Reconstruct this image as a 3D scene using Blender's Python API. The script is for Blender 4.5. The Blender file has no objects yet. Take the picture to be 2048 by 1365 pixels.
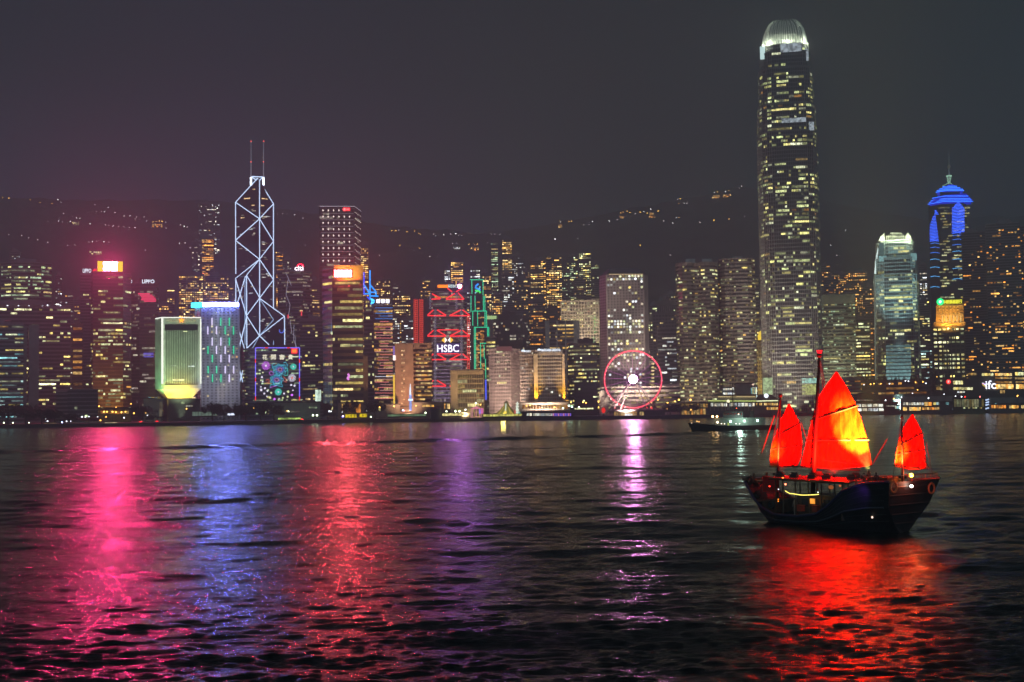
import bpy, bmesh, math, random
import numpy as np
from mathutils import Vector, Matrix, noise as mnoise

# ------------------------------------------------------------------ camera, sky, exposure
SC = bpy.context.scene
COL = SC.collection
CAM_H = 12.0
FPX = 2665.0                       # focal length in pixels of a 2048 wide frame
PITCH = math.atan(133.5 / FPX)
ROLL = math.radians(0.8)
_f = Vector((0, math.cos(PITCH), math.sin(PITCH)))
_r0 = Vector((1, 0, 0)); _u0 = _r0.cross(_f)
_R = _r0 * math.cos(ROLL) - _u0 * math.sin(ROLL)
_U = _u0 * math.cos(ROLL) + _r0 * math.sin(ROLL)
cam = bpy.data.cameras.new('camera'); camo = bpy.data.objects.new('camera', cam); COL.objects.link(camo)
cam.sensor_width = 36.0; cam.lens = 36.0 * FPX / 2048.0
cam.clip_start = 0.5; cam.clip_end = 30000
m = Matrix((( _R.x, _U.x, -_f.x, 0), (_R.y, _U.y, -_f.y, 0), (_R.z, _U.z, -_f.z, CAM_H), (0, 0, 0, 1)))
camo.matrix_world = m
SC.camera = camo
SC.view_settings.view_transform = 'Standard'; SC.view_settings.look = 'None'
SC.view_settings.exposure = 0.0; SC.view_settings.gamma = 1.0
SC.cycles.volume_bounces = 0
SC.cycles.max_bounces = 4
SC.cycles.diffuse_bounces = 2
SC.cycles.glossy_bounces = 3
SC.cycles.sample_clamp_indirect = 40.0
SC.cycles.sample_clamp_direct = 120.0
SC.cycles.use_denoising = True
SC.cycles.use_adaptive_sampling = False

W = bpy.data.worlds.new("World"); SC.world = W; W.use_nodes = True
wt = W.node_tree; wt.nodes.clear()
def N(t, typ, **kw):
    n = t.nodes.new(typ)
    for k, v in kw.items():
        setattr(n, k, v)
    return n
wo = N(wt, 'ShaderNodeOutputWorld'); bg = N(wt, 'ShaderNodeBackground')
tc = N(wt, 'ShaderNodeTexCoord'); sep = N(wt, 'ShaderNodeSeparateXYZ')
wt.links.new(tc.outputs['Generated'], sep.inputs[0])
# a city's night sky: purple over the neon west, grey green to the east, with town glow added behind the camera to light facades and haze
rx = N(wt, 'ShaderNodeMapRange'); rx.inputs['From Min'].default_value = -0.45; rx.inputs['From Max'].default_value = 0.40
wt.links.new(sep.outputs['X'], rx.inputs['Value'])
cr = N(wt, 'ShaderNodeValToRGB'); wt.links.new(rx.outputs[0], cr.inputs[0])
def ramp(node, stops):
    e = node.color_ramp.elements
    while len(e) > 1: e.remove(e[-1])
    for i, (p, c) in enumerate(stops):
        el = e[0] if i == 0 else e.new(p)
        el.position = p; el.color = (*c, 1)
ramp(cr, [(0.0, (.0, .003, .007)), (0.3, (.006, .013, .026)), (0.55, (.006, .013, .014)), (1.0, (.001, .009, .008))])
rz = N(wt, 'ShaderNodeMapRange'); rz.inputs['From Min'].default_value = 0.0; rz.inputs['From Max'].default_value = 0.5
rz.inputs['To Min'].default_value = 1.25; rz.inputs['To Max'].default_value = 0.25
wt.links.new(sep.outputs['Z'], rz.inputs['Value'])
m1 = N(wt, 'ShaderNodeVectorMath', operation='SCALE')
wt.links.new(cr.outputs[0], m1.inputs[0]); wt.links.new(rz.outputs[0], m1.inputs['Scale'])
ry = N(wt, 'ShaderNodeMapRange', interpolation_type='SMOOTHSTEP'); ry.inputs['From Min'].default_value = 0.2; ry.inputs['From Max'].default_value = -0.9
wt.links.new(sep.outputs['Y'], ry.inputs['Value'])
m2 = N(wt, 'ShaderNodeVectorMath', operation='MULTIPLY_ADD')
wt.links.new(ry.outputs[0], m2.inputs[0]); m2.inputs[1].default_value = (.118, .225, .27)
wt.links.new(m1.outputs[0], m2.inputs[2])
# purple glow of lit haze, painted into the sky colour low in the west
lx = N(wt, 'ShaderNodeMapRange', interpolation_type='SMOOTHSTEP'); lx.inputs['From Min'].default_value = .12; lx.inputs['From Max'].default_value = -.22; wt.links.new(sep.outputs['X'], lx.inputs['Value'])
lz = N(wt, 'ShaderNodeMapRange', interpolation_type='SMOOTHSTEP'); lz.inputs['From Min'].default_value = .26; lz.inputs['From Max'].default_value = .08; wt.links.new(sep.outputs['Z'], lz.inputs['Value'])
lm = N(wt, 'ShaderNodeMath', operation='MULTIPLY'); wt.links.new(lx.outputs[0], lm.inputs[0]); wt.links.new(lz.outputs[0], lm.inputs[1])
lf = N(wt, 'ShaderNodeMapRange'); lf.inputs['From Min'].default_value = .3; lf.inputs['From Max'].default_value = .6; wt.links.new(sep.outputs['Y'], lf.inputs['Value'])
lm2 = N(wt, 'ShaderNodeMath', operation='MULTIPLY'); wt.links.new(lm.outputs[0], lm2.inputs[0]); wt.links.new(lf.outputs[0], lm2.inputs[1])
m3 = N(wt, 'ShaderNodeVectorMath', operation='MULTIPLY_ADD'); wt.links.new(lm2.outputs[0], m3.inputs[0]); m3.inputs[1].default_value = (.045, .030, .075); wt.links.new(m2.outputs[0], m3.inputs[2])
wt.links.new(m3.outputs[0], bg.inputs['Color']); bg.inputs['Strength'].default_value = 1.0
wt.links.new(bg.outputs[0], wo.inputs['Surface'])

# ------------------------------------------------------------------ helpers
def s2l(c):
    return tuple(((x / 255.) / 12.92 if x <= 10 else ((x / 255. + .055) / 1.055) ** 2.4) for x in c)
def ray(px, py):
    return (_f + _R * ((px - 1024) / FPX) + _U * ((682.5 - py) / FPX))
def at_y(px, py, Y):
    d = ray(px, py); t = Y / d.y
    return Vector((d.x * t, Y, CAM_H + d.z * t))
def at_z(px, py, z=0.0):
    d = ray(px, py); t = (z - CAM_H) / d.z
    return Vector((d.x * t, d.y * t, z))
G = 3.2                             # promenade level above the water

class MB:
    def __init__(s): s.v = []; s.f = []; s.c = []
    def add(s, vs, fs, col=None):
        b = len(s.v); s.v += [tuple(x) for x in vs]; s.f += [tuple(i + b for i in f) for f in fs]
        if col is not None: s.c += [col] * len(vs)
    def box(s, c, d, rz=0.0, col=None):
        x, y, z = d[0] / 2, d[1] / 2, d[2] / 2; ca, sa = math.cos(rz), math.sin(rz)
        vs = []
        for dz in (-z, z):
            for dx, dy in ((-x, -y), (x, -y), (x, y), (-x, y)):
                vs.append((c[0] + dx * ca - dy * sa, c[1] + dx * sa + dy * ca, c[2] + dz))
        s.add(vs, [(3, 2, 1, 0), (4, 5, 6, 7), (0, 1, 5, 4), (1, 2, 6, 5), (2, 3, 7, 6), (3, 0, 4, 7)], col)
    def prism(s, poly, z0, z1, top=None):
        n = len(poly); top = top or poly
        zt = z1 if hasattr(z1, '__len__') else [z1] * n
        vs = [(p[0], p[1], z0) for p in poly] + [(p[0], p[1], zt[i]) for i, p in enumerate(top)]
        fs = [tuple(range(n - 1, -1, -1)), tuple(range(n, 2 * n))] + [(i, (i + 1) % n, n + (i + 1) % n, n + i) for i in range(n)]
        s.add(vs, fs)
    def tube(s, p, q, r, r2=None, n=6, col=None):
        p, q = Vector(p), Vector(q); d = q - p
        if d.length < 1e-6: return
        d.normalize(); a = d.orthogonal().normalized(); b = d.cross(a); r2 = r if r2 is None else r2
        vs = [p + (a * math.cos(t) + b * math.sin(t)) * r for t in [2 * math.pi * i / n for i in range(n)]]
        vs += [q + (a * math.cos(t) + b * math.sin(t)) * r2 for t in [2 * math.pi * i / n for i in range(n)]]
        s.add(vs, [tuple(range(n - 1, -1, -1)), tuple(range(n, 2 * n))] + [(i, (i + 1) % n, n + (i + 1) % n, n + i) for i in range(n)], col)
    def path(s, pts, r, n=6, closed=False):
        pts = [Vector(p) for p in pts]; k = len(pts); b = len(s.v); prev = None
        for i, p in enumerate(pts):
            t = (pts[(i + 1) % k] - pts[i - 1]) if closed else (pts[min(i + 1, k - 1)] - pts[max(i - 1, 0)])
            t.normalize()
            a = t.orthogonal() if prev is None else prev - t * prev.dot(t)
            a.normalize(); prev = a; c = t.cross(a)
            rr = r[i] if hasattr(r, '__len__') else r
            for j in range(n):
                an = 2 * math.pi * j / n
                s.v.append(tuple(p + (a * math.cos(an) + c * math.sin(an)) * rr))
        for i in range(k if closed else k - 1):
            i2 = (i + 1) % k
            for j in range(n):
                j2 = (j + 1) % n
                s.f.append((b + i * n + j, b + i * n + j2, b + i2 * n + j2, b + i2 * n + j))
        if not closed:
            s.f.append(tuple(b + j for j in range(n - 1, -1, -1))); s.f.append(tuple(b + (k - 1) * n + j for j in range(n)))
    def ball(s, c, r, seg=10, ring=6, sq=(1, 1, 1)):
        b = len(s.v)
        s.v.append((c[0], c[1], c[2] - r * sq[2]))
        for i in range(1, ring):
            th = math.pi * i / ring
            for j in range(seg):
                ph = 2 * math.pi * j / seg
                s.v.append((c[0] + r * sq[0] * math.sin(th) * math.cos(ph), c[1] + r * sq[1] * math.sin(th) * math.sin(ph), c[2] - r * sq[2] * math.cos(th)))
        s.v.append((c[0], c[1], c[2] + r * sq[2]))
        for j in range(seg): s.f.append((b, b + 1 + (j + 1) % seg, b + 1 + j))
        for i in range(ring - 2):
            for j in range(seg):
                a0 = b + 1 + i * seg; s.f.append((a0 + j, a0 + (j + 1) % seg, a0 + seg + (j + 1) % seg, a0 + seg + j))
        a0 = b + 1 + (ring - 2) * seg; t = len(s.v) - 1
        for j in range(seg): s.f.append((a0 + j, a0 + (j + 1) % seg, t))
    def disc(s, c, r, th, nrm, n=10, col=None):
        nrm = Vector(nrm).normalized(); s.tube(Vector(c) - nrm * th / 2, Vector(c) + nrm * th / 2, r, n=n, col=col)
    def mesh(s, name, mat, smooth=False):
        me = bpy.data.meshes.new(name); me.from_pydata(s.v, [], s.f)
        if s.c:
            at = me.color_attributes.new('Col', 'FLOAT_COLOR', 'POINT')
            at.data.foreach_set('color', [x for c in s.c for x in c])
        if mat: me.materials.append(mat)
        if smooth: me.polygons.foreach_set('use_smooth', [True] * len(me.polygons))
        me.update(); return me
    def build(s, name, mat, parent=None, smooth=False, label=None, kind=None):
        if not s.v: return None
        return link(name, s.mesh(name, mat, smooth), parent, label, kind)
def link(name, data, parent=None, label=None, kind=None):
    o = bpy.data.objects.new(name, data); COL.objects.link(o)
    if parent: o.parent = parent
    if label: o['label'] = label
    if kind: o['kind'] = kind
    return o
def tag(o, label=None, cat=None, group=None, kind=None):
    if label: o['label'] = label
    if cat: o['category'] = cat
    if group: o['group'] = group
    if kind: o['kind'] = kind
    return o
def thing(name, label, cat, loc=(0, 0, 0), rz=0.0, group=None):
    o = bpy.data.objects.new(name, None); COL.objects.link(o); o.location = loc; o.rotation_euler = (0, 0, rz)
    o.empty_display_size = 1
    return tag(o, label, cat, group)
def dup(o, parent=None):
    c = o.copy(); COL.objects.link(c)
    if parent: c.parent = parent
    for ch in list(o.children): dup(ch, c)
    return c

# ------------------------------------------------------------------ materials
MATS = {}
def mat(name, col, rough=.7, metal=0.0, var=.25, scale=.15, spec=.5):
    if name in MATS: return MATS[name]
    m = bpy.data.materials.new(name); m.use_nodes = True; t = m.node_tree; b = t.nodes['Principled BSDF']
    ge = N(t, 'ShaderNodeTexCoord'); no = N(t, 'ShaderNodeTexNoise'); no.inputs['Scale'].default_value = scale; no.inputs['Detail'].default_value = 5
    t.links.new(ge.outputs['Object'], no.inputs['Vector'])
    mr = N(t, 'ShaderNodeMapRange'); mr.inputs['From Min'].default_value = .3; mr.inputs['From Max'].default_value = .7
    mr.inputs['To Min'].default_value = 1 - var; mr.inputs['To Max'].default_value = 1 + var
    t.links.new(no.outputs['Fac'], mr.inputs['Value'])
    vm = N(t, 'ShaderNodeVectorMath', operation='SCALE'); vm.inputs[0].default_value = col
    t.links.new(mr.outputs[0], vm.inputs['Scale']); t.links.new(vm.outputs[0], b.inputs['Base Color'])
    b.inputs['Roughness'].default_value = rough; b.inputs['Metallic'].default_value = metal
    b.inputs['Specular IOR Level'].default_value = spec
    MATS[name] = m; return m
def emit(name, rgb, strength, sample=False, var=0.0, scale=.5):
    """rgb given as sRGB bytes"""
    if name in MATS: return MATS[name]
    m = bpy.data.materials.new(name); m.use_nodes = True; t = m.node_tree; t.nodes.clear()
    o = N(t, 'ShaderNodeOutputMaterial'); e = N(t, 'ShaderNodeEmission'); e.inputs['Color'].default_value = (*s2l(rgb), 1); e.inputs['Strength'].default_value = strength
    if var:
        ge = N(t, 'ShaderNodeTexCoord'); no = N(t, 'ShaderNodeTexNoise'); no.inputs['Scale'].default_value = scale; no.inputs['Detail'].default_value = 3
        t.links.new(ge.outputs['Object'], no.inputs['Vector'])
        mr = N(t, 'ShaderNodeMapRange'); mr.inputs['From Min'].default_value = .35; mr.inputs['From Max'].default_value = .65
        mr.inputs['To Min'].default_value = strength * (1 - var); mr.inputs['To Max'].default_value = strength * (1 + var)
        t.links.new(no.outputs['Fac'], mr.inputs['Value']); t.links.new(mr.outputs[0], e.inputs['Strength'])
    t.links.new(e.outputs[0], o.inputs['Surface'])
    m.cycles.emission_sampling = 'AUTO' if sample else 'NONE'
    MATS[name] = m; return m
def window_mat(name, per_vertex):
    m = bpy.data.materials.new(name); m.use_nodes = True; t = m.node_tree; t.nodes.clear()
    o = N(t, 'ShaderNodeOutputMaterial'); e = N(t, 'ShaderNodeEmission')
    if per_vertex: c = N(t, 'ShaderNodeAttribute'); c.attribute_name = 'Col'
    else: c = N(t, 'ShaderNodeObjectInfo')
    ge = N(t, 'ShaderNodeNewGeometry'); no = N(t, 'ShaderNodeTexNoise'); no.inputs['Scale'].default_value = .32; no.inputs['Detail'].default_value = 3
    t.links.new(ge.outputs['Position'], no.inputs['Vector'])
    mr = N(t, 'ShaderNodeMapRange'); mr.inputs['From Min'].default_value = .35; mr.inputs['From Max'].default_value = .65
    mr.inputs['To Min'].default_value = 3.4; mr.inputs['To Max'].default_value = 16.5
    t.links.new(no.outputs['Fac'], mr.inputs['Value'])
    mu = N(t, 'ShaderNodeMath', operation='MULTIPLY'); t.links.new(mr.outputs[0], mu.inputs[0]); t.links.new(c.outputs['Alpha'], mu.inputs[1])
    t.links.new(c.outputs['Color'], e.inputs['Color']); t.links.new(mu.outputs[0], e.inputs['Strength'])
    t.links.new(e.outputs[0], o.inputs['Surface']); m.cycles.emission_sampling = 'NONE'
    return m
WIN_OBJ = window_mat('lit_glass', False)
WIN_VTX = window_mat('lit_glass_many', True)
FLOOD = 3.5
PAL = {
 'yel': [(235, 225, 150), (225, 225, 170), (240, 212, 115), (215, 225, 165)],
 'grn': [(205, 230, 165), (220, 235, 190), (235, 225, 140), (190, 225, 180)],
 'yg': [(228, 226, 135), (215, 225, 155), (238, 226, 140), (208, 222, 150), (228, 234, 190)],
 'wht': [(235, 240, 225), (240, 230, 200), (225, 235, 240)],
 'warm': [(245, 190, 95), (240, 170, 75), (250, 215, 140), (240, 200, 120)],
 'org': [(240, 150, 55), (245, 175, 80), (235, 190, 110)],
 'cyan': [(150, 225, 230), (190, 230, 225), (225, 235, 190), (235, 215, 120)],
 'dim': [(160, 150, 120), (190, 185, 160), (150, 140, 130)],
}
CONC = mat('concrete', (.34, .32, .31)); STONE = mat('pale_stone', (.52, .46, .40)); BROWN = mat('brown_cladding', (.40, .24, .16))
DARKC = mat('dark_cladding', (.27, .25, .27)); WHITE = mat('white_panel', (.72, .72, .68)); METAL = mat('aluminium', (.52, .53, .52), .35, .6)
GLASS = mat('dark_glass', (.018, .02, .024), .12, 0, .2); GLASSB = mat('blue_glass', (.02, .028, .05), .1, 0, .2)
GLASSR = mat('bronze_glass', (.06, .035, .03), .14, 0, .2); PINKST = mat('rose_stone', (.42, .33, .33))
BLACK = mat('black_steel', (.015, .015, .017), .5); ROOFM = mat('roof_felt', (.06, .06, .06), .9)

UNIT = None
def unit_box():
    global UNIT
    if UNIT is None:
        b = MB(); b.box((0, 0, 0), (1, 1, 1)); UNIT = b.mesh('lit_window', WIN_OBJ)
    return UNIT
UDISC = None
def unit_disc():
    global UDISC
    if UDISC is None:
        b = MB(); b.tube((0, -.5, 0), (0, .5, 0), .5, n=10); UDISC = b.mesh('porthole_window', WIN_OBJ)
    return UDISC

class Frame:
    """local axes of a building that stands D metres out and faces the harbour viewer: a to the right, v away, z up"""
    def __init__(s, pc, pyr, D, ground=G):
        p = at_y(pc, pyr, D); s.o = Vector((p.x, D, ground)); s.b = math.atan2(p.x, D)
        s.u = Vector((math.cos(s.b), -math.sin(s.b), 0)); s.w = Vector((math.sin(s.b), math.cos(s.b), 0)); s.pyr = pyr
    def at(s, px, py, v=0.0):
        d = ray(px, py); e = Vector((0, 0, CAM_H)); o = s.o + s.w * v
        t = (o - e).dot(s.w) / d.dot(s.w); p = e + d * t
        return Vector(((p - s.o).dot(s.u), v, p.z - s.o.z))
    def a(s, px, v=0.0, py=None): return s.at(px, s.pyr if py is None else py, v).x
    def z(s, py, px, v=0.0): return s.at(px, py, v).z
    def root(s, name, label, cat, group=None): return thing(name, label, cat, s.o, -s.b, group)

def offset(poly, d):
    n = len(poly); out = []
    for i in range(n):
        p0, p, p1 = Vector(poly[i - 1]), Vector(poly[i]), Vector(poly[(i + 1) % n])
        e0 = (p - p0).normalized(); e1 = (p1 - p).normalized()
        n0 = Vector((e0.y, -e0.x)); n1 = Vector((e1.y, -e1.x)); k = 1 + n0.dot(n1)
        q = p + (n0 + n1) * (d / max(k, .3)); out.append((q.x, q.y))
    return out
def footprint(F, fp, dep):
    pts = [(F.a(px, v), v) for px, v in fp]
    vm = max(p[1] for p in pts) + dep
    return pts + [(pts[-1][0], vm), (pts[0][0], vm)]

def put_windows(root, wins, nind=100):
    """wins: (a, v, z, w, h, rz, rgb linear, strength): the largest become parts, the rest one mass"""
    wins.sort(key=lambda w: -w[3] * w[4])
    for w in wins[:nind]:
        o = bpy.data.objects.new('lit_window', unit_box()); COL.objects.link(o); o.parent = root
        o.location = w[:3]; o.scale = (w[3], .24, w[4]); o.rotation_euler = (0, 0, w[5])
        o.color = (*w[6], min(1, w[7] / 10))
    if len(wins) > nind:
        b = MB()
        for w in wins[nind:]: b.box(w[:3], (w[3], .24, w[4]), w[5], col=(*w[6], w[7] / 10))
        b.build('lit_window', WIN_VTX, root, kind='stuff')

def floors_lit(poly, H, z0, fh, band, bay, p, run, pal, br, rnd, nvis, dens=None, off=.16, finish=.9, skip=0, wfrac=.82, even=False):
    wins = []; nf = int((H - z0) / fh)
    for i in range(nvis):
        P, Q = Vector(poly[i]), Vector(poly[(i + 1) % len(poly)]); L = (Q - P).length
        if L < bay * .9: continue
        e = (Q - P) / L; nrm = Vector((e.y, -e.x)); nb = max(1, int(L / bay)); bw = L / nb; rz = math.atan2(e.y, e.x)
        if nrm.y > -.05 and abs(nrm.x) > .98: pass
        for k in range(skip, nf):
            zf = k / max(nf, 1); pk = p * (dens(zf) if dens else 1.0)
            act = rnd.random(); pk *= 1.3
            if not even: pk = pk * (1.9 if act < .3 else (.25 if act > .72 else 1.0))
            j = 0
            while j < nb:
                if rnd.random() < pk / max(run * .6, 1):
                    ln = min(nb - j, max(1, int(rnd.expovariate(1 / run) + .5)))
                    c = P + e * ((j + ln / 2) * bw) + nrm * off
                    h = (1 - band) * fh * finish
                    col = s2l(rnd.choice(PAL[pal] if rnd.random() < .975 else PAL['warm']))
                    wins.append((c.x, c.y, z0 + k * fh + band * fh + h / 2, ln * bw - bw * (1 - wfrac), h * rnd.uniform(.75, 1), rz, col, br * (.16 + 1.75 * rnd.random() ** 2.2)))
                    j += ln
                else: j += 1
    return wins

def tower(name, label, xl, xr, yt, D, fp=None, dep=None, fh=4.0, band=.38, bandmat=None, glass=None, fin=None, finmat=None, finw=.5, bay=3.0, p=.3, run=2.5,
          pal='yel', br=1.6, roof='plant', cat='tower', group=None, ground=None, dens=None, nind=100, yb=None, seed=None, fout=.5, bout=.35, skip=1, top_over=0, rib_all=True, wfrac=.82, even=False):
    gr = G if ground is None else ground
    F = Frame((xl + xr) / 2, (yt + 815) / 2, D, gr)
    rnd = random.Random(seed if seed is not None else int(xl * 7 + yt * 13))
    root = F.root(name, label, cat, group)
    fp = fp or [(xl, 0), (xr, 0)]
    wid = F.a(xr) - F.a(xl)
    poly = footprint(F, fp, dep or max(14, min(45, wid * .8)))
    H = F.z(yt, (xl + xr) / 2)
    z0 = 0.0 if yb is None else F.z(yb, (xl + xr) / 2)
    b = MB(); b.prism(poly, 0, H); b.build('glass_wall', glass or GLASS, root)
    nf = int((H - z0) / fh); nvis = len(fp) - 1
    if band > 0:
        b = MB(); op = offset(poly, bout)
        for k in range(nf + 1):
            zt = min(z0 + k * fh + band * fh, H - .01)
            if zt > z0 + k * fh: b.prism(op, z0 + k * fh + .01, zt)
        b.prism(op, H - .01, H + 1.4)
        b.build('floor_band', bandmat or CONC, root)
    else:
        b = MB(); b.prism(offset(poly, bout), H, H + 1.4); b.build('parapet', bandmat or CONC, root)
    if fin:
        b = MB()
        for i in range(len(poly)):
            if i >= nvis and not rib_all: break
            if i >= nvis + 1 and i != len(poly) - 1: continue
            P, Q = Vector(poly[i]), Vector(poly[(i + 1) % len(poly)]); L = (Q - P).length; n = max(1, round(L / fin)); e = (Q - P) / L; nrm = Vector((e.y, -e.x))
            for j in range(n + 1):
                c = P + e * (L * j / n) + nrm * (fout * .4)
                b.box((c.x, c.y, z0 + (H - z0) / 2 + .3), (finw, fout * 1.2, H - z0), math.atan2(e.y, e.x))
        b.build('mullion', finmat or bandmat or CONC, root)
    ca = sum(q[0] for q in poly) / len(poly); cv = sum(q[1] for q in poly) / len(poly)
    if roof == 'plant':
        b = MB(); k = rnd.uniform(.35, .6)
        b.box((ca + wid * rnd.uniform(-.1, .1), cv, H + 1.4 + 2.2), (wid * k, wid * .4, 4.4))
        b.box((ca + wid * rnd.uniform(-.2, .2), cv, H + 1.4 + 5.2), (wid * k * .4, wid * .25, 1.7))
        b.build('plant_room', bandmat or CONC, root)
    put_windows(root, floors_lit(poly, H, z0, fh, band, bay, p, run, pal, br, rnd, nvis, dens, skip=skip, wfrac=wfrac, even=even), nind)
    root['H'] = H
    return root, F, poly, H
def lettering(root, text, a, v, z, width=None, height=None, material=None, depth=.4, name='sign_lettering', stretch=None):
    cu = bpy.data.curves.new(name, 'FONT'); cu.body = text; cu.align_x = 'CENTER'; cu.align_y = 'CENTER'; cu.extrude = .02; cu.offset = .012; cu.resolution_u = 3
    tmp = bpy.data.objects.new(name, cu); COL.objects.link(tmp)
    dg = bpy.context.evaluated_depsgraph_get(); me = bpy.data.meshes.new_from_object(tmp.evaluated_get(dg))
    bpy.data.objects.remove(tmp); bpy.data.curves.remove(cu)
    co = np.empty(len(me.vertices) * 3); me.vertices.foreach_get('co', co); co = co.reshape(-1, 3)
    lo, hi = co.min(0), co.max(0); sx = width / (hi[0] - lo[0]) if width else None; sy = height / (hi[1] - lo[1]) if height else None
    sx = sx or sy; sy = sy or sx
    c = (lo + hi) / 2; q = np.empty_like(co)
    q[:, 0] = (co[:, 0] - c[0]) * sx; q[:, 2] = (co[:, 1] - c[1]) * sy; q[:, 1] = -(co[:, 2]) / .02 * depth / 2
    me.vertices.foreach_set('co', q.ravel()); me.materials.clear(); me.materials.append(material); me.update(); me.name = name
    o = link(name, me, root); o.location = (a, v, z); return o
def part_box(root, name, F, x0, x1, y0, y1, v, th, material, label=None):
    """a box seen between two pixel columns and rows, at local depth v (front face) with thickness th"""
    p, q = F.at(x0, y1, v), F.at(x1, y0, v)
    z1 = F.at((x0 + x1) / 2, y0, v).z; z0 = F.at((x0 + x1) / 2, y1, v).z
    a0 = F.a(x0, v, (y0 + y1) / 2); a1 = F.a(x1, v, (y0 + y1) / 2)
    b = MB(); b.box(((a0 + a1) / 2, v + th / 2, (z0 + z1) / 2), (a1 - a0, th, z1 - z0))
    return b.build(name, material, root, label=label)
def screen(root, name, F, x0, x1, y0, y1, v, material):
    """the glowing face of a sign, laid just in front of its housing"""
    c = [F.at(x0, y1, v), F.at(x1, y1, v), F.at(x1, y0, v), F.at(x0, y0, v)]; b = MB(); b.add(c, [(0, 1, 2, 3)]); return b.build(name, material, root)
def part_tube(root, name, F, x0, y0, x1, y1, v, r, material, v1=None):
    b = MB(); b.tube(F.at(x0, y0, v), F.at(x1, y1, v if v1 is None else v1), r); return b.build(name, material, root)
def lamp(root, name, loc, kind, rgb, power, radius=1.0, target=None, cone=60, blend=.6):
    l = bpy.data.lights.new(name, kind); l.color = s2l(rgb); l.energy = power; l.shadow_soft_size = radius
    o = bpy.data.objects.new(name, l); COL.objects.link(o)
    if root: o.parent = root
    o.location = loc
    if kind == 'SPOT':
        l.spot_size = math.radians(cone); l.spot_blend = blend
        o.rotation_euler = (Vector(target) - Vector(loc)).to_track_quat('-Z', 'Y').to_euler()
    return o
def flood(root, F, px, py, rgb, power, dist=70, cone=70, radius=2.0, low=3.0):
    t = F.at(px, py, 0); lamp(root, 'floodlight', (t.x, -dist, low), 'SPOT', rgb, power * FLOOD, radius, t, cone, .8)
# ------------------------------------------------------------------ water
def wave_params():
    r = random.Random(5); out = []
    for i in range(80):
        lam = .6 * (7.0 / .6) ** (r.random() ** 1.25)
        th = r.gauss(0, .5) + .12; k = 2 * math.pi / lam
        amp = (.0060 if lam < 2.0 else .0025) * lam * r.uniform(.5, 1.3)
        out.append((k * math.sin(th), k * math.cos(th), amp, r.uniform(0, 6.283), lam))
    for i in range(26):
        lam = 7.0 * (34 / 7.0) ** r.random(); th = r.gauss(0, .3) + .1; k = 2 * math.pi / lam
        out.append((k * math.sin(th), k * math.cos(th), .0017 * lam * r.uniform(.5, 1.2), r.uniform(0, 6.283), lam))
    return out
def water_height(X, Y, sp):
    Z = np.zeros_like(X)
    for kx, ky, a, ph, lam in wave_params():
        fade = np.clip((lam / sp - 2.5) / 2.5, 0, 1)
        s = np.sin(kx * X + ky * Y + ph)
        Z += a * fade * (s + .25 * np.cos(2 * (kx * X + ky * Y + ph)))
    # patches of rougher and calmer water
    Z *= 1.0 + .35 * np.sin(X * .031 + Y * .017 + 1) * np.sin(Y * .041 - X * .013)
    # the wash of a passing ship
    d = Y - (519 + .57 * X) + 3 * np.sin(X * .05)
    Z += np.where(X < 130, 1, 0) * (.75 * np.exp(-(d / 5.0) ** 2) - .22 * np.exp(-((d + 15) / 9.0) ** 2))
    return Z
ys = [-50., 0., 30., 42.]
while ys[-1] < 1500: ys.append(ys[-1] + max(.15, .15 * (ys[-1] / 55.) ** 1.4))
ys = np.array(ys); us = np.linspace(-1, 1, 760)
HW = 34 + .50 * np.maximum(ys, 0) + np.where(ys > 600, (ys - 600) * .4, 0)
X = us[None, :] * HW[:, None]; Y = np.repeat(ys[:, None], len(us), 1)
sp = np.maximum(np.gradient(ys), HW * 2 / 760 * .6)[:, None] * np.ones_like(X)
Z = water_height(X, Y, sp)
nr, nc = X.shape
me = bpy.data.meshes.new('water'); me.vertices.add(nr * nc)
me.vertices.foreach_set('co', np.stack([X, Y, Z], -1).astype(np.float32).ravel())
idx = np.arange(nr * nc).reshape(nr, nc)
q = np.stack([idx[:-1, :-1], idx[:-1, 1:], idx[1:, 1:], idx[1:, :-1]], -1).reshape(-1, 4)
me.loops.add(q.size); me.loops.foreach_set('vertex_index', q.ravel().astype(np.int32))
me.polygons.add(len(q)); me.polygons.foreach_set('loop_start', np.arange(0, q.size, 4, dtype=np.int32))
me.polygons.foreach_set('use_smooth', np.ones(len(q), bool)); me.update(calc_edges=True)
wm = bpy.data.materials.new('harbour_water'); wm.use_nodes = True; t = wm.node_tree; bs = t.nodes['Principled BSDF']
bs.inputs['Base Color'].default_value = (.003, .005, .006, 1); bs.inputs['Roughness'].default_value = .27; bs.inputs['IOR'].default_value = 1.27
ge = N(t, 'ShaderNodeNewGeometry')
mp = N(t, 'ShaderNodeMapping'); mp.inputs['Scale'].default_value = (.33, 1.0, 1.0); t.links.new(ge.outputs['Position'], mp.inputs['Vector'])
n1 = N(t, 'ShaderNodeTexNoise'); n1.inputs['Scale'].default_value = 2.6; n1.inputs['Detail'].default_value = 6; n1.inputs['Roughness'].default_value = .6
t.links.new(mp.outputs[0], n1.inputs['Vector'])
b1 = N(t, 'ShaderNodeBump'); b1.inputs['Distance'].default_value = .155; b1.inputs['Strength'].default_value = 1.0
t.links.new(n1.outputs['Fac'], b1.inputs['Height'])
n3 = N(t, 'ShaderNodeTexNoise'); n3.inputs['Scale'].default_value = 7.5; n3.inputs['Detail'].default_value = 4; t.links.new(mp.outputs[0], n3.inputs['Vector'])
b3 = N(t, 'ShaderNodeBump'); b3.inputs['Distance'].default_value = .035; t.links.new(n3.outputs['Fac'], b3.inputs['Height']); t.links.new(b3.outputs[0], b1.inputs['Normal'])
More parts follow.
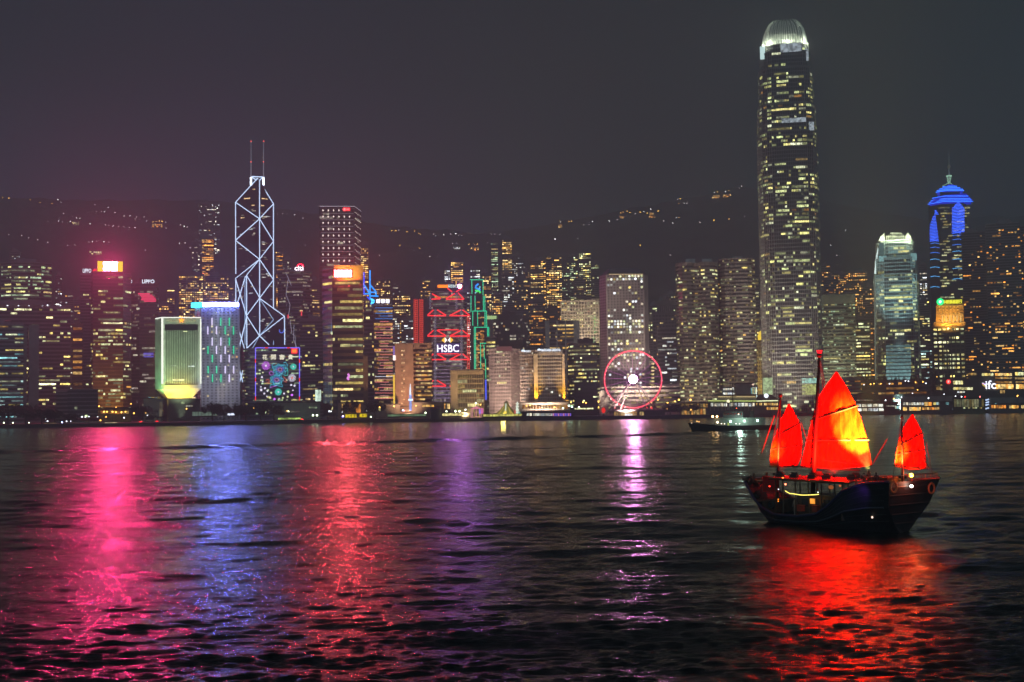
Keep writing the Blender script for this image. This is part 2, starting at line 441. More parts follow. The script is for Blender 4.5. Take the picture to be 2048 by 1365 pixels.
# ripples too fine for the mesh far out: tilt the normal by two noise channels
n2 = N(t, 'ShaderNodeTexNoise'); n2.inputs['Scale'].default_value = .55; n2.inputs['Detail'].default_value = 3; n2.inputs['Roughness'].default_value = .5
t.links.new(mp.outputs[0], n2.inputs['Vector'])
sb_ = N(t, 'ShaderNodeVectorMath', operation='SUBTRACT'); t.links.new(n2.outputs['Color'], sb_.inputs[0]); sb_.inputs[1].default_value = (.5, .5, .5)
ml = N(t, 'ShaderNodeVectorMath', operation='MULTIPLY'); t.links.new(sb_.outputs[0], ml.inputs[0]); ml.inputs[1].default_value = (.62, 1.1, 0)
py_ = N(t, 'ShaderNodeSeparateXYZ'); t.links.new(ge.outputs['Position'], py_.inputs[0])
fa = N(t, 'ShaderNodeMapRange', interpolation_type='SMOOTHSTEP'); fa.inputs['From Min'].default_value = 70; fa.inputs['From Max'].default_value = 420; fa.inputs['To Min'].default_value = .05; fa.inputs['To Max'].default_value = 1.1; t.links.new(py_.outputs['Y'], fa.inputs['Value'])
sc_ = N(t, 'ShaderNodeVectorMath', operation='SCALE'); t.links.new(ml.outputs[0], sc_.inputs[0]); t.links.new(fa.outputs[0], sc_.inputs['Scale'])
ad = N(t, 'ShaderNodeVectorMath', operation='ADD'); t.links.new(b1.outputs[0], ad.inputs[0]); t.links.new(sc_.outputs[0], ad.inputs[1])
nz = N(t, 'ShaderNodeVectorMath', operation='NORMALIZE'); rg_ = N(t, 'ShaderNodeMapRange', interpolation_type='SMOOTHSTEP'); rg_.inputs['From Min'].default_value = 60; rg_.inputs['From Max'].default_value = 500; rg_.inputs['To Min'].default_value = .15; rg_.inputs['To Max'].default_value = .14; t.links.new(py_.outputs['Y'], rg_.inputs['Value']); t.links.new(rg_.outputs[0], bs.inputs['Roughness'])
t.links.new(ad.outputs[0], nz.inputs[0]); t.links.new(nz.outputs[0], bs.inputs['Normal'])
me.materials.append(wm)
link('water', me, kind='structure')

# ------------------------------------------------------------------ quay, ground, hills
ASPH = mat('asphalt', (.05, .05, .05), .9); SEAW = mat('sea_wall_stone', (.05, .048, .05), .9, 0, .4, .5)
shore = [(-400, 865), (0, 857), (310, 853), (700, 846), (1000, 842), (1320, 838), (1560, 834), (1700, 830), (2048, 826), (2400, 822)]
sp_ = [at_z(x, y, 0) for x, y in shore]
b = MB(); vs = [(p.x, p.y, -1.0) for p in sp_] + [(p.x, p.y, G) for p in sp_] + [(p.x * 2.1, 2600, G) for p in sp_]
n = len(sp_); fs = []
for i in range(n - 1): fs += [(i, i + 1, n + i + 1, n + i)]
b.add(vs, fs); b.build('sea_wall', SEAW, kind='structure')
b = MB(); b.add([(p.x, p.y + .004, G + .004) for p in sp_] + [(p.x * 2.1, 2600, G + .004) for p in sp_], [(i, i + 1, n + i + 1, n + i) for i in range(n - 1)])
b.build('ground', ASPH, kind='structure')
def shore_y(x):
    for p, q in zip(sp_[:-1], sp_[1:]):
        if p.x <= x <= q.x: return p.y + (q.y - p.y) * (x - p.x) / (q.x - p.x)
    return 1250
RD = 3300.
rid = [(-700, 388), (-300, 392), (0, 392), (200, 402), (420, 398), (640, 428), (800, 455), (950, 468), (1050, 455), (1250, 418), (1400, 392), (1480, 372), (1650, 400), (1850, 440), (2048, 432), (2400, 420), (2800, 400)]
rxs = [at_y(x, y, RD).x for x, y in rid]; rzs = [at_y(x, y, RD).z for x, y in rid]
def hill_z(x, y):
    k = np.clip((y - 1950) / (RD - 1950), 0, 1); r = np.interp(x, rxs, rzs)
    z = G + (r - G) * k ** 1.15
    w = np.clip(k * 3, 0, 1) * (1 - .75 * k ** 6)
    z = z + w * (18 * np.sin(x * .0083 + y * .004) * np.sin(y * .0071 + 1.3) + 9 * np.sin(x * .021 + 2) * np.sin(y * .017 + x * .006))
    return np.where(y > RD, r - (y - RD) * .35, z)
gx = np.linspace(-2700, 2700, 220); gy = np.concatenate([np.linspace(1950, 3400, 110), np.linspace(3450, 4300, 10)])
XX, YY = np.meshgrid(gx, gy); rr = np.random.RandomState(3)
ZZ = np.maximum(hill_z(XX, YY), G - 1) + rr.uniform(-4, 4, XX.shape) * np.clip((YY - 2000) / 300, 0, 1) * (YY < RD)
HILLM = mat('wooded_hill', (.075, .085, .07), .95, 0, .5, .02)
b = MB(); b.v = [tuple(p) for p in np.stack([XX, YY, ZZ], -1).reshape(-1, 3)]; kx = len(gx)
b.f = [(i * kx + j, i * kx + j + 1, (i + 1) * kx + j + 1, (i + 1) * kx + j) for i in range(len(gy) - 1) for j in range(kx - 1)]
b.build('hills', HILLM, kind='structure', smooth=True)
def on_hill(px, py):
    d = ray(px, py)
    for Yd in np.arange(1960, 3300, 6.0):
        z = CAM_H + d.z / d.y * Yd; x = d.x / d.y * Yd
        if z <= float(hill_z(x, Yd)): return Vector((x, Yd, z))
    return None

# ------------------------------------------------------------------ haze
HAZE_D = .00044
b = MB(); b.box((0, 2180, 324), (6200, 4500, 652))
hm = bpy.data.materials.new('haze'); hm.use_nodes = True; t = hm.node_tree; t.nodes.clear()
o = N(t, 'ShaderNodeOutputMaterial'); pv = N(t, 'ShaderNodeVolumePrincipled'); pv.inputs['Color'].default_value = (.93, .92, .94, 1); pv.inputs['Density'].default_value = HAZE_D
pv.inputs['Anisotropy'].default_value = 0.0; pv.inputs['Density Attribute'].default_value = ''; hm.cycles.homogeneous_volume = True; hm.cycles.volume_sampling = 'EQUIANGULAR'
t.links.new(pv.outputs[0], o.inputs['Volume'])
b.build('haze', hm, kind='stuff')
# ------------------------------------------------------------------ the skyline: ordinary towers first
# hillside apartment towers, far behind
REST = 'apartment towers climbing the hillside'
def flats(xl, xr, yt, D, label, pal='warm', p=.22, br=3.0, bay=3.2, fh=3.3, run=1.2, group=REST, mats=DARKC, dens=None, fin=None, cat='apartment tower', nind=100):
    x = at_y((xl + xr) / 2, 700, D).x
    gz = float(hill_z(x, D)) - 6 if D > 1960 else G
    return tower('apartment_tower', label, xl, xr, yt, D, fh=fh, band=.42, bandmat=mats, bay=bay, p=min(.9, p * 1.5), run=run, pal=pal, br=br * 1.1, cat=cat, group=group, ground=gz, roof='plant', dens=dens, fin=fin, nind=nind, wfrac=.6)
flats(398, 440, 408, 2900, 'faint tower high on the ridge beside the braced tower, cold white lights on its roof', 'wht', .05, 5)
flats(404, 428, 478, 2500, 'small hillside block with orange lit floors above the twin winged tower', 'org', .3, 4, run=2)
flats(384, 400, 484, 2550, 'thin hillside block with few pale lights, next to the orange lit one', 'wht', .15, 4)
flats(552, 568, 497, 2300, 'hillside tower with a bright gold roof band, right of the braced tower', 'org', .3, 5, run=2)
flats(358, 407, 552, 2000, 'west wing of a warm lit twin tower behind the blue crowned hotel', 'warm', .34, 3.2, bay=3, group='twin wings with thin gold roof lines')
flats(411, 458, 553, 2004, 'east wing of a warm lit twin tower behind the blue crowned hotel', 'warm', .34, 3.2, bay=3, group='twin wings with thin gold roof lines')
flats(722, 738, 490, 2250, 'narrow tower with yellow floors peeping out behind the star studded tower', 'warm', .45, 4, run=2)
flats(750, 782, 560, 2350, 'dim apartment tower on the slope above the blue mast roof', 'warm', .2, 3.5)
flats(786, 802, 574, 2250, 'slim apartment tower with scattered pale lights above the gap by the blue masts', 'wht', .2, 3.5)
flats(786, 822, 592, 1950, 'apartment tower with yellow windows between the striped tower and the red lattice', 'warm', .33, 3.2)
flats(803, 842, 640, 1900, 'lower office block with white windows left of the red lattice', 'wht', .25, 2.8, run=2)
flats(890, 902, 540, 2200, 'slim pale tower above the orange roof sign', 'wht', .25, 3.5)
flats(903, 928, 524, 2300, 'tower with a block of bright yellow top floors above the orange roof sign', 'warm', .6, 3.8, run=2, dens=lambda z: 1.2 if z > .86 else .3)
flats(942, 962, 540, 2250, 'pale lit tower straight above the green outlined tower', 'wht', .3, 3.6)
flats(966, 984, 546, 2200, 'warm speckled tower just right of the green outlined tower top', 'warm', .2, 3.4)
flats(984, 998, 486, 2550, 'whitish fully lit block standing alone near the ridge', 'grn', .9, 2.6, run=3)
flats(1006, 1026, 478, 2450, 'very thin tower carrying a needle mast, with a golden column of windows', 'warm', .42, 4, dens=lambda z: 1.2 if z > .3 else .5)
flats(1026, 1052, 512, 2300, 'dark tower with sparse lights right of the needle mast tower', 'wht', .13, 3.5)
flats(1062, 1094, 522, 2080, 'broad apartment tower with paired golden windows, stepping down left', 'warm', .42, 3.6, bay=3.6, run=1.6)
flats(1094, 1126, 513, 2060, 'taller half of the golden windowed pair, with bright top corner rooms', 'warm', .36, 3.6, bay=3.6, run=1.6)
flats(1090, 1126, 620, 1850, 'reddish dark tower low in front of the golden windowed pair', 'org', .1, 2.6, mats=mat('red_brick', (.2, .08, .06)))
flats(1136, 1158, 514, 2200, 'tower with few cold lights left of the yellow columned one', 'grn', .16, 3.5)
flats(1160, 1184, 507, 2150, 'tower with bright yellow stacked windows left of the round windowed tower', 'yel', .45, 3.6)
flats(1030, 1062, 560, 1950, 'dusky apartment tower filling the gap left of the golden pair', 'warm', .14, 3.2)
flats(1300, 1318, 612, 1900, 'slim tower with few lights peeping out right of the round windowed tower', 'yel', .22, 3)
flats(1642, 1664, 532, 2150, 'apartment tower with orange windows close to the tallest tower', 'org', .2, 3.5)
flats(1666, 1700, 548, 2300, 'apartment tower with scattered orange lights above the grey louvred block', 'org', .18, 3.5)
flats(1700, 1738, 545, 2100, 'apartment tower with tall orange window columns left of the flared glass tower', 'org', .3, 3.6)
flats(1706, 1742, 640, 1650, 'office block with yellow floors low beside the flared glass tower', 'yel', .5, 2.0, run=3, group=None, cat='office block', fh=4)
flats(1842, 1858, 530, 2100, 'narrow dark tower between flared glass tower and blue chevron tower', 'wht', .2, 3)
flats(1836, 1866, 690, 1650, 'low glass office between the flared glass tower and the gold crowned bank tower', 'cyan', .25, 2.2, run=2, group=None, cat='office block')
flats(1928, 1976, 466, 1620, 'dim residential tower right of the blue chevron tower', 'org', .09, 1.9, bay=3.4, run=1, fh=3.2)
flats(1976, 2046, 448, 1540, 'broad dark residential tower with a lit roof edge, nearest the right side', 'org', .095, 1.9, bay=3.4, run=1, fh=3.2)
flats(2044, 2130, 452, 1560, 'residential tower cut off by the right side of the photo', 'org', .095, 1.9, bay=3.4, run=1, fh=3.2)
flats(1948, 1962, 500, 1700, 'slim residential shaft wedged between the two dim residential towers', 'org', .08, 1.9, bay=3.4, run=1, fh=3.2)
flats(110, 124, 552, 2050, 'thin dark tower with a string of pale lights left of the pink roofed tower', 'wht', .16, 3.5)
flats(334, 350, 580, 2050, 'slim tower with warm lights above the louvred office with the star', 'warm', .2, 3.2)
flats(620, 640, 560, 2100, 'dim tower standing left of the star studded tower', 'warm', .1, 3)


MIDT = mat('weathered_render', (.36, .31, .30))
for q in [(18, 40, 505, 2100, 'slim faint tower rising behind the grey bulging tower', 'wht', .12), (124, 146, 590, 2000, 'dim hazy tower between the thin pale lit tower and the pink roofed one', 'wht', .12), (148, 164, 600, 2150, 'narrow hazy tower above the orange balconies block', 'warm', .16), (262, 282, 600, 1950, 'hazy slab in the gap right of the pink roofed tower', 'wht', .1), (318, 338, 612, 1950, 'shadowy tower behind the left edge of the louvred office', 'warm', .14), (334, 360, 640, 1850, 'low shadowy tower just behind the louvred office roof', 'warm', .16), (446, 472, 575, 2200, 'hazy tower squeezed between the twin wings and the braced tower', 'warm', .14), (566, 584, 520, 2250, 'faint tower above the wavy lines of the red arc sign tower', 'wht', .1), (626, 642, 620, 1900, 'shaded tower wedged left of the golden tower', 'warm', .2), (770, 800, 630, 1850, 'grey tower behind the right side of the striped tower', 'wht', .25), (812, 834, 668, 1750, 'short grey block with white rooms left below the red lattice', 'wht', .3), (842, 862, 560, 2150, 'hazy tower above the grey flank of the red lattice', 'warm', .14), (868, 890, 600, 2000, 'hazy tower filling the sky left behind the trussed bank tower', 'warm', .14), (926, 944, 580, 2050, 'hazy tower in the gap between truss and green outlines', 'wht', .18), (984, 1006, 590, 1950, 'warm hazy tower over the pale green pavilion', 'warm', .2), (1004, 1030, 548, 2020, 'hazy apartment tower in front of the needle mast tower', 'wht', .16), (1048, 1066, 545, 2150, 'slender tower touching the left side of the golden pair', 'warm', .2), (1058, 1092, 600, 1880, 'brownish tower below the left half of the golden pair', 'org', .14), (1124, 1142, 545, 2100, 'slender tower touching the right side of the golden pair', 'grn', .18), (1150, 1174, 560, 1980, 'hazy tower below the yellow columned tower', 'yel', .2), (1182, 1200, 530, 2200, 'faint tower hiding behind the left edge of the round windowed tower', 'grn', .14), (1296, 1314, 640, 1800, 'shadowy tower at the right edge of the round windowed tower', 'yel', .2), (1330, 1358, 590, 2000, 'faint tower behind the small dome left of the twin drums', 'yel', .08), (1506, 1520, 590, 1900, 'faint tower showing beside the golden clock tower top', 'yel', .3), (1650, 1680, 560, 1900, 'hazy tower behind the louvred slab, left part', 'org', .14), (1684, 1712, 575, 1850, 'hazy tower behind the louvred slab, right part', 'org', .18), (1728, 1752, 575, 1900, 'hazy dark tower tucked behind the left edge of the flared glass tower', 'org', .16), (1840, 1862, 600, 1850, 'hazy tower between the flared glass tower and the blue chevron tower', 'yel', .16)]:
    flats(q[0], q[1], q[2], q[3], q[4], q[5], q[6], 2.2, mats=MIDT, group=None, nind=60)
# ---- left end
r, F, P, H = tower('office_tower', 'grey tower with a bulging front and greenish lit floors, standing behind the dark long block', 2, 103, 526, 1650, fp=[(2, 14), (22, 3), (60, 0), (82, 3), (103, 12)], bandmat=mat('grey_stone', (.32, .3, .33)), fh=4.4, band=.42, bay=2.6, p=.55, run=4, pal='grn', br=1.5, dens=lambda z: 1.3 if z > .62 else .3)
r, F, P, H = tower('office_block', 'long dark office block whose roof edge carries a row of white lamps', -60, 141, 614, 1450, bandmat=DARKC, fh=4.3, band=.45, bay=3.6, p=.16, run=2.2, pal='yel', br=2.6, cat='office block', dep=30)
for px in (15, 37, 58, 85, 95, 121):
    b = MB(); b.ball(F.at(px, 611, -1), .75); b.build('roof_lamp', emit('lamp_white', (235, 240, 255), 4), r)
r, F, P, H = tower('office_block', 'office block with cyan and white strips of windows beside a bare concrete shaft', -70, 78, 650, 1360, fp=[(-70, 0), (47, 0)], bandmat=mat('grey_stone', None), fh=4.0, band=.5, bay=2.8, p=.5, run=3, pal='cyan', br=1.3, cat='office block')
part_box(r, 'concrete_shaft', F, 47.6, 53.5, 652, 826, 1, 18, CONC); part_box(r, 'concrete_shaft', F, 57.5, 78, 650, 826, -1, 18, CONC)
tower('apartment_block', 'narrow brown block with orange glowing balconies left of the pink roofed tower', 144, 166, 650, 1560, bandmat=BROWN, fh=6.5, band=.45, bay=8, p=.35, run=1, pal='org', br=.8, cat='apartment block')
r, F, P, H = tower('office_tower', 'dark faceted tower with white and red roof lettering, half hidden behind the pink roofed tower', 160, 184, 550, 1720, bandmat=DARKC, p=.06, br=2, run=2)
NEONW = emit('sign_white', (225, 240, 255), 2.6); NEONR = emit('sign_red', (255, 40, 50), 3.2)
lettering(r, 'LIPPO', F.a(174, -1, 542), -1.2, F.z(542, 174), width=F.a(182.5) - F.a(166), height=5, material=NEONW)
b = MB(); b.path([F.at(186, 543, -1), F.at(188, 540, -1), F.at(190, 538.5, -1), F.at(189, 542.5, -1), F.at(193, 538.5, -1), F.at(192, 543, -1)], .5); b.build('sign_emblem', NEONR, r)
# pink roofed tower
r, F, P, H = tower('office_tower', 'reddish glass tower under a blazing pink and yellow roof billboard', 182, 262, 546, 1500, fp=[(182, 6), (186, 0), (246, 0), (262, 16)], glass=GLASSR, bandmat=mat('mauve_panel', (.16, .09, .10)), fh=4.0, band=.35, bay=2.6, p=.3, run=3.2, pal='yel', br=1.3, dens=lambda z: .35 if z > .8 else (1.5 if .5 < z < .68 else .9))
b = part_box(r, 'billboard_back', F, 194, 246.5, 522, 545, -1, 4, BLACK)
part_box(r, 'billboard_frame', F, 195, 245.5, 523, 543.5, -1.5, .5, emit('sign_yellow', (255, 225, 0), 1.6))
PINKL = bpy.data.materials.new('billboard_screen'); PINKL.use_nodes = True; t = PINKL.node_tree; t.nodes.clear()
o = N(t, 'ShaderNodeOutputMaterial'); e = N(t, 'ShaderNodeEmission'); e.inputs['Color'].default_value = (1, .04, .21, 1); e.inputs['Strength'].default_value = 1500; t.links.new(e.outputs[0], o.inputs['Surface']); PINKL.cycles.emission_sampling = 'FRONT'
screen(r, 'billboard_screen', F, 207, 234.5, 524.5, 542, -1.9, PINKL)
flood(r, F, 222, 760, (255, 190, 40), 90000, 60, 80)
# gilded glass tower with reflected sign
r, F, P, H = tower('office_tower', 'mauve glass tower with white roof lettering and a pink reflection on its flank', 263, 317, 568, 1600, fp=[(263, 10), (279, 0), (311, 0), (317, 10)], bandmat=mat('mauve_panel', None), glass=GLASSB, fh=4, band=.3, bay=2.6, p=.16, run=3, pal='dim', br=1.2)
lettering(r, 'LIPPO', F.a(296.5, -1, 563), -1.2, F.z(563.5, 296), width=F.a(309) - F.a(284.5), height=4.4, material=NEONW)
lettering(r, 'O', F.a(262, -1, 563), 2, F.z(563, 262), width=2.2, height=4.4, material=NEONW)
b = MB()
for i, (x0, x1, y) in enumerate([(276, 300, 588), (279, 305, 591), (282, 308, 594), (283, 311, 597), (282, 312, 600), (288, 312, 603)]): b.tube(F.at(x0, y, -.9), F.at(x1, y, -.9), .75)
b.build('reflected_sign_strip', emit('reflect_pink', (255, 70, 110), 1.5), r)  # sign's reflection in the glass, put in as glowing tubes
b = MB()
for y in (707, 710, 714): b.tube(F.at(287, y, -.9), F.at(307, y, -.9), .6)
b.build('violet_strip', emit('strip_violet', (110, 100, 235), 1.2), r)
# low dark block
tower('office_block', 'low black cubic block on the waterfront with few lit windows', 135, 196, 781, 1290, bandmat=DARKC, fh=4, band=.3, bay=3, p=.05, run=1, pal='grn', br=2, cat='office block', roof=None)
tower('office_block', 'dim low slab behind the black cubic block', 112, 138, 785, 1330, bandmat=CONC, fh=4, band=.4, p=.05, cat='office block', roof=None)

# ---- louvred office on an upside down pyramid
F = Frame(358, 720, 1340); r = F.root('government_building', 'louvred office on a glowing upside down pyramid foot, an orange star on its brow', 'office building')
fp = [(310, 16), (322.5, 0), (403, 0)]; pol = footprint(F, fp, 38); zb = F.z(778, 360); zt = F.z(637, 360)
PANEL = mat('pale_panel', (.5, .53, .47))
b = MB(); b.prism(pol, zb, zt); b.build('wall', PANEL, r)
b = MB(); w = offset(pol, -1.0); foot = offset(pol, -9.5); b.prism(foot, F.z(797, 360), zb - .02, w); b.build('inverted_foot', mat('gold_soffit', (.75, .68, .42)), r)
b = MB(); b.prism(offset(pol, -8), 0, F.z(797, 360)); b.build('podium', mat('podium_dark', (.05, .05, .05)), r)
part_box(r, 'recessed_window_wall', F, 330, 396, 649, 770, -.15, .3, GLASS)
b = MB()
for i in range(19):
    x = 331 + i * (394 - 331) / 18
    p0, p1 = F.at(x, 768, -.8), F.at(x, 661, -.8); b.box(((p0.x + p1.x) / 2, -.8, (p0.z + p1.z) / 2), (.62, 1.2, p1.z - p0.z))
b.build('louvre_slat', mat('slat_green_grey', (.7, .78, .66)), r)
EDGE = emit('edge_white', (235, 240, 225), 2.2)
for a_ in [(324.5, 637, 324.5, 768, 1.0), (401.5, 638, 401.5, 768, .6), (311, 638, 323, 635.5, .5), (323, 635.5, 402, 635.5, .5)]:
    b = MB(); b.tube(F.at(a_[0], a_[1], 12 if a_[0] < 312 else -.9), F.at(a_[2], a_[3], -.9), a_[4]); b.build('edge_light', EDGE, r)
SR = emit('star_orange', (255, 150, 40), 3.5); c = F.at(363, 641, -1.6); pts = []
for i in range(10):
    a_ = math.pi / 2 + i * math.pi / 5; q = 3.0 if i % 2 == 0 else 1.25; pts.append((c.x + q * math.cos(a_), c.y, c.z + q * math.sin(a_)))
b = MB(); b.add(pts + [(x, y + .8, z) for x, y, z in pts], [tuple(range(9, -1, -1)), tuple(range(10, 20))] + [(i, (i + 1) % 10, 10 + (i + 1) % 10, 10 + i) for i in range(10)]); b.build('star', SR, r)
lettering(r, '中国人民', F.a(345, -1, 641), -.9, F.z(641.5, 345), width=F.a(356) - F.a(333.5), height=2.6, material=emit('sign_dim', (200, 200, 150), 1.0))
lettering(r, '解放军', F.a(381, -1, 641), -.9, F.z(641.5, 381), width=F.a(393) - F.a(370), height=2.6, material=MATS['sign_dim'])
put_windows(r, [(F.a(357, 0, 760), -1.5, F.z(760.5, 357), 11, 1.0, 0, s2l((240, 235, 170)), 2.4), (F.a(370.5, 0, 663.5), -1.5, F.z(663.5, 370), 4, .9, 0, s2l((225, 235, 170)), 1.6), (F.a(383, 0, 733), -1.5, F.z(733, 383), 6, .9, 0, s2l((225, 235, 230)), 1.4), (F.a(347, 0, 732), -1.5, F.z(732, 347), 6, .9, 0, s2l((200, 225, 190)), .9)])
lamp(r, 'floodlight', (F.a(357), -16, F.z(806, 357)), 'SPOT', (255, 225, 110), 170000, 1, (F.a(357), 6, F.z(780, 357)), 95, .8)
lamp(r, 'floodlight', (F.a(300), -16, 6), 'SPOT', (150, 240, 160), 240000, 3, F.at(317, 740, 4), 60, .9)
flood(r, F, 362, 700, (200, 230, 180), 230000, 100, 42)

# ---- hotel with neon strips
F = Frame(436, 710, 1400); r, F, P, H = tower('hotel', 'pale gridded hotel with a blue glowing roof rim and green and white neon strips', 392, 477, 612, 1400, fp=[(392, 12), (403, 0), (477.5, 0)], bandmat=mat('hotel_wall', (.5, .5, .53)), fh=2.92, band=.55, fin=4.45, finw=2.3, finmat=MATS['hotel_wall'], fout=.4, bout=.4, bay=4.45, p=.07, run=1, pal='yel', br=1.4, roof=None, cat='hotel')
part_box(r, 'roof_rim', F, 402, 477.5, 605, 614, -1.5, 8, emit('rim_side', (75, 120, 255), 3)); screen(r, 'rim_light', F, 402.5, 477, 605.5, 613.5, -1.75, emit('rim_blue', (115, 130, 255), 560, True))
b = MB(); b.box((F.a(397, 6), 4, F.z(610, 397)), (6.5, 14, 5), .9); b.build('roof_rim', emit('rim_cyan', (60, 220, 255), 6), r)
b = MB()
for i in range(11): b.box((F.a(408 + i * 6.3, 0, 609), -2.1, F.z(609.5, 440)), (2.2, .4, 3.0))
b.build('sign_lettering', emit('rim_white', (215, 240, 255), 7), r)
GRN = emit('strip_green', (15, 215, 150), 1.9); WHT = emit('strip_white', (225, 215, 255), 1.9)
def c2(x, y): return 280 + x / 3.59, 480 + y / 3.59
for M_, L_ in ((WHT, [(517, 560, 615), (487, 622, 680), (549, 622, 680), (518, 702, 760), (580, 702, 760), (549, 762, 820), (612, 762, 820), (581, 825, 880), (641, 825, 880), (612, 905, 960), (672, 905, 960), (641, 965, 1022)]),
               (GRN, [(580, 560, 618), (641, 560, 618), (611, 620, 680), (671, 622, 680), (641, 702, 760), (488, 762, 820), (672, 762, 820), (519, 825, 880), (489, 905, 960), (550, 905, 960), (520, 965, 1022), (581, 965, 1022)])):
    for x, y0, y1 in L_:
        X0, Y0 = c2(x, y0); X1, Y1 = c2(x, y1); part_tube(r, 'neon_strip', F, X0, Y0, X1, Y1, -1.0, .62, M_)
flood(r, F, 440, 700, (225, 225, 250), 65000, 80, 80)

# ---- braced prism tower
F = Frame(509, 600, 1650); r = F.root('prism_tower', 'dark prism tower outlined in white light tubes with twin masts', 'tower')
def vf(px, py, low=True):
    if px < 519:
        if low and py > 550: return 20 - 30 * (px - 471) / 22 if px < 493 else -10 + 10 * (px - 493) / 26
        return 20 * (519 - px) / 48
    if low and py > 632: return 8 * (px - 519) / 50
    return 12 * (px - 519) / 28
def bp(px, py, off=-.9): return F.at(px, py, vf(px, py) + off)
A = lambda px, v: (F.a(px, v, 600), v)
b = MB(); pol = [A(471, 20), A(519, 0), A(547, 12), A(505, 42)]
b.prism(pol, 0, [F.z(405, 471, 20), F.z(357, 519), F.z(408, 547, 12), F.z(420, 505, 42)]); b.build('glass_wall', GLASSB, r)
b = MB(); pol2 = [A(471, 20), A(493, -10), A(519, -.2), A(512, 30)]; b.prism(pol2, 0, [F.z(556, 471, 20), F.z(553, 493, -10), F.z(520, 519), F.z(540, 512, 30)]); b.build('glass_wall', GLASSB, r)
b = MB(); pol3 = [A(519, -.2), A(569, 8), A(560, 26), A(530, 20)]; b.prism(pol3, 0, [F.z(600, 519), F.z(633, 569, 8), F.z(633, 560, 26), F.z(600, 530, 20)]); b.build('glass_wall', GLASSB, r)
TUBE = emit('tube_white', (195, 220, 255), 2.4); TUBE2 = emit('tube_pale', (150, 185, 225), 1.7)
SEG = [(471, 405, 515, 357), (515, 357, 547, 408), (471, 405, 471.5, 548), (547, 408, 547, 632), (519, 360, 519.5, 672), (471, 405, 519, 438), (547, 408, 519, 438), (519, 438, 471, 481), (519, 438, 547, 483), (471, 481, 519, 519), (547, 483, 519, 519),
       (519, 519, 473, 556), (519, 519, 493, 551), (519, 519, 547, 560), (493, 551, 519, 595), (547, 560, 519, 597), (519, 597, 493, 632), (519, 597, 569, 633), (493, 632, 519, 672), (569, 633, 519, 672), (493, 551, 494, 765), (569, 634, 569.5, 690), (519, 672, 494, 697), (519, 672, 538, 690), (471.5, 560, 493, 632), (491, 553, 473, 612), (493, 636, 478, 697), (477, 658, 494, 714), (494, 714, 479, 765), (478, 738, 486, 766), (471.5, 556, 471.5, 604)]
for s_ in SEG: b = MB(); b.tube(bp(*s_[:2]), bp(*s_[2:]), .54); b.build('light_tube', TUBE, r)
for s_ in [(519, 597, 547, 640), (547, 640, 519, 672), (519, 672, 505, 697), (490, 553, 490, 690), (547, 632, 547, 690)]: b = MB(); b.tube(bp(*s_[:2]), bp(*s_[2:]), .45); b.build('light_tube', TUBE2, r)
for x in (502, 527):
    b = MB(); b.path([F.at(x, 372, 8), F.at(x, 355, 8), F.at(x, 325, 8), F.at(x, 284, 8)], [.9, .8, .5, .3]); b.build('mast', emit('mast_grey', (170, 170, 190), .6), r)
    b = MB(); b.tube(F.at(x, 371, 6), F.at(x, 355, 6), 1.3); b.build('mast_light', emit('mast_glow', (220, 235, 255), 5), r)
    for y in (283, 324): b = MB(); b.ball(F.at(x, y, 7), .8); b.build('warning_lamp', emit('lamp_red', (255, 90, 80), 3), r)
for s_ in [(503, 353.5, 526, 354.5), (503, 354, 513, 361), (526, 355, 518, 362)]: b = MB(); b.tube(F.at(s_[0], s_[1], 6), F.at(s_[2], s_[3], 6), .7); b.build('light_tube', TUBE, r)
rnd = random.Random(4); wn = []
for k in range(60):
    px = rnd.choice([rnd.uniform(475, 512), rnd.uniform(523, 543)]); py = rnd.uniform(410, 680); L = rnd.uniform(3, 9); c = bp(px, py, -.3)
    wn.append((c.x, c.y, c.z, L, 1.0, -.39 if px < 519 else .58, s2l(rnd.choice(PAL['dim'] + PAL['wht'])), rnd.uniform(.3, 1.6)))
for px, py, L, st in [(500, 397, 16, 2.2), (529, 398, 9, 2.0), (509, 411, 8, 1.8), (525, 411.5, 5, 1.6), (488, 436, 9, 1.4), (510, 379, 7, 1.5)]:
    c = bp(px, py, -.3); wn.append((c.x, c.y, c.z, L, 1.3, -.39 if px < 519 else .58, s2l((240, 200, 140)), st))
put_windows(r, wn)
lettering(r, 'citi', F.a(510, 3, 545), 1.5, F.z(546, 510), width=9, height=4.5, material=emit('reflected_cyan', (110, 200, 205), 1.0), name='reflected_lettering')  # neighbour's sign reflection, put in as glowing letters and arc
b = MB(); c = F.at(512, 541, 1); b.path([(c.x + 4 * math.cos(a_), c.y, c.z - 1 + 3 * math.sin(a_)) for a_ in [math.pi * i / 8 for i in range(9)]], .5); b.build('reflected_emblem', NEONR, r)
b = MB(); c = F.at(563, 662, 6); b.path([(c.x + 2.6 * math.cos(a_), c.y, c.z + 2.6 * math.sin(a_)) for a_ in [math.pi * .8 + math.pi * 1.3 * i / 8 for i in range(9)]], .6); b.build('sign_emblem', emit('sign_blue', (90, 120, 255), 1.4), r)

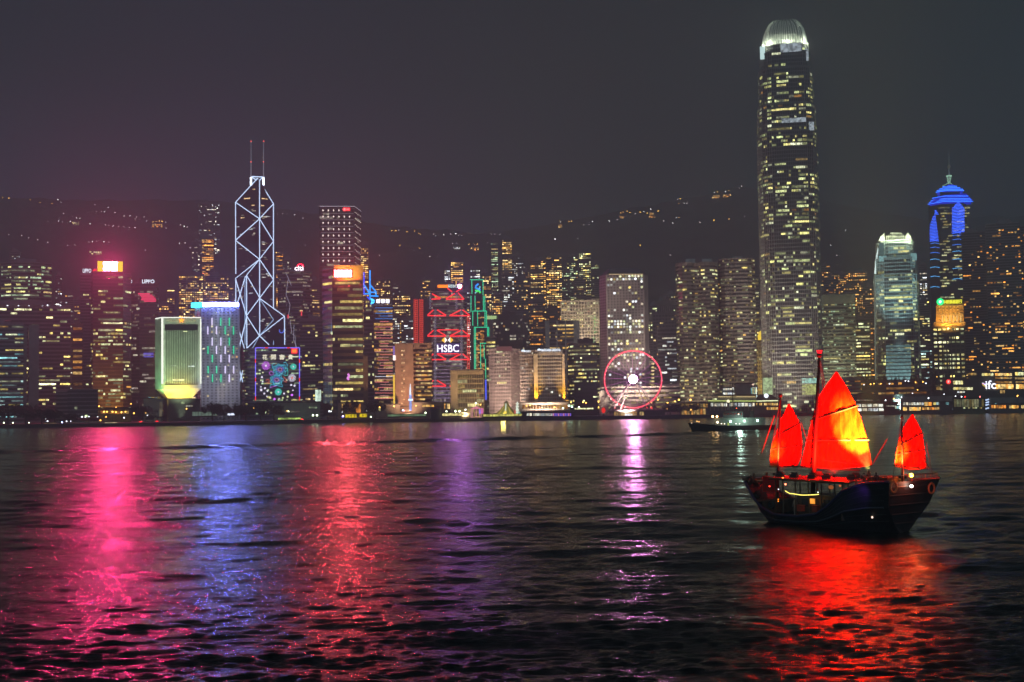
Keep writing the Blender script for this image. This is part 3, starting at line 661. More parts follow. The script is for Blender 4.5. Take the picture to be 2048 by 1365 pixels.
# ---- neon peony block
r, F, P, H = tower('office_block', 'dark banded block wearing a neon picture of peonies and fireworks', 486, 604, 699, 1440, fp=[(486, 22), (491, 8), (500, 2), (511, 0), (604, 0)], bandmat=mat('blue_grey_panel', (.2, .2, .24)), fh=3.6, band=.5, bay=2.8, p=.16, run=1.6, pal='grn', br=1.0, cat='office block', roof=None)
VIO = emit('neon_violet', (125, 110, 255), 2.2); RED = emit('neon_red', (255, 45, 60), 2.2)
x0, x1, y0, y1 = 511, 599, 696, 801
def brd(a0, b0, a1, b1, reds):
    n = 14
    for i in range(n):
        f0, f1 = i / n, (i + 1) / n
        part_tube(r, 'border_tube', F, a0 + (a1 - a0) * f0, b0 + (b1 - b0) * f0, a0 + (a1 - a0) * f1, b0 + (b1 - b0) * f1, -1.2, .45, RED if i in reds else VIO)
brd(x0, y0, x1, y0, (3, 10)); brd(x0, y0, x0, y1, (3, 8, 13)); brd(x1, y0, x1, y1, (3, 8, 13))
def c7(x, y): return 500 + x / 10.5, 680 + y / 10.5
for ch, x in (('花', 312), ('開', 492), ('富', 668), ('貴', 850)):
    X, Yp = c7(x, 365); lettering(r, ch, F.a(X, -1, Yp), -1.3, F.z(Yp, X), width=5.2, height=5.4, material=emit('neon_cream', (250, 245, 215), 1.8), name='sign_character')
X, Yp = c7(930, 235); b = MB(); c = F.at(X, Yp, -1.4); b.box((c.x, c.y, c.z), (6.6, .5, 5.6)); b.build('corner_emblem', RED, r)
b = MB(); b.box((c.x, c.y - .5, c.z), (4.6, .4, 3.4)); b.build('corner_emblem', emit('neon_orange', (255, 140, 50), 1.8), r)
def firework(x, y, rad, M1, M2, n=14):
    X, Yp = c7(x, y); c = F.at(X, Yp, -1.4); R_ = rad / 10.5 * .54
    b = MB()
    for i in range(n):
        a_ = 2 * math.pi * i / n; d = Vector((math.cos(a_), 0, math.sin(a_))); b.tube(c + d * R_ * .3, c + d * R_, .2, .34)
    b.build('neon_firework', M1, r)
    b = MB(); b.disc(c, R_ * .24, .4, (0, 1, 0)); b.build('neon_firework_heart', M2, r)
CY = emit('neon_cyan', (70, 205, 235), 1.9); TQ = emit('neon_teal', (70, 225, 200), 1.8); MG = emit('neon_magenta', (215, 110, 250), 1.9); WH = emit('neon_white', (235, 230, 250), 1.8); ORR = emit('neon_coral', (255, 110, 80), 1.9)
firework(335, 545, 92, MG, WH, 16); firework(912, 565, 66, TQ, WH, 16); firework(882, 800, 80, WH, ORR, 16); firework(595, 1095, 72, TQ, WH, 18)
def peony(x, y, sx, sy):
    for k, (q, M_) in enumerate([(1.0, CY), (.78, CY), (.55, emit('neon_skyblue', (100, 140, 255), 1.8)), (.3, emit('neon_rose', (240, 150, 220), 1.7))]):
        pts = []; n = 60; lob = 7 + k
        for i in range(n):
            a_ = 2 * math.pi * i / n; f = 1 - .22 * abs(math.sin(a_ * lob / 2 + k)); X, Yp = c7(x + sx * q * f * math.cos(a_), y + sy * q * f * math.sin(a_)); pts.append(F.at(X, Yp, -1.4))
        b = MB(); b.path(pts, .2, closed=True, n=5); b.build('neon_petal', M_, r)
peony(630, 625, 165, 125); peony(560, 840, 150, 120)
for pl, M_ in [([(470, 600), (465, 520), (520, 490)], CY), ([(700, 490), (745, 470), (790, 530), (770, 580)], CY), ([(780, 590), (795, 660), (790, 745), (720, 755)], TQ), ([(400, 700), (450, 655), (500, 720), (440, 745), (400, 700)], MG), ([(700, 770), (760, 840), (770, 900), (700, 850)], ORR), ([(330, 850), (400, 830), (400, 910), (350, 900)], ORR), ([(415, 1000), (440, 940), (560, 960), (690, 990), (670, 930)], CY), ([(420, 1005), (480, 985), (560, 965)], MG)]:
    b = MB(); b.path([F.at(*c7(*q), -1.4) for q in pl], .22, n=5); b.build('neon_leaf', M_, r)
rnd = random.Random(8)
for x, y in [(230, 850), (265, 880), (228, 990), (235, 1052), (300, 1130), (445, 1115), (715, 1130), (800, 1090), (900, 1060), (880, 1160), (790, 1195), (420, 1215), (515, 1245), (610, 1237), (690, 1220), (355, 1188), (365, 1075), (315, 1018), (865, 950), (935, 965), (250, 785), (270, 690)]:
    c = F.at(*c7(x, y), -1.4); b = MB(); b.disc(c, rnd.uniform(.7, 1.5), .4, (0, 1, 0), 8); b.build('neon_blossom', rnd.choice([WH, WH, MG, emit('neon_lime', (225, 235, 170), 1.6)]), r)

# ---- tower with the red arc sign
r, F, P, H = tower('office_tower', 'slate tower with horizontal bands and a white roof sign under a red arc', 556, 624, 543, 1720, fp=[(556, 10), (572, 0), (606, 0), (624, 10)], bandmat=mat('slate_panel', (.25, .24, .28)), fh=4.1, band=.4, bay=2.4, p=.42, run=4, pal='dim', br=1.0, roof=None)
tower('office_tower', 'dark lower slab in the shade right of the red arc sign tower', 600, 646, 640, 1600, bandmat=DARKC, fh=4, band=.4, p=.12, run=2, pal='yel', br=1.3)
lettering(r, 'citi', F.a(598, -1, 536), -2, F.z(537, 598), width=F.a(607) - F.a(589.5), height=6.0, material=emit('sign_white_hot', (255, 245, 255), 5))
b = MB(); c = F.at(601, 533, -2.2); b.path([(c.x + 3.8 * math.cos(a_), c.y, c.z - .5 + 3.2 * math.sin(a_)) for a_ in [math.pi * i / 10 for i in range(11)]], .7); b.build('red_arc', emit('arc_red', (255, 20, 45), 12), r)
rnd = random.Random(1)
for L_ in ([(576, 560), (572, 590), (580, 610), (576, 640)], [(580, 642), (584, 668), (590, 672), (592, 705)], [(588, 650), (587, 680), (596, 700)], [(571, 545), (578, 560), (583, 572)]):
    part = MB(); part.path([F.at(x, y, -.9) for x, y in L_], .3); part.build('wavy_light_line', emit('line_pale', (190, 185, 205), 1.0), r)
for x, y0, y1 in ((603, 622, 632), (576, 630, 637)): part_tube(r, 'red_light_bar', F, x, y0, x, y1, -1, .8, emit('bar_red', (255, 70, 80), 1.6))

# ---- star studded tall tower
r, F, P, H = tower('skyscraper', 'tall square tower studded with rows of star lights, a red emblem near its top', 640, 722, 414, 1650, fp=[(640, 0), (708, 0), (722, 34)], dep=30, bandmat=mat('mauve_steel', (.16, .14, .16)), glass=GLASS, fh=4.55, band=.22, fin=4, finw=.25, bay=4, p=.13, run=2, pal='dim', br=.7, roof=None, cat='skyscraper')
STARL = emit('star_light', (235, 215, 205), 2.6)
sb = MB(); sb.tube((-1.0, 0, 0), (1.0, 0, 0), .35, n=5); sb.tube((0, 0, -1.5), (0, 0, 1.2), .3, n=5); sb.ball((0, 0, .2), .62, 8, 5); sm = sb.mesh('star_light', STARL)
for j in range(9):
    y = 421 + j * 12.6
    for i in range(6):
        x = 646 + i * 10.6
        if (j == 0 and i > 3) or (j == 7 and i == 4): continue
        o = link('star_light', sm, r); o.location = F.at(x, y, -.8)
    if j: part_tube(r, 'floor_light_line', F, 642, y - 6, 707, y - 6, -.7, .22, emit('line_mauve', (190, 170, 180), .7))
    for i in range(5):
        o = link('star_light', sm, r); o.location = F.at(710.5 + i * 2.6, y + 4 + i * 2.0, 6 + i * 6.3); o.scale = (.45, .45, .45)
b = MB(); b.disc(F.at(689, 419, -1.3), 2.6, .5, (0, 1, 0)); b.box(F.at(695, 419, -1.3), (6.5, .5, 4.2)); b.build('roof_emblem', emit('emblem_red', (255, 60, 70), 2.6), r)
b = MB(); b.disc(F.at(689, 419, -1.8), 1.4, .5, (0, 1, 0)); b.box(F.at(695.5, 419, -1.8), (3.2, .5, .9)); b.build('roof_emblem', emit('emblem_pale', (255, 170, 165), 1.8), r)
part_tube(r, 'roof_edge_light', F, 638, 413, 709, 413, -.8, .35, emit('line_white', (210, 200, 215), 1.0)); part_tube(r, 'roof_edge_light', F, 709, 413, 722, 423, -.8, .3, MATS['line_white'], 33)

# ---- golden tower with the white screen
r, F, P, H = tower('office_tower', 'golden lit tower with a sloping blue red glass flank and a white screen on top', 646, 728, 540, 1340, fp=[(646, 14), (665, 0), (726, 0)], dep=30, bandmat=mat('bronze_band', (.2, .15, .10)), fh=6.3, band=.48, bay=2.5, p=.98, run=9, pal='yel', br=1.5, roof=None, even=True, dens=lambda z: (.15 if .37 < z < .43 else 1.0))
part_box(r, 'lower_wing', F, 726.5, 736, 712, 812, 2, 25, mat('bronze_band', None))
part_box(r, 'crown_wall', F, 668, 726, 531, 560, -.6, 1.0, mat('gold_panel', (.6, .42, .12)))
SCRN = bpy.data.materials.new('white_screen'); SCRN.use_nodes = True; t = SCRN.node_tree; t.nodes.clear(); o = N(t, 'ShaderNodeOutputMaterial'); e = N(t, 'ShaderNodeEmission'); e.inputs['Color'].default_value = (1, .07, .10, 1); e.inputs['Strength'].default_value = 650; t.links.new(e.outputs[0], o.inputs['Surface']); SCRN.cycles.emission_sampling = 'FRONT'
part_box(r, 'screen_frame', F, 667, 704.5, 539.5, 555.5, -1.4, .5, emit('frame_red', (255, 60, 50), 3)); screen(r, 'screen', F, 669, 703, 541, 554, -1.9, SCRN)
for i in range(6):
    x = 648 + i * 3.0; v = 14 - i * 2.4
    for (ya, yb_, M_) in ((536, 595, emit('fin_white', (165, 155, 175), .55)), (595, 645, emit('fin_pink', (190, 150, 170), .55)), (645, 668, emit('fin_blue', (135, 175, 235), .8)), (668, 725, emit('fin_rose', (190, 105, 120), .6)), (725, 765, MATS['fin_pink']), (765, 812, emit('fin_cyan', (130, 165, 185), .5))):
        part_tube(r, 'light_fin', F, x, ya, x, yb_, v - 1.2, .28, M_)
b = MB()
for y in range(552, 812, 6): b.box((F.a(655.5, 7, y), 5.6, F.z(y, 655)), (12, .5, .35), -.98)
b.build('flank_louvre', mat('slate_panel', None), r)
b = MB(); b.path([F.at(x, y, -.8) for x, y in ((696, 748), (698, 752), (695, 757), (698, 760))], 1.1); b.build('pink_figure_sign', emit('sign_pink', (250, 150, 250), 1.6), r)
lamp(r, 'floodlight', (F.a(690), -14, F.z(556, 690)), 'SPOT', (255, 200, 90), 40000, 2, F.at(697, 538, 0), 120, .8)

# ---- blue masts and striped tower
r, F, P, H = tower('office_tower', 'slim tower striped with red and blue light lines under a blue roof sign', 748, 786, 612, 1450, bandmat=DARKC, fh=4.7, band=.32, bay=2.4, p=.55, run=3, pal='warm', br=1.0, roof=None)
tower('office_tower', 'dark flank tower between the golden tower and the striped tower', 728, 752, 600, 1480, bandmat=DARKC, fh=4.5, band=.3, bay=2.2, p=.1, run=1, pal='yel', br=1.5, roof=None)
rnd = random.Random(3); 
for k in range(34):
    y = 616 + k * 5.5
    M_ = emit('stripe_blue', (60, 140, 235), 1.6) if k < 5 else (emit('stripe_rose', (250, 130, 130), 1.6) if k % 2 else emit('stripe_pale', (240, 170, 160), 1.3))
    if 24 < k < 26: M_ = emit('stripe_white', (225, 235, 255), 1.6)
    xa = 750 + rnd.choice([0, 0, 6, 10]); xb = 785.5 - rnd.choice([0, 0, 0, 8]); part_tube(r, 'light_line', F, xa, y, xb, y, -1, .26, M_)
BLU = emit('mast_blue', (0, 150, 255), 2.4); BLU2 = emit('mast_deep_blue', (40, 70, 255), 2.2)
for i, (a0, b0, a1, b1) in enumerate([(728, 545, 728, 590), (740, 541, 740, 600), (728, 570, 740, 588), (740, 570, 752, 584), (752, 584, 752, 593), (729, 588, 740, 588), (741, 585, 752, 585), (740, 592, 757, 593), (734, 594, 740, 600)]):
    part_tube(r, 'mast_tube', F, a0, b0, a1, b1, 2, .75, BLU2 if i in (0, 8) else BLU)
b = MB(); c = F.at(745, 603, -1.6); b.add([c + Vector(q) for q in ((-2, 0, 3.4), (1.6, 0, 2.0), (2.4, 0, .3), (-1.4, 0, .3))] + [c + Vector(q) for q in ((-2, .5, 3.4), (1.6, .5, 2.0), (2.4, .5, .3), (-1.4, .5, .3))], [(3, 2, 1, 0), (4, 5, 6, 7), (0, 1, 5, 4), (1, 2, 6, 5), (2, 3, 7, 6), (3, 0, 4, 7)])
b.add([c + Vector(q) for q in ((-1.4, 0, -.3), (2.4, 0, -.3), (1.6, 0, -2), (-2, 0, -3.4))], [(3, 2, 1, 0)]); b.build('roof_emblem', emit('sign_azure', (50, 170, 255), 5), r)
for i in range(3):
    x = 756.5 + i * 9.3; b = MB(); c = F.at(x, 602.8, -1.6); b.box(c, (4.1, .5, 3.6)); b.box(c + Vector((0, 0, 0)), (3.4, .6, 4.2)); b.build('sign_character', emit('sign_lilac', (235, 235, 255), 3.5), r)

# ---- terracotta block
F = Frame(826, 750, 1335); r, F, P, H = tower('office_block', 'terracotta block with a blank flank and curved balconied window front', 790, 866, 690, 1335, fp=[(790, 6), (797, 0), (827, 0), (829, 2), (836, -2.5), (848, -4), (858, -2.5), (864, 2)], bandmat=mat('terracotta', (.43, .29, .23)), glass=GLASSR, fh=4.6, band=.42, bay=2.4, p=.0, run=3, pal='warm', br=1.1, cat='office block', roof=None)
part_box(r, 'blank_wall', F, 790, 827, 687, 812, -1.2, 1.6, MATS['terracotta']); part_box(r, 'roof_wall', F, 828, 862, 686, 697, -3, 12, MATS['terracotta'])
b = MB(); wn = []; rnd = random.Random(5)
for k in range(14):
    y = 702 + k * 8.1
    for x in (804, 808): wn.append((F.a(x, -1.3, y), -1.35, F.z(y, x), .9, 1.3, 0, s2l((240, 205, 150)), rnd.choice([.2, .6, 1.6, 2.2])))
    xx = 831
    while xx < 860:
        L = rnd.uniform(2, 12)
        if rnd.random() < .72: c = F.at(min(xx + L / 2, 860), y, -4.4); wn.append((c.x, c.y, c.z, L * .45, 1.6, 0, s2l(rnd.choice(PAL['warm'])), rnd.uniform(.4, 1.7)))
        xx += L
put_windows(r, wn)
part_box(r, 'yellow_glow_strip', F, 786.5, 789.5, 750, 808, 2, 3, emit('glow_amber', (255, 205, 70), 1.7))
part_box(r, 'small_sign', F, 786, 791, 711, 721, -2, .6, emit('sign_cream', (255, 225, 215), 3)); part_box(r, 'small_sign', F, 786, 790, 693, 710, -1, .6, emit('sign_violet_dim', (150, 120, 210), 1.2))
flood(r, F, 815, 740, (255, 190, 140), 85000, 60, 90)

# ---- red lattice shaft
F = Frame(838, 650, 1520); r = F.root('lattice_shaft', 'service shaft glowing with two columns of red lattice lights', 'tower')
b = MB(); b.box((F.a(838), 10, F.z(598, 838) / 2), (F.a(849) - F.a(827), 16, F.z(598, 838))); b.build('core_wall', mat('dark_red_cladding', (.12, .04, .04)), r)
part_box(r, 'grey_flank', F, 848, 862, 600, 690, 4, 14, mat('mauve_steel', None))
RL = emit('lattice_red', (255, 75, 55), 1.5)
for x in (830, 841):
    b = MB()
    for k in range(23):
        y = 600 + k * 4; b.tube(F.at(x - 2.2, y, 1), F.at(x + 4.5, y + 1.5, 1), .3, n=4); b.ball(F.at(x, y + 1, .6), .55, 6, 4); b.ball(F.at(x + 4, y + 1, .6), .55, 6, 4)
    for dx in (-2.4, 1.4, 5): b.tube(F.at(x + dx, 598, .8), F.at(x + dx, 690, .8), .2, n=4)
    b.build('lattice_light', RL, r)

# ---- bank tower with red trusses
r, F, P, H = tower('bank_headquarters', 'grey suspended bank tower with red neon trusses and white letters on its front', 863, 934, 585, 1500, fp=[(863, 5), (866, 0), (928, 0), (934, 5)], bandmat=mat('grey_steel', (.22, .20, .24)), fh=4.0, band=.35, bay=2.2, p=.42, run=3, pal='dim', br=.9, roof=None, cat='bank building')
RT = emit('truss_red', (255, 45, 50), 2.6)
T_ = [(895, 577, 904, 584), (924, 577, 912, 584), (864, 588, 881, 597), (881, 598, 863, 599), (910, 587, 892, 598), (892, 599, 928, 599), (928, 599, 916, 586)]
for y0, dy, kk in ((620, 11, 1), (661, 11, 1), (708, 11, 1), (761, 11, 1)):
    T_ += [(867, y0, 855, y0 + dy), (855, y0 + dy + .7, 892, y0 + dy + .7), (874, y0, 892, y0 + dy), (922, y0, 901, y0 + dy), (899, y0 + dy + .7, 939, y0 + dy + .7), (925, y0, 939, y0 + dy)]
for s_ in T_: part_tube(r, 'truss_tube', F, *s_, -2, .62, RT)
for y0 in (660, 708): part_tube(r, 'truss_tube', F, 875, y0, 917, y0, -2, .5, RT)
for x, ya in ((870.5, 619), (923, 619), (860.5, 586), (913, 586)):
    yb_ = 805 if ya > 600 else 619
    for k in range(int((yb_ - ya) / 5.4)):
        b = MB(); c = F.at(x, ya + 3 + k * 5.4, -2.6); n_ = [c + Vector((1.3 * math.cos(a_), 0, 1.35 * math.sin(a_))) for a_ in (0, 1.571, 3.142, 4.712)]; b.path(n_, .22, n=4, closed=True)
        b.build('mast_light_ring', emit('ring_lilac', (190, 180, 205), .9), r)
b = MB()
for k in range(27): b.tube(F.at(934.5, 632 + k * 4, -1.8), F.at(939, 634 + k * 4, -1.8), .4, n=4)
for dx in (934.5, 939): b.tube(F.at(dx, 631, -1.8), F.at(dx, 741, -1.8), .35, n=4)
b.build('lattice_light', RL, r)
HX = emit('hex_gold', (255, 190, 40), 2.2); HR = emit('hex_white', (255, 245, 235), 2.4)
c = F.at(895, 680.5, -2.6); k_ = 6.6
b = MB()
part_box(r, 'sign_panel', F, 873, 919.5, 687, 707, -1.9, .3, emit('panel_violet', (105, 75, 165), .55))
for s_ in (-1, 1):
    pts = [Vector((s_ * k_, 0, 0)), Vector((s_ * k_ * .48, 0, 3.2)), Vector((s_ * k_ * .48, 0, -3.2))]; b.add([c + q for q in pts] + [c + q + Vector((0, .5, 0)) for q in pts], [(0, 1, 2), (3, 4, 5), (2, 1, 0), (0, 1, 4, 3), (1, 2, 5, 4), (2, 0, 3, 5)])
b.build('sign_emblem', HX, r)
b = MB()
for s_ in (-1, 1):
    pts = [Vector((s_ * k_ * .46, 0, 3.2)), Vector((s_ * k_ * .46, 0, -3.2)), Vector((s_ * .3, 0, 0))]; b.add([c + q for q in pts] + [c + q + Vector((0, .5, 0)) for q in pts], [(0, 1, 2), (2, 1, 0), (3, 4, 5), (0, 1, 4, 3), (1, 2, 5, 4), (2, 0, 3, 5)])
b.build('sign_emblem', HR, r)
lettering(r, 'HSBC', F.a(896, -2, 697), -2.6, F.z(697.5, 896), width=F.a(918) - F.a(874.5), height=8.4, material=emit('letters_white', (245, 240, 255), 3.2))
part_box(r, 'roof_sign_bar', F, 875, 896, 570, 576, -1.5, 1.5, emit('sign_orange', (255, 130, 20), 2.6))
lettering(r, 'HSBC', F.a(905.5, -1, 573), -1.6, F.z(573, 905), width=F.a(915) - F.a(896.8), height=3.4, material=emit('letters_pale', (205, 235, 235), 1.8))
b = MB(); b.disc(F.at(919.5, 573, -1.8), 2.9, 1, (0, 1, 0), 6); b.build('roof_emblem', emit('emblem_side', (255, 150, 170), 5), r); screen(r, 'roof_emblem_light', F, 916.5, 922.5, 570, 576, -2.5, emit('emblem_hot', (200, 115, 250), 1500, True))
b = MB(); b.box(((F.a(870) + F.a(924)) / 2, 4, F.z(578, 897)), (F.a(922) - F.a(872), 10, 4)); b.build('roof_platform', BLACK, r)
flood(r, F, 896, 740, (215, 190, 230), 60000, 50, 80)

# ---- green outlined stepped tower
F = Frame(958, 660, 1500); r = F.root('stepped_tower', 'dark stepped tower drawn in green neon outlines with a blue green swirl at its top', 'tower')
GN = emit('neon_green_line', (40, 220, 160), 1.7); ST = [(941, 966.5, 560, 591), (942, 970, 592, 624), (945.5, 973.5, 623, 656), (946.5, 978, 655, 690), (947.5, 981, 687, 812)]
for i, (xa, xb, ya, yb_) in enumerate(ST):
    b = MB(); b.box(((F.a(xa) + F.a(xb)) / 2, 10 - i * 1.2, F.z(ya, xa) / 2), (F.a(xb) - F.a(xa), 20, F.z(ya, xa))); b.build('tier_wall', GLASS, r)
for s_ in [(940, 560, 967, 560), (943.5, 560, 944, 588), (966, 560, 966, 591), (942, 592, 942, 624), (950, 592, 950.5, 622), (966.5, 592, 967, 622), (969.5, 592, 970, 622), (945, 622.5, 973.5, 622.5), (945.5, 622.5, 945.5, 652), (955, 623, 955.5, 652), (970, 623, 970, 655), (973, 622, 973.5, 655), (948, 655, 977.5, 655), (948.5, 655, 949, 740), (951, 655, 951.5, 740), (975, 655, 975.5, 690), (977.5, 655, 978, 690), (960, 687, 980.5, 687), (961, 687, 961.5, 738), (968, 690, 968.5, 718), (980, 687, 981, 718), (971, 718, 971.5, 758)]: part_tube(r, 'neon_outline', F, *s_, -9, .42, GN)
part_tube(r, 'neon_outline', F, 971.5, 760, 972, 800, -9, .8, emit('neon_indigo', (60, 90, 255), 2))
for pl, M_, rr2 in [([(957, 568), (952, 572), (951, 576), (956, 578), (960, 580), (959, 584)], emit('swirl_blue', (30, 140, 235), 2.4), 1.0), ([(951, 580), (953, 583), (958, 582), (961, 586)], emit('swirl_green', (60, 225, 90), 2.2), 1.1), ([(950, 587), (954, 583), (959, 577), (960, 573)], emit('swirl_pale', (120, 215, 215), 1.6), .8)]:
    b = MB(); b.path([F.at(x, y, -10) for x, y in pl], rr2); b.build('roof_emblem', M_, r)
wn = []; rnd = random.Random(6)
for k in range(90):
    x = rnd.choice([rnd.uniform(952, 959), rnd.uniform(963, 967)]); y = rnd.uniform(600, 742) if k < 20 else rnd.uniform(662, 745); c = F.at(x, y, -10); wn.append((c.x, 10 - 4 * 1.2 - 10.2, c.z, rnd.uniform(1.5, 4.5), 1.3, 0, s2l(rnd.choice(PAL['org'])), rnd.uniform(.4, 1.4)))
put_windows(r, wn)

# ---- middle front row
r, F, P, H = tower('civic_building', 'low brown slab with a blank end wall and a gridded window front on the waterfront', 902, 967, 742, 1290, bandmat=mat('tan_wall', (.36, .27, .21)), fh=4.6, band=.22, fin=2.2, finw=.5, bay=2.2, p=.2, run=4, pal='yel', br=.9, cat='public building', roof=None)
part_box(r, 'blank_wall', F, 901, 915, 741, 822, -1.6, 6, MATS['tan_wall']); part_box(r, 'roof_wall', F, 915, 967, 741, 748, -1.2, 6, MATS['tan_wall'])
flood(r, F, 930, 790, (255, 215, 150), 60000, 45, 95)
r, F, P, H = tower('office_block', 'stone block with a faint pink lit roof edge left of the hotel with white lettering', 979, 1042, 700, 1390, fp=[(979, 3), (990, 0), (1021, 0), (1042, 12)], bandmat=mat('mauve_stone', (.42, .35, .34)), fh=3.6, band=.45, fin=1.8, finw=.6, bay=1.8, p=.05, run=1, pal='grn', br=1.0, cat='office block', roof=None)
part_box(r, 'roof_edge_light', F, 993, 1024, 693.5, 702.5, -1.0, 5, emit('edge_pink', (150, 95, 95), .7))
flood(r, F, 1005, 740, (255, 215, 190), 130000, 60, 95)
r, F, P, H = tower('hotel', 'stone hotel with white lettering along its roof and two golden uplit piers', 1041, 1128, 703, 1345, fp=[(1041, 14), (1071, 0), (1126, 0)], bandmat=mat('hotel_stone', (.36, .32, .29)), fh=3.6, band=.4, fin=2.4, finw=.5, bay=2.4, p=.13, run=1, pal='wht', br=1.3, cat='hotel', roof=None)
for x0_, x1_ in ((1068, 1076), (1124.5, 1130)):
    o = part_box(r, 'uplit_pier', F, x0_, x1_, 708, 812, -1.6, 4, mat('pier_stone', (.55, .47, .36)))
    xm = (x0_ + x1_) / 2; lamp(r, 'floodlight', (F.a(xm), -6.5, F.z(808, xm)), 'SPOT', (255, 185, 30), 90000, .5, F.at(xm, 770, -1.6), 62, .9)
    lamp(r, 'floodlight', (F.a(xm), -12, F.z(810, xm)), 'SPOT', (255, 195, 70), 90000, .5, F.at(xm, 740, -1.6), 36, .9)
lettering(r, 'MANDARIN ORIENTAL', F.a(1102, -1, 700), -1.4, F.z(700.5, 1102), width=F.a(1121) - F.a(1083), height=2.5, material=NEONW)
lettering(r, 'MANDARIN ORIENTAL', F.a(1058, -1, 702.5), 4, F.z(702.5, 1058), width=F.a(1068) - F.a(1048), height=2.1, material=NEONW)
for x_, v_ in ((1078.5, -1.4), (1046.5, 10)):
    b = MB(); c = F.at(x_, 701 if x_ > 1060 else 703, v_)
    for i in range(7):
        a_ = math.pi * i / 6; b.tube(c, c + Vector((2.0 * math.cos(a_), 0, 1.5 * math.sin(a_) + .2)), .2, .34, n=5)
    b.build('fan_emblem', NEONW, r)
part_box(r, 'roof_wall', F, 1077, 1124, 704, 709, -1, 6, MATS['hotel_stone'])
flood(r, F, 1085, 750, (255, 220, 190), 70000, 60, 95)
r, F, P, H = tower('office_block', 'tower with white end piers and yellow lit floors rising behind the lettered hotel', 1093, 1160, 644, 1560, fp=[(1093, 0), (1158, 0)], bandmat=DARKC, fh=4.4, band=.5, bay=2.6, p=.45, run=3, pal='warm', br=1.3, cat='office block', roof=None)
for x0_, x1_ in ((1091.5, 1100), (1114, 1116), (1131, 1133.5), (1148, 1160)): part_box(r, 'white_pier', F, x0_, x1_, 642, 800, -1, 4, WHITE)
r, F, P, H = tower('office_block', 'pale gridded block with lit square windows left of the round windowed tower', 1124, 1200, 603, 1660, fp=[(1124, 0), (1199, 0)], bandmat=mat('cream_grid', (.50, .45, .38)), fh=4.1, band=.38, fin=3.6, finw=1.3, bay=3.6, p=.42, run=1, pal='yel', br=1.1, cat='office block', roof=None, dens=lambda z: 1.6 if z > .7 else .55)
part_box(r, 'upper_storey', F, 1182, 1200, 598, 612, 1, 20, MATS['cream_grid']); flood(r, F, 1160, 640, (255, 225, 190), 90000, 60, 90, low=90)
b = MB(); rnd = random.Random(12)
for k in range(60): y = rnd.uniform(635, 696); b.ball(F.at(1187.5 + 3 * math.sin(y * .06) + rnd.gauss(0, 1.7), y, -2.0), .34, 5, 3)
b.build('green_light_net', emit('net_green', (20, 220, 130), 1.8), r)
tower('office_block', 'nearly black block with rows of small white windows beside the lettered hotel', 1137, 1199, 689, 1370, fp=[(1137, 10), (1148, 0), (1194, 0), (1199, 6)], bandmat=mat('black_cladding', (.02, .02, .025)), fh=4.0, band=.5, bay=2.0, p=.5, run=2.2, pal='yel', br=1.5, cat='office block')
r, F, P, H = tower('office_tower', 'dark glass tower with a rounded top and a pale green lit pavilion beside it', 988, 1060, 632, 1750, fp=[(988, 12), (998, 2), (1020, 0), (1046, 2), (1060, 12)], bandmat=mat('black_cladding', None), glass=GLASSB, fh=4.2, band=.25, bay=2.8, p=.12, run=1, pal='dim', br=1.3)
part_box(r, 'lit_roof_pavilion', F, 972, 993, 632, 638, 4, 12, emit('pavilion_green', (190, 225, 150), 1.3)); part_box(r, 'side_block', F, 972, 987, 639, 800, 5, 15, DARKC)
for x in (984, 991): part_tube(r, 'roof_mast', F, x, 612, x, 634, 6, .35, emit('mast_pale', (120, 120, 125), .4))
tower('office_block', 'yellow lit office floors low behind the stepped green tower', 973, 992, 676, 1420, bandmat=DARKC, fh=4, band=.4, p=.7, run=4, pal='yel', br=1.4, cat='office block', roof=None)
# ---- tower with round windows
F = Frame(1249, 680, 1330); r = F.root('porthole_tower', 'stone tower covered in rows of round windows, behind the pink ferris wheel', 'tower')
fp = [(1200.5, 14), (1214, 0), (1290, 0), (1298, 9)]; pol = footprint(F, fp, 28); H = F.z(551, 1249)
JST = mat('tower_stone', (.36, .32, .31), .6, 0, .12)
b = MB(); b.prism(pol, 0, H); b.build('wall', JST, r)
b = MB(); b.prism(offset(pol, .3), H, H + 1.0); b.prism(offset(pol, -1.0), H + 1.0, H + 8, offset(pol, -8)); b.build('roof', mat('roof_grey', (.22, .2, .2)), r)
part_tube(r, 'roof_edge_light', F, 1218, 549, 1286, 549, -.4, .3, emit('edge_warm', (235, 205, 150), 1.2))
rnd = random.Random(20); lit = []; drk = MB(); wid = F.a(1290) - F.a(1214)
for k in range(42):
    y = 553 + k * 5.62; pk = [.75, .7, .5, .12, .15, .35, .3, .05, .1, .35, .45, .5][k] if k < 12 else rnd.choice([.1, .3, .5, .75, .85])
    if k > 30: pk *= .45
    prev = False
    for i in range(12):
        a = F.a(1214) + wid * (i + .75) / 12.5; z = F.z(y, 1250)
        pp = pk * (1.35 if prev else .8); on = rnd.random() < pp; prev = on
        if on: lit.append((a, z, rnd.choice(PAL['yel'] + PAL['wht'] + PAL['wht']), rnd.choice([.5, 1.2, 2.0, 2.6])))
        else: drk.tube((a, -.12, z), (a, .3, z), .88, n=8)
drk.build('dark_porthole', GLASS, r, kind='stuff')
lit.sort(key=lambda w: -w[3])
for a, z, c, st in lit[:100]:
    o = link('porthole_window', unit_disc(), r); o.location = (a, -.16, z); o.scale = (2.35, .3, 2.35); o.color = (*s2l(c), st / 10)
b = MB()
for a, z, c, st in lit[100:]: b.tube((a, -.3, z), (a, .0, z), 1.15, n=8, col=(*s2l(c), st / 10))
b.build('porthole_window', WIN_VTX, r, kind='stuff')
b = MB()
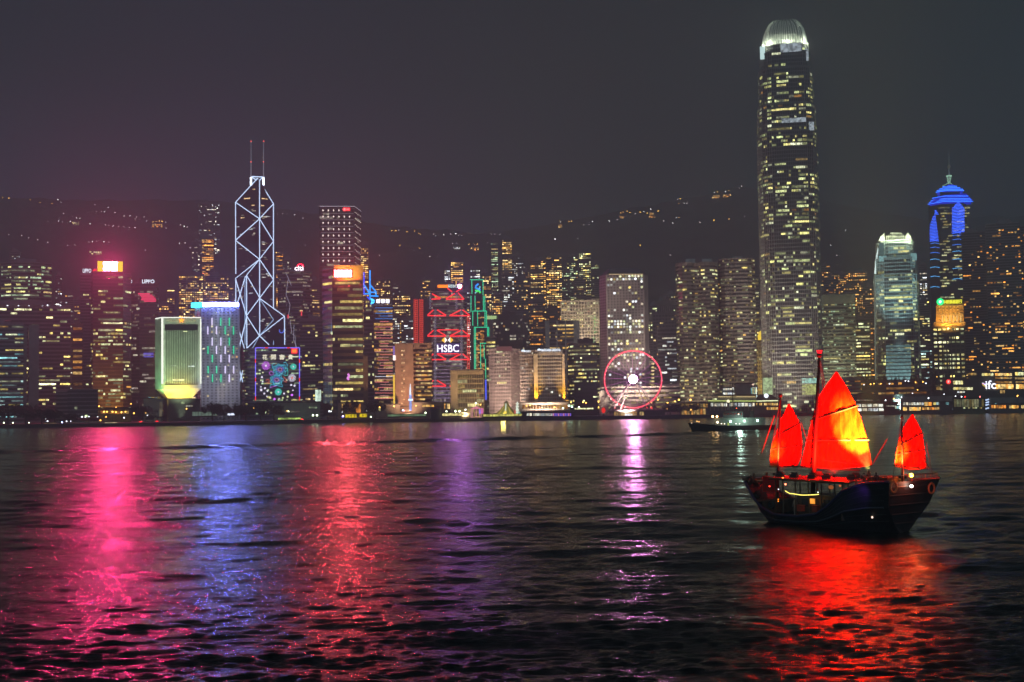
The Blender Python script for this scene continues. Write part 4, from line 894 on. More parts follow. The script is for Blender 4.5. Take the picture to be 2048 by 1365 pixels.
for k in range(42):
    y = 556 + k * 5.62
    for i in range(4):
        f = (i + .5) / 4; p0, p1 = Vector(pol[0]), Vector(pol[1]); c = p0 + (p1 - p0) * f; b.disc((c.x - .1, c.y - .1, F.z(y, 1207, 7)), .85, .3, (-1, -1, 0), 8)
b.build('flank_porthole', mat('dim_glass', (.06, .055, .05), .2), r, kind='stuff')
flood(r, F, 1250, 690, (255, 230, 205), 190000, 90, 100); flood(r, F, 1265, 590, (255, 220, 205), 90000, 80, 70, low=30)
# low post office slab and neighbours
r, F, P, H = tower('office_block', 'long low pale slab with window bands at the foot of the round windowed tower', 1201, 1360, 776, 1292, bandmat=mat('cream_wall', (.55, .5, .45)), fh=4.4, band=.55, bay=2.6, p=.28, run=2, pal='yel', br=.9, cat='office block', roof=None)
part_box(r, 'blank_wall', F, 1199, 1217, 783, 828, -1.4, 6, MATS['cream_wall']); part_box(r, 'roof_store', F, 1322, 1360, 768, 777, 6, 14, MATS['cream_wall'])
flood(r, F, 1280, 800, (255, 220, 190), 35000, 40, 120)
tower('office_tower', 'black glass block with white floor strips between the round windowed tower and the twin drums', 1316, 1358, 659, 1500, bandmat=DARKC, fh=4.3, band=.45, bay=2.4, p=.3, run=4, pal='wht', br=1.2, roof=None)
r, F, P, H = tower('office_tower', 'old style stone tower with a colonnaded crown and small dome, left of the twin drums', 1307, 1356, 628, 1680, bandmat=mat('old_stone', (.28, .25, .23)), fh=4.4, band=.5, fin=4, finw=1.2, bay=4, p=.1, run=1, pal='warm', br=1.4, roof=None)
b = MB()
for i in range(9): x = 1318 + i * 4.1; b.tube(F.at(x, 628, 2), F.at(x, 613, 2), .9, n=6)
b.build('colonnade_pillar', MATS['old_stone'], r)
b = MB(); ca = (P[0][0] + P[1][0]) / 2; b.box((ca, 12, F.z(605, 1332)), (26, 18, 4)); b.box((ca, 12, F.z(612, 1332) - 3), (20, 14, 12)); b.ball((ca, 12, F.z(600, 1332)), 7, 12, 8); b.build('dome', MATS['old_stone'], r)
part_box(r, 'window_column', F, 1302, 1309, 725, 792, -20, 2, DARKC)
wn = [(F.a(1305.5, -20, y), -20.3, F.z(y, 1305, -20), 3.6, 2.0, 0, s2l((240, 215, 140)), 1.5) for y in range(728, 790, 7)]; put_windows(r, wn)
# twin drum towers
EX = mat('drum_stone', (.19, .165, .15)); E1 = [(1354, 13), (1359, 5), (1367, 1), (1376, 0), (1385, 2), (1391, 7), (1398, 7), (1404, 2), (1413, 0), (1422, 1), (1431, 5), (1437, 13)]
r, F, P, H = tower('office_tower', 'twin drummed stone tower with banded yellow windows, the left one of the pair', 1354, 1437, 527, 1400, fp=E1, bandmat=EX, fh=4.0, band=.5, bay=2.2, p=.36, run=2.6, pal='yel', br=1.15, roof=None, group='twin drummed stone towers')
for x0_, x1_ in ((1371, 1390), (1404, 1424)): part_box(r, 'plant_room', F, x0_, x1_, 518, 528, 10, 10, WHITE)
flood(r, F, 1395, 720, (255, 225, 180), 110000, 80, 100)
E2 = [(1439, 13), (1444, 5), (1452, 1), (1461, 0), (1466, 2), (1474, 0), (1486, 0), (1498, 1), (1506, 5), (1512, 13)]
r, F, P, H = tower('office_tower', 'twin drummed stone tower beside the tallest skyscraper, the right one of the pair', 1439, 1512, 519, 1420, fp=E2, bandmat=EX, fh=4.0, band=.5, bay=2.2, p=.3, run=2.6, pal='yel', br=1.1, roof=None, group='twin drummed stone towers')
part_box(r, 'plant_room', F, 1466, 1484, 513, 520, 10, 10, WHITE); flood(r, F, 1475, 720, (255, 215, 160), 70000, 80, 100)
tower('office_tower', 'dark slot tower seen between the drums and the tallest skyscraper', 1508, 1520, 552, 1600, bandmat=DARKC, fh=4, band=.4, p=.4, run=2, pal='yel', br=1.5, roof=None)
r, F, P, H = tower('clock_tower', 'slim yellowish tower with a golden glowing top left of the tallest skyscraper', 1513, 1530, 683, 1480, bandmat=mat('yellow_stone', (.5, .43, .22)), fh=4, band=.5, fin=2.6, finw=1.2, bay=2.6, p=.2, run=1, pal='yel', br=1.0, roof=None)
b = MB(); c = F.at(1521, 676, 6); b.box((c.x, 6, c.z), (6, 6, 6)); b.tube((c.x, 6, c.z + 3), (c.x, 6, c.z + 8), 2.6, .2, n=8); b.build('golden_top', emit('gold_top', (255, 215, 60), 1.6), r); flood(r, F, 1521, 740, (255, 220, 120), 40000, 40, 60)

# ---- flared twin: the tallest skyscraper and its smaller sister
def staged(name, label, cat, pc, pyr, D, fp, stages, finm, bandm, fin=2.3, fh=4.1, bay=2.3, p=.3, br=1.2, pal='grn', seed=1, nvis=None, dens=None):
    F = Frame(pc, pyr, D); r = F.root(name, label, cat); rnd = random.Random(seed); ca0 = F.a(pc)
    base = [(F.a(px, v), v) for px, v in fp]; vm = max(q[1] for q in base); dep = vm + (base[-1][0] - base[0][0]) * .55
    full = base + [(base[-1][0] - 3, dep), (base[0][0] + 3, dep)]; cv = dep * .5
    wins = []; core = MB(); bands = MB(); fins = MB(); nv = len(fp) - 1
    for sc, yb, yt in stages:
        pol = [(ca0 + (x - ca0) * sc, cv + (y - cv) * sc) for x, y in full]; z0 = 0 if yb > 815 else F.z(yb, pc); z1 = F.z(yt, pc)
        core.prism(pol, z0, z1); op = offset(pol, .32)
        for k in range(int((z1 - z0) / fh) + 1):
            za = z0 + k * fh; zb = min(za + fh * .3, z1)
            if zb > za + .1: bands.prism(op, za + .02, zb)
        bands.prism(offset(pol, .5), z1 - .6, z1 + .5)
        for i in range(nv):
            P, Q = Vector(pol[i]), Vector(pol[i + 1]); L = (Q - P).length; n = max(1, round(L / fin)); e = (Q - P) / L; nm = Vector((e.y, -e.x))
            for j in range(n + 1): c = P + e * (L * j / n) + nm * .35; fins.box((c.x, c.y, (z0 + z1) / 2), (.2, .7, z1 - z0), math.atan2(e.y, e.x))
        H0 = F.z(stages[-1][2], pc)
        d2 = (lambda zf, z0=z0, z1=z1: dens((z0 + (z1 - z0) * zf) / H0)) if dens else None
        wins += floors_lit(pol, z1, z0, fh, .3, bay, p, 3.0, pal, br, rnd, nv, d2, off=.14)
    core.build('glass_wall', GLASS, r); bands.build('floor_band', bandm, r); fins.build('mullion', finm, r)
    put_windows(r, wins); return r, F, full, ca0, cv
ALU = mat('silver_fin', (.40, .40, .38), .4, .2, .1)
SK = [(1518, 32), (1521, 18), (1528, 8), (1538, 2), (1547, 0), (1584, -1.5), (1618, 0), (1629, 5), (1635, 14), (1638, 26)]
dn = lambda z: (.12 if (.68 < z < .71 or .43 < z < .455 or .92 < z) else (1.25 if z > .45 else .95)) * (1.0 if z > .12 else .5)
r, F, full, ca0, cv = staged('skyscraper', 'tallest skyscraper of the skyline, silver finned, with a glowing white claw crown', 'skyscraper', 1577, 430, 1390, SK,
    [(1.0, 820, 262), (.97, 262, 205), (.92, 205, 132), (.865, 132, 100), (.78, 100, 84)], ALU, mat('silver_band', (.20, .20, .19)), p=.34, br=1.35, pal='yg', seed=11, dens=dn)
z0 = F.z(84, 1577); z1 = F.z(44, 1577, cv * .85); ribs = []
cr_ = [(ca0 + (x - ca0) * .76, cv + (y - cv) * .76) for x, y in full]
pts = []
for i in range(len(SK) - 1):
    P, Q = Vector(cr_[i]), Vector(cr_[i + 1]); n = max(1, round((Q - P).length / 2.5))
    for j in range(n): pts.append(P + (Q - P) * j / n)
pts.append(Vector(cr_[len(SK) - 1])); ctr = Vector((ca0, cv))
CROWN = mat('crown_white', (.85, .85, .8), .5, 0, .05)
for k, P in enumerate(pts):
    hh = (z1 - z0) * (1.0 if k % 2 == 0 else .93); L = []
    for i in range(9):
        t_ = i / 8 * 1.35; q = P + (ctr - P) * (.56 * (1 - math.cos(t_))); L.append((q.x, q.y, z0 + hh * math.sin(t_) / math.sin(1.35)))
    b = MB(); b.path(L, [.62, .62, .6, .55, .5, .45, .4, .35, .25], n=5); b.build('crown_rib', CROWN, r)
b = MB(); b.prism([(ca0 + (x - ca0) * .66, cv + (y - cv) * .66) for x, y in full], z0, z0 + (z1 - z0) * .45, [(ca0 + (x - ca0) * .5, cv + (y - cv) * .5) for x, y in full]); b.build('crown_core', mat('crown_core_wall', (.45, .46, .42)), r)
for q in (1, 3, 5, 7, 9): 
    s_ = .83; x, y = full[q]; lamp(r, 'crown_floodlight', (ca0 + (x - ca0) * s_, cv + (y - cv) * s_ - .5, z0 + 2.0), 'POINT', (240, 255, 225), 8000, .6)
for x in (-14, 0, 14): lamp(r, 'crown_floodlight', (ca0 + x, cv - 22, z0 + 1.0), 'POINT', (240, 255, 225), 6500, .6)
lamp(r, 'crown_floodlight', (ca0, cv, z0 + (z1 - z0) * .72), 'POINT', (235, 255, 215), 14000, 1.0)
LV = emit('louvre_glow', (185, 200, 210), .75, False, .6, .4); LV2 = emit('louvre_bright', (205, 235, 235), 1.5)
for q in [(1561, 1603, 87, 104, LV), (1563, 1612, 236, 245, LV), (1586, 1634, 757, 767, emit('lobby_cyan', (175, 235, 215), 1.1, False, .5)), (1586, 1632, 769, 790, emit('lobby_yellow', (205, 215, 130), .9, False, .6)), (1526, 1545, 756, 790, emit('lobby_green', (195, 225, 165), .9, False, .5))]:
    part_box(r, 'lit_plant_floor', F, q[0], q[1], q[2], q[3], -1.0 if q[2] > 200 else 1.2, .3, q[4])
part_box(r, 'lit_plant_floor', F, 1520, 1530, 93, 119, 10, .3, LV2); part_box(r, 'lit_plant_floor', F, 1609, 1617, 98, 122, 8, .3, LV); part_box(r, 'lit_plant_floor', F, 1618, 1628, 244, 261, 2, .3, LV)
flood(r, F, 1535, 640, (255, 235, 225), 150000, 110, 60); flood(r, F, 1560, 420, (255, 235, 215), 60000, 120, 50, low=10); flood(r, F, 1590, 700, (255, 240, 215), 130000, 70, 80)
S1 = [(1750, 24), (1754, 10), (1770, 0), (1826, 0), (1834, 6), (1838, 20)]
r, F, full, ca0, cv = staged('skyscraper', 'shorter flared glass tower bathed in pale cyan light with two white claws on its roof', 'skyscraper', 1794, 630, 1480, S1,
    [(1.0, 820, 548), (.95, 548, 515), (.87, 515, 480)], mat('pale_cyan_fin', (.55, .62, .62), .4), mat('cyan_band', (.33, .37, .38)), p=.36, br=1.4, pal='yg', seed=5, dens=lambda z: .3 if z > .8 else 1.0)
CYW = lambda k: emit('painted_cyan_glow_%d' % k, (150, 205, 205), k / 10., False, .4, .5)  # cyan floodlight on the curtain wall, put in as emission
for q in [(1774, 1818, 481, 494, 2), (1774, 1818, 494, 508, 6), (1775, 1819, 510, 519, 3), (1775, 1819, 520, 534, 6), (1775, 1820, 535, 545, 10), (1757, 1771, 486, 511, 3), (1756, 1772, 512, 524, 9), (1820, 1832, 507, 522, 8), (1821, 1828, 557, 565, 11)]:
    part_box(r, 'glow_painted_wall', F, q[0] + 1.5, q[1] + 1.5, q[2], q[3] - .8, 3.2 if q[2] < 512 else 1.4, .25, CYW(q[4]))
for k in range(10): part_box(r, 'glow_painted_wall', F, 1772, 1822, 690 + k * 7.2, 695 + k * 7.2, -1.1, .25, CYW(3 + (k + 1) // 2))
EL = emit('edge_pale_cyan', (215, 240, 235), 1.9)
for q in [(1760, 484, 1753, 515, .8, EL), (1753.5, 516, 1750.5, 548, 1.1, EL), (1749, 549, 1751, 760, .7, emit('edge_dim_green', (150, 165, 150), .55)), (1760, 700, 1760, 760, .9, EL)]:
    b = MB(); b.tube(F.at(q[0], q[1], 12), F.at(q[2], q[3], 12), q[4]); b.build('edge_light', q[5], r)
for pl in ([(1757.5, 483), (1761, 474), (1769, 466), (1769, 482)], [(1824, 482), (1821, 473), (1815.5, 464.5), (1812, 472), (1812, 482)]):
    b = MB(); n = len(pl); vs = [F.at(x, y, 5) for x, y in pl] + [F.at(x, y, 11) for x, y in pl]; b.add(vs, [tuple(range(n)), tuple(range(2 * n - 1, n - 1, -1))] + [(i, (i + 1) % n, n + (i + 1) % n, n + i) for i in range(n)])
    b.build('claw', CROWN, r)
b = MB()
for i in range(10): x = 1773 + i * 4.2; b.tube(F.at(x, 480, 8), F.at(x, 467 if 2 < i < 8 else 471, 8), .35, n=4)
b.tube(F.at(1781, 466.5, 8), F.at(1803, 466.5, 8), .6); b.tube(F.at(1773, 473, 8), F.at(1811, 473, 8), .3); b.build('roof_frame', CROWN, r)
for x in (1765, 1780, 1795, 1810, 1820): c = F.at(x, 482, 2.0); lamp(r, 'crown_floodlight', (c.x, c.y - 1.5, c.z + .5), 'POINT', (240, 255, 205), 6500, .5)
flood(r, F, 1795, 720, (180, 240, 235), 330000, 80, 80); flood(r, F, 1795, 560, (180, 235, 235), 200000, 60, 50, low=60)

# ---- louvred slab right of the tallest
r, F, P, H = tower('office_block', 'grey louvred slab right of the tallest skyscraper, plain band along its top', 1641, 1712, 592, 1510, fp=[(1641, 0), (1690, 0), (1712, 8)], bandmat=mat('olive_grey_panel', (.28, .28, .23)), fh=3.8, band=.5, bay=2.4, p=.3, run=1.6, pal='grn', br=.8, cat='office block', roof=None)
part_box(r, 'blank_top_band', F, 1641, 1710, 589, 606, -1, 8, MATS['olive_grey_panel']); flood(r, F, 1675, 700, (240, 240, 190), 120000, 70, 95)
r, F, P, H = tower('office_block', 'low pale block with a yellow lit ground floor behind the main red sail', 1680, 1722, 757, 1380, bandmat=mat('olive_grey_panel', None), fh=4, band=.6, p=.4, run=3, pal='org', br=1, cat='office block', roof=None)
# ---- blue chevron tower
F = Frame(1898, 560, 1830); r = F.root('pagoda_tower', 'dark tower ringed with blue neon chevrons under a stepped blue pagoda roof', 'tower')
fpc = [(1861, 16), (1884, 0), (1930, 0), (1937, 14)]; pol = footprint(F, fpc, 36); H = F.z(408, 1898)
b = MB(); b.prism(pol, 0, H); b.build('glass_wall', GLASSB, r)
B1 = emit('chevron_blue', (50, 95, 255), 4.5); B2 = emit('chevron_cyan', (80, 170, 235), 2.2); B3 = emit('roof_blue', (45, 110, 255), 4.0); B4 = emit('roof_deep_blue', (15, 35, 200), 1.6)
def chev(x0, x1, vl, vr, y, M_, top=0):
    xm = (x0 + x1) / 2; b = MB(); b.path([F.at(x0, y, vl - 1), F.at(xm, y - 1.6, (vl + vr) / 2 - 2.2), F.at(x1, y, vr - 1)], .52, n=4); b.build('neon_chevron', M_, r)
for x0_, x1_, ya, vl, vr in ((1860, 1880, 421, 16, 3), (1904, 1929, 405, 0, 0)):
    for k in range(21):
        y = ya + 2 + k * 3.0 + max(0, ya - 410) * 0; w = 1.0 if k > 3 else (.25 + k * .22); xm = (x0_ + x1_) / 2; h_ = (x1_ - x0_) / 2 * w
        chev(xm - h_, xm + h_, vl, vr, y, B1)
    y = ya + 67
    for k in range(7): chev(x0_ + 1, x1_ - 1, vl, vr, y, B2 if k > 2 else emit('chevron_mid', (60, 130, 255), 1.8)); y += 8 + k * 2.6
def ring(sc, y, rr2, M_, name='roof_neon_line'):
    pts = []
    for px, v in ((1856, 20), (1887, -3), (1946, -3)):
        xx = 1899 + (px - 1899) * sc; pts.append(F.at(xx, y + (5.5 * sc if px == 1856 else 0), v if px != 1856 else 20))
    b = MB(); b.path(pts, rr2, n=5); b.build(name, M_, r)
rb = lambda sc, y: [(F.a(1899 + (px - 1899) * sc, v, y), v) for px, v in ((1857, 18), (1887, -2), (1945, -2))] + [(F.a(1899 + (1941 - 1899) * sc, 30, y), 30 + 8 * sc), (F.a(1899 + (1862 - 1899) * sc, 30, y), 30 + 8 * sc)]
for (s0, ya, s1, yb_) in ((1.0, 404, .74, 390), (.62, 383, .16, 370)):
    b = MB(); b.prism(rb(s0, 400), F.z(ya, 1899), F.z(yb_, 1899), rb(s1, 400)); b.build('roof_tier', B4, r)
for sc, y in ((1.0, 403.5), (.94, 400.5), (.88, 397.5), (.80, 392.5)): ring(sc, y, .55, B3)
for sc, y in ((.62, 381.5), (.58, 379), (.46, 376.0), (.32, 373.0)): ring(sc, y, .7, B3)
part_box(r, 'roof_neck', F, 1880, 1920, 383, 391, 6, 14, GLASSB)
b = MB(); 
b.path([F.at(1898, y, 10) for y in (371, 356, 352, 345, 330, 301)], [1.3, 1.3, .9, .7, .4, .2], n=6); b.build('spire', emit('spire_grey', (130, 145, 140), .5), r)
b = MB(); c0 = F.at(1898, 368, 10); c1 = F.at(1898, 353, 10)
for i in range(6): a_ = i * math.pi / 3; d = Vector((math.cos(a_), math.sin(a_), 0)); b.tube(c0 + d * 1.0, c1 + d * 3.0, .4, n=4)
b.tube(c1, c1 + Vector((0, 0, 1)), 3.9, n=10); b.build('spire_basket', emit('basket_green', (170, 225, 195), 1.5), r)
b = MB(); b.ball(F.at(1898, 334, 10), 2.4, 8, 5); b.build('spire_ball', emit('ball_grey', (120, 125, 115), .35), r)
for x0_, y0_, x1_, y1_ in ((1885, 373, 1897, 366), (1911, 373, 1899, 366)): part_tube(r, 'spire_strut', F, x0_, y0_, x1_, y1_, 8, .35, MATS['basket_green'])
rnd = random.Random(9); wn = []
for k in range(110):
    x = rnd.choice([rnd.uniform(1883, 1903), rnd.uniform(1883, 1928), rnd.uniform(1930, 1935)]); y = rnd.uniform(412, 600); v = 0 if x < 1930 else 8
    y = round(y / 5.6) * 5.6 + 1.5; c = F.at(x, y, v - .3)
    wn.append((c.x, c.y, c.z, rnd.uniform(2, 9), 1.9, 0, s2l(rnd.choice(PAL['yel'])), rnd.uniform(.2, 1.6) * (.6 if y < 500 else 1)))
put_windows(r, wn)
# ---- gold crowned bank tower
r, F, P, H = tower('bank_tower', 'yellow lit tower with a gilded stepped crown and a green and yellow bank sign', 1868, 1931, 652, 1560, bandmat=mat('tan_dark', (.2, .16, .09)), fh=5.0, band=.45, fin=5.2, finw=1.6, bay=5.2, p=.8, run=1, pal='yel', br=2.4, cat='bank building', roof=None)
GOLD = mat('gilded_stone', (.62, .42, .14)); GL = emit('gold_glow', (255, 190, 70), 1.8)
for x0_, x1_, ya, yb_, v in ((1867, 1931, 645, 652.5, -1), (1872, 1927, 628, 645, 1), (1872, 1927, 612, 628, 2), (1874, 1925, 608, 612, 3)): part_box(r, 'crown_tier', F, x0_, x1_, ya, yb_, v, 16, GOLD)
for i in range(6):
    x = 1885 + i * 7.3; part_tube(r, 'crown_light_column', F, x, 631, x, 645, .6, .55, emit('column_glow', (255, 225, 150), 1.5))
    for y in (614, 620, 627): b = MB(); b.ball(F.at(x - 6 + (y % 2) * 3, y, 1.2), .8, 7, 5); b.build('crown_lamp', GL, r)
for q in ((1868, 645.5, 1930, 645.5), (1872, 628.5, 1927, 628.5), (1873, 612, 1926, 612)): part_tube(r, 'crown_light_line', F, *q, -.9 if q[1] > 640 else 1.0, .3, emit('crown_line', (255, 200, 100), 1.1))
part_box(r, 'sign_board', F, 1873.5, 1925, 599.5, 608.5, 1.0, 1.5, emit('board_olive', (150, 150, 20), .8))
b = MB(); b.disc(F.at(1880.5, 604, .4), 4.0, .6, (0, 1, 0), 14); b.build('sign_emblem', emit('emblem_green', (20, 235, 120), 4), r)
b = MB(); b.disc(F.at(1880.5, 604, -.2), 1.7, .6, (0, 1, 0), 10); b.build('sign_emblem', emit('emblem_core', (210, 255, 230), 4), r)
lettering(r, '中國農業銀行', F.a(1905, .4, 604), .4, F.z(604, 1905), width=F.a(1924) - F.a(1886), height=4.6, material=emit('letters_yellow', (255, 250, 60), 2.8))
lamp(r, 'floodlight', (F.a(1899), -18, F.z(655, 1899)), 'SPOT', (255, 190, 80), 90000, 1, F.at(1899, 632, 1), 120, .8)

# ---- shopping podium on the right
F = Frame(1945, 780, 1430); r = F.root('shopping_mall', 'long dark shopping podium with amber windows and a white and rainbow roof sign', 'shopping mall')
MALL = mat('mall_wall', (.11, .095, .08))
for x0_, x1_, y0_, v in ((1850, 2100, 782, -4), (1885, 1965, 758, 0), (1940, 2100, 745, 2)): part_box(r, 'wall', F, x0_, x1_, y0_, 822, v, 30, MALL)
wn = []; rnd = random.Random(2)
for x0_, x1_, y0_, y1_, v, st, pal in [(1963, 1987, 747, 752, 2, 2.2, 'yel'), (1990, 2024, 747, 752, 2, 2.0, 'warm'), (2030, 2052, 745, 751, 2, 2.2, 'yel'), (1990, 2024, 755, 758, 2, .8, 'warm'), (2030, 2050, 755, 759, 2, .9, 'warm'), (1990, 2024, 763, 767, 2, .6, 'org'), (2031, 2050, 763, 766, 2, .6, 'org'), (1991, 2027, 769, 778, 2, 2.2, 'warm'), (2032, 2050, 769, 778, 2, 2.2, 'warm'), (2000, 2010, 781, 787, -4, 1.3, 'org'), (1906, 1926, 762, 769, 0, 2.2, 'yel'), (1906, 1946, 775, 780, 0, 2.4, 'yel'), (1914, 1930, 783, 786, -4, 1.6, 'wht'), (1935, 1953, 746.5, 751, 2, 1.0, 'warm'), (1868, 1882, 774, 780, -4, .6, 'warm')]:
    n = max(1, round((x1_ - x0_) / 5.5))
    for i in range(n):
        x = x0_ + (x1_ - x0_) * (i + .5) / n; c = F.at(x, (y0_ + y1_) / 2, v - .4); wn.append((c.x, c.y, c.z, (x1_ - x0_) / n * .54 * .85, (y1_ - y0_) * .54, 0, s2l(rnd.choice(PAL[pal])), st * rnd.uniform(.5, 1.2)))
put_windows(r, wn)
lettering(r, 'ifc', F.a(1981.5, -1, 770), -1.2, F.z(770, 1981), width=F.a(1992) - F.a(1971), height=9.0, material=emit('mall_letters', (235, 240, 255), 3.4))
for pl, M_ in (([(1946, 762), (1953, 763), (1960, 766), (1966, 767), (1972, 772)], NEONW), ([(1949, 766), (1956, 765), (1962, 768), (1970, 768)], emit('swoosh_red', (255, 60, 70), 2.4)), ([(1949, 770), (1955, 768), (1961, 767), (1967, 771), (1972, 775)], emit('swoosh_yellow', (240, 200, 70), 1.6)), ([(1948, 763.5), (1955, 764.5), (1964, 768), (1973, 768)], emit('swoosh_violet', (150, 120, 255), 2.2))):
    b = MB(); b.path([F.at(x, y, 0.6) for x, y in pl], .5, n=5); b.build('sign_swoosh', M_, r)
b = MB(); b.disc(F.at(1897, 764, -1), 2.5, .6, (0, 1, 0), 16); b.build('round_emblem', emit('emblem_vermilion', (255, 50, 40), 2.6), r)
lettering(r, '冬', F.a(1897, -1.6, 764), -1.6, F.z(764, 1897), width=2.8, height=3.2, material=emit('emblem_blush', (255, 220, 215), 2.2), name='sign_character')
tower('office_block', 'low dim terrace block under the trees below the flared glass tower', 1700, 1862, 764, 1410, bandmat=MALL, fh=5, band=.5, bay=4, p=.2, run=1.5, pal='org', br=1.1, cat='office block', roof=None)
# ------------------------------------------------------------------ piers and waterfront
def low_building(name, label, cat, x0, x1, y0, yb, D, wall, roof=None, rows=(), seed=1, dep=14, hip=0, rmat=None, eave=1.0, group=None):
    """rows of lit windows: (x0, x1, y0, y1, n, palette, strength)"""
    F = Frame((x0 + x1) / 2, (y0 + yb) / 2, D); r = F.root(name, label, cat, group); rnd = random.Random(seed)
    a0, a1 = F.a(x0), F.a(x1); H = F.z(y0, (x0 + x1) / 2); b = MB(); b.box(((a0 + a1) / 2, dep / 2, (H - 4) / 2), (a1 - a0, dep, H + 4)); b.build('wall', wall, r)
    if hip:
        h = F.z(y0 - hip, (x0 + x1) / 2) - H; e = eave; pol = [(a0 - e, -e), (a1 + e, -e), (a1 + e, dep + e), (a0 - e, dep + e)]; k = dep * .45
        b = MB(); b.prism(pol, H, H + .5); b.prism(pol, H + .5, H + h, [(a0 + k, dep / 2 - .4), (a1 - k, dep / 2 - .4), (a1 - k, dep / 2 + .4), (a0 + k, dep / 2 + .4)]); b.build('roof', rmat or ROOFM, r)
    else:
        b = MB(); b.box(((a0 + a1) / 2, dep / 2 - .5, H + .4), (a1 - a0 + 2 * eave, dep + 2 * eave, .8)); b.build('roof', rmat or ROOFM, r)
    wn = []
    for xa, xb, ya, yb_, n, pal, st in rows:
        for i in range(n):
            x = xa + (xb - xa) * (i + .5) / n; c = F.at(x, (ya + yb_) / 2, -.2)
            if rnd.random() < .9: wn.append((c.x, c.y, c.z, (xb - xa) / n * D / FPX * .78, (yb_ - ya) * D / FPX, 0, s2l(rnd.choice(PAL[pal])), st * rnd.uniform(.45, 1.3)))
    put_windows(r, wn); return r, F, H
PW = mat('pier_wall', (.13, .12, .11)); GREENR = mat('green_roof', (.22, .30, .16))
r, F, H = low_building('ferry_pier', 'two tiered colonial ferry pier with green lit eaves behind the tugboat', 'ferry pier', 1415, 1556, 805, 834, 1262, PW, rows=[(1420, 1510, 806.5, 813, 13, 'wht', 1.4), (1512, 1556, 806.5, 811, 14, 'warm', 1.4), (1533, 1556, 815, 820, 6, 'warm', 1.2)], hip=5, rmat=GREENR, dep=18)
part_tube(r, 'eave_light', F, 1416, 802, 1512, 802.5, -2, .45, emit('eave_green', (215, 235, 130), 1.3)); part_tube(r, 'eave_light', F, 1513, 802.6, 1556, 801.5, -2, .5, emit('eave_white', (240, 245, 190), 1.8))
part_box(r, 'upper_storey', F, 1434, 1513, 790, 801, 6, 10, mat('cream_wall', None)); b = MB(); b.box((F.a(1473), 10, F.z(790, 1473)), (40, 14, .8)); b.build('upper_roof', ROOFM, r); part_tube(r, 'eave_light', F, 1436, 794, 1511, 794, 4.4, .4, emit('eave_cream', (240, 215, 150), 1.1))
b = MB(); p = [F.at(x, y, 7) for x, y in ((1508, 801), (1520, 789), (1540, 789), (1562, 801))]; b.add(p + [q + Vector((0, 9, 0)) for q in p], [(0, 3, 2, 1), (4, 5, 6, 7), (0, 1, 5, 4), (1, 2, 6, 5), (2, 3, 7, 6), (3, 0, 4, 7)]); b.build('hall_roof', ROOFM, r)
b = MB(); b.disc(F.at(1532.5, 792, 5.5), 2.1, .6, (0, 1, 0), 18); b.build('round_sign', emit('sign_disc', (235, 245, 255), 2.4), r)
b = MB(); b.tube(F.at(1456.5, 820, -2.5), F.at(1456.5, 803, -2.5), 1.2, n=8); b.build('clock_shaft', mat('cream_wall', None), r); b = MB(); b.ball(F.at(1456.5, 803, -2.8), 1.5, 10, 6); b.build('clock_face', emit('clock_cream', (255, 245, 200), 2.2), r)
for i in range(12): part_tube(r, 'pillar', F, 1421 + i * 7.6, 806, 1421 + i * 7.6, 822, -1.2, .3, mat('pillar_cream', (.55, .5, .4)))
low_building('office_block', 'plain beige box behind the ferry pier roof', 'office block', 1471, 1508, 768, 812, 1330, mat('beige_wall', (.5, .42, .34)), rows=[])
low_building('site_office', 'small lit white cabin with two window rows beside the beige box', 'site office', 1444, 1470, 776, 815, 1320, WHITE, rows=[(1446, 1468, 777, 780.5, 5, 'wht', 1.4), (1446, 1469, 786, 790, 5, 'wht', 2.2)])
r, F, H = low_building('kiosk', 'small turquoise lit glass turret right of the beige box', 'kiosk', 1501, 1514, 775, 812, 1310, mat('teal_panel', (.3, .5, .5)), hip=4, rows=[(1502, 1513, 776, 788, 4, 'cyan', 1.1)], dep=7)
low_building('viewing_deck', 'glass fronted low hall with yellow lamps behind trees left of the ferry pier', 'hall', 1360, 1420, 806, 836, 1270, mat('olive_wall', (.22, .2, .14)), rows=[(1362, 1418, 808, 815, 9, 'warm', .6), (1362, 1418, 818, 830, 9, 'org', .8)])
r, F, H = low_building('ferry_pier', 'pier with big dark pitched roof and two white window rows, right of the main sail', 'ferry pier', 1694, 1768, 805, 832, 1285, PW, rows=[(1712, 1767, 808.5, 814, 5, 'wht', 2.0), (1713, 1768, 817, 822.5, 5, 'wht', 1.9), (1700, 1760, 800, 804, 9, 'dim', .6)], hip=20, rmat=mat('tile_roof_dark', (.045, .035, .035), .9), dep=26, eave=2)
low_building('ferry_pier', 'small dark ferry shed with a short pitched roof and blue white lamps', 'ferry pier', 1770, 1800, 812, 830, 1300, PW, rows=[(1772, 1792, 811, 813, 6, 'wht', 1.6), (1790, 1800, 813, 818, 3, 'cyan', 2)], hip=8, rmat=MATS['tile_roof_dark'], dep=18)
r, F, H = low_building('ferry_pier', 'long white roofed ferry pier with amber windows on two decks', 'ferry pier', 1801, 1905, 804, 828, 1300, PW, rows=[(1806, 1848, 805.5, 810.5, 8, 'wht', 1.9), (1848, 1864, 805, 812, 2, 'org', 2.2), (1866, 1904, 805, 810, 6, 'cyan', 1.3), (1806, 1842, 815, 821.5, 9, 'warm', 2.4), (1844, 1884, 815, 820, 8, 'org', 1.6)], dep=20)
part_box(r, 'white_fascia', F, 1801, 1905, 793, 803.5, -2.5, 3, mat('fascia_grey', (.4, .36, .33)))
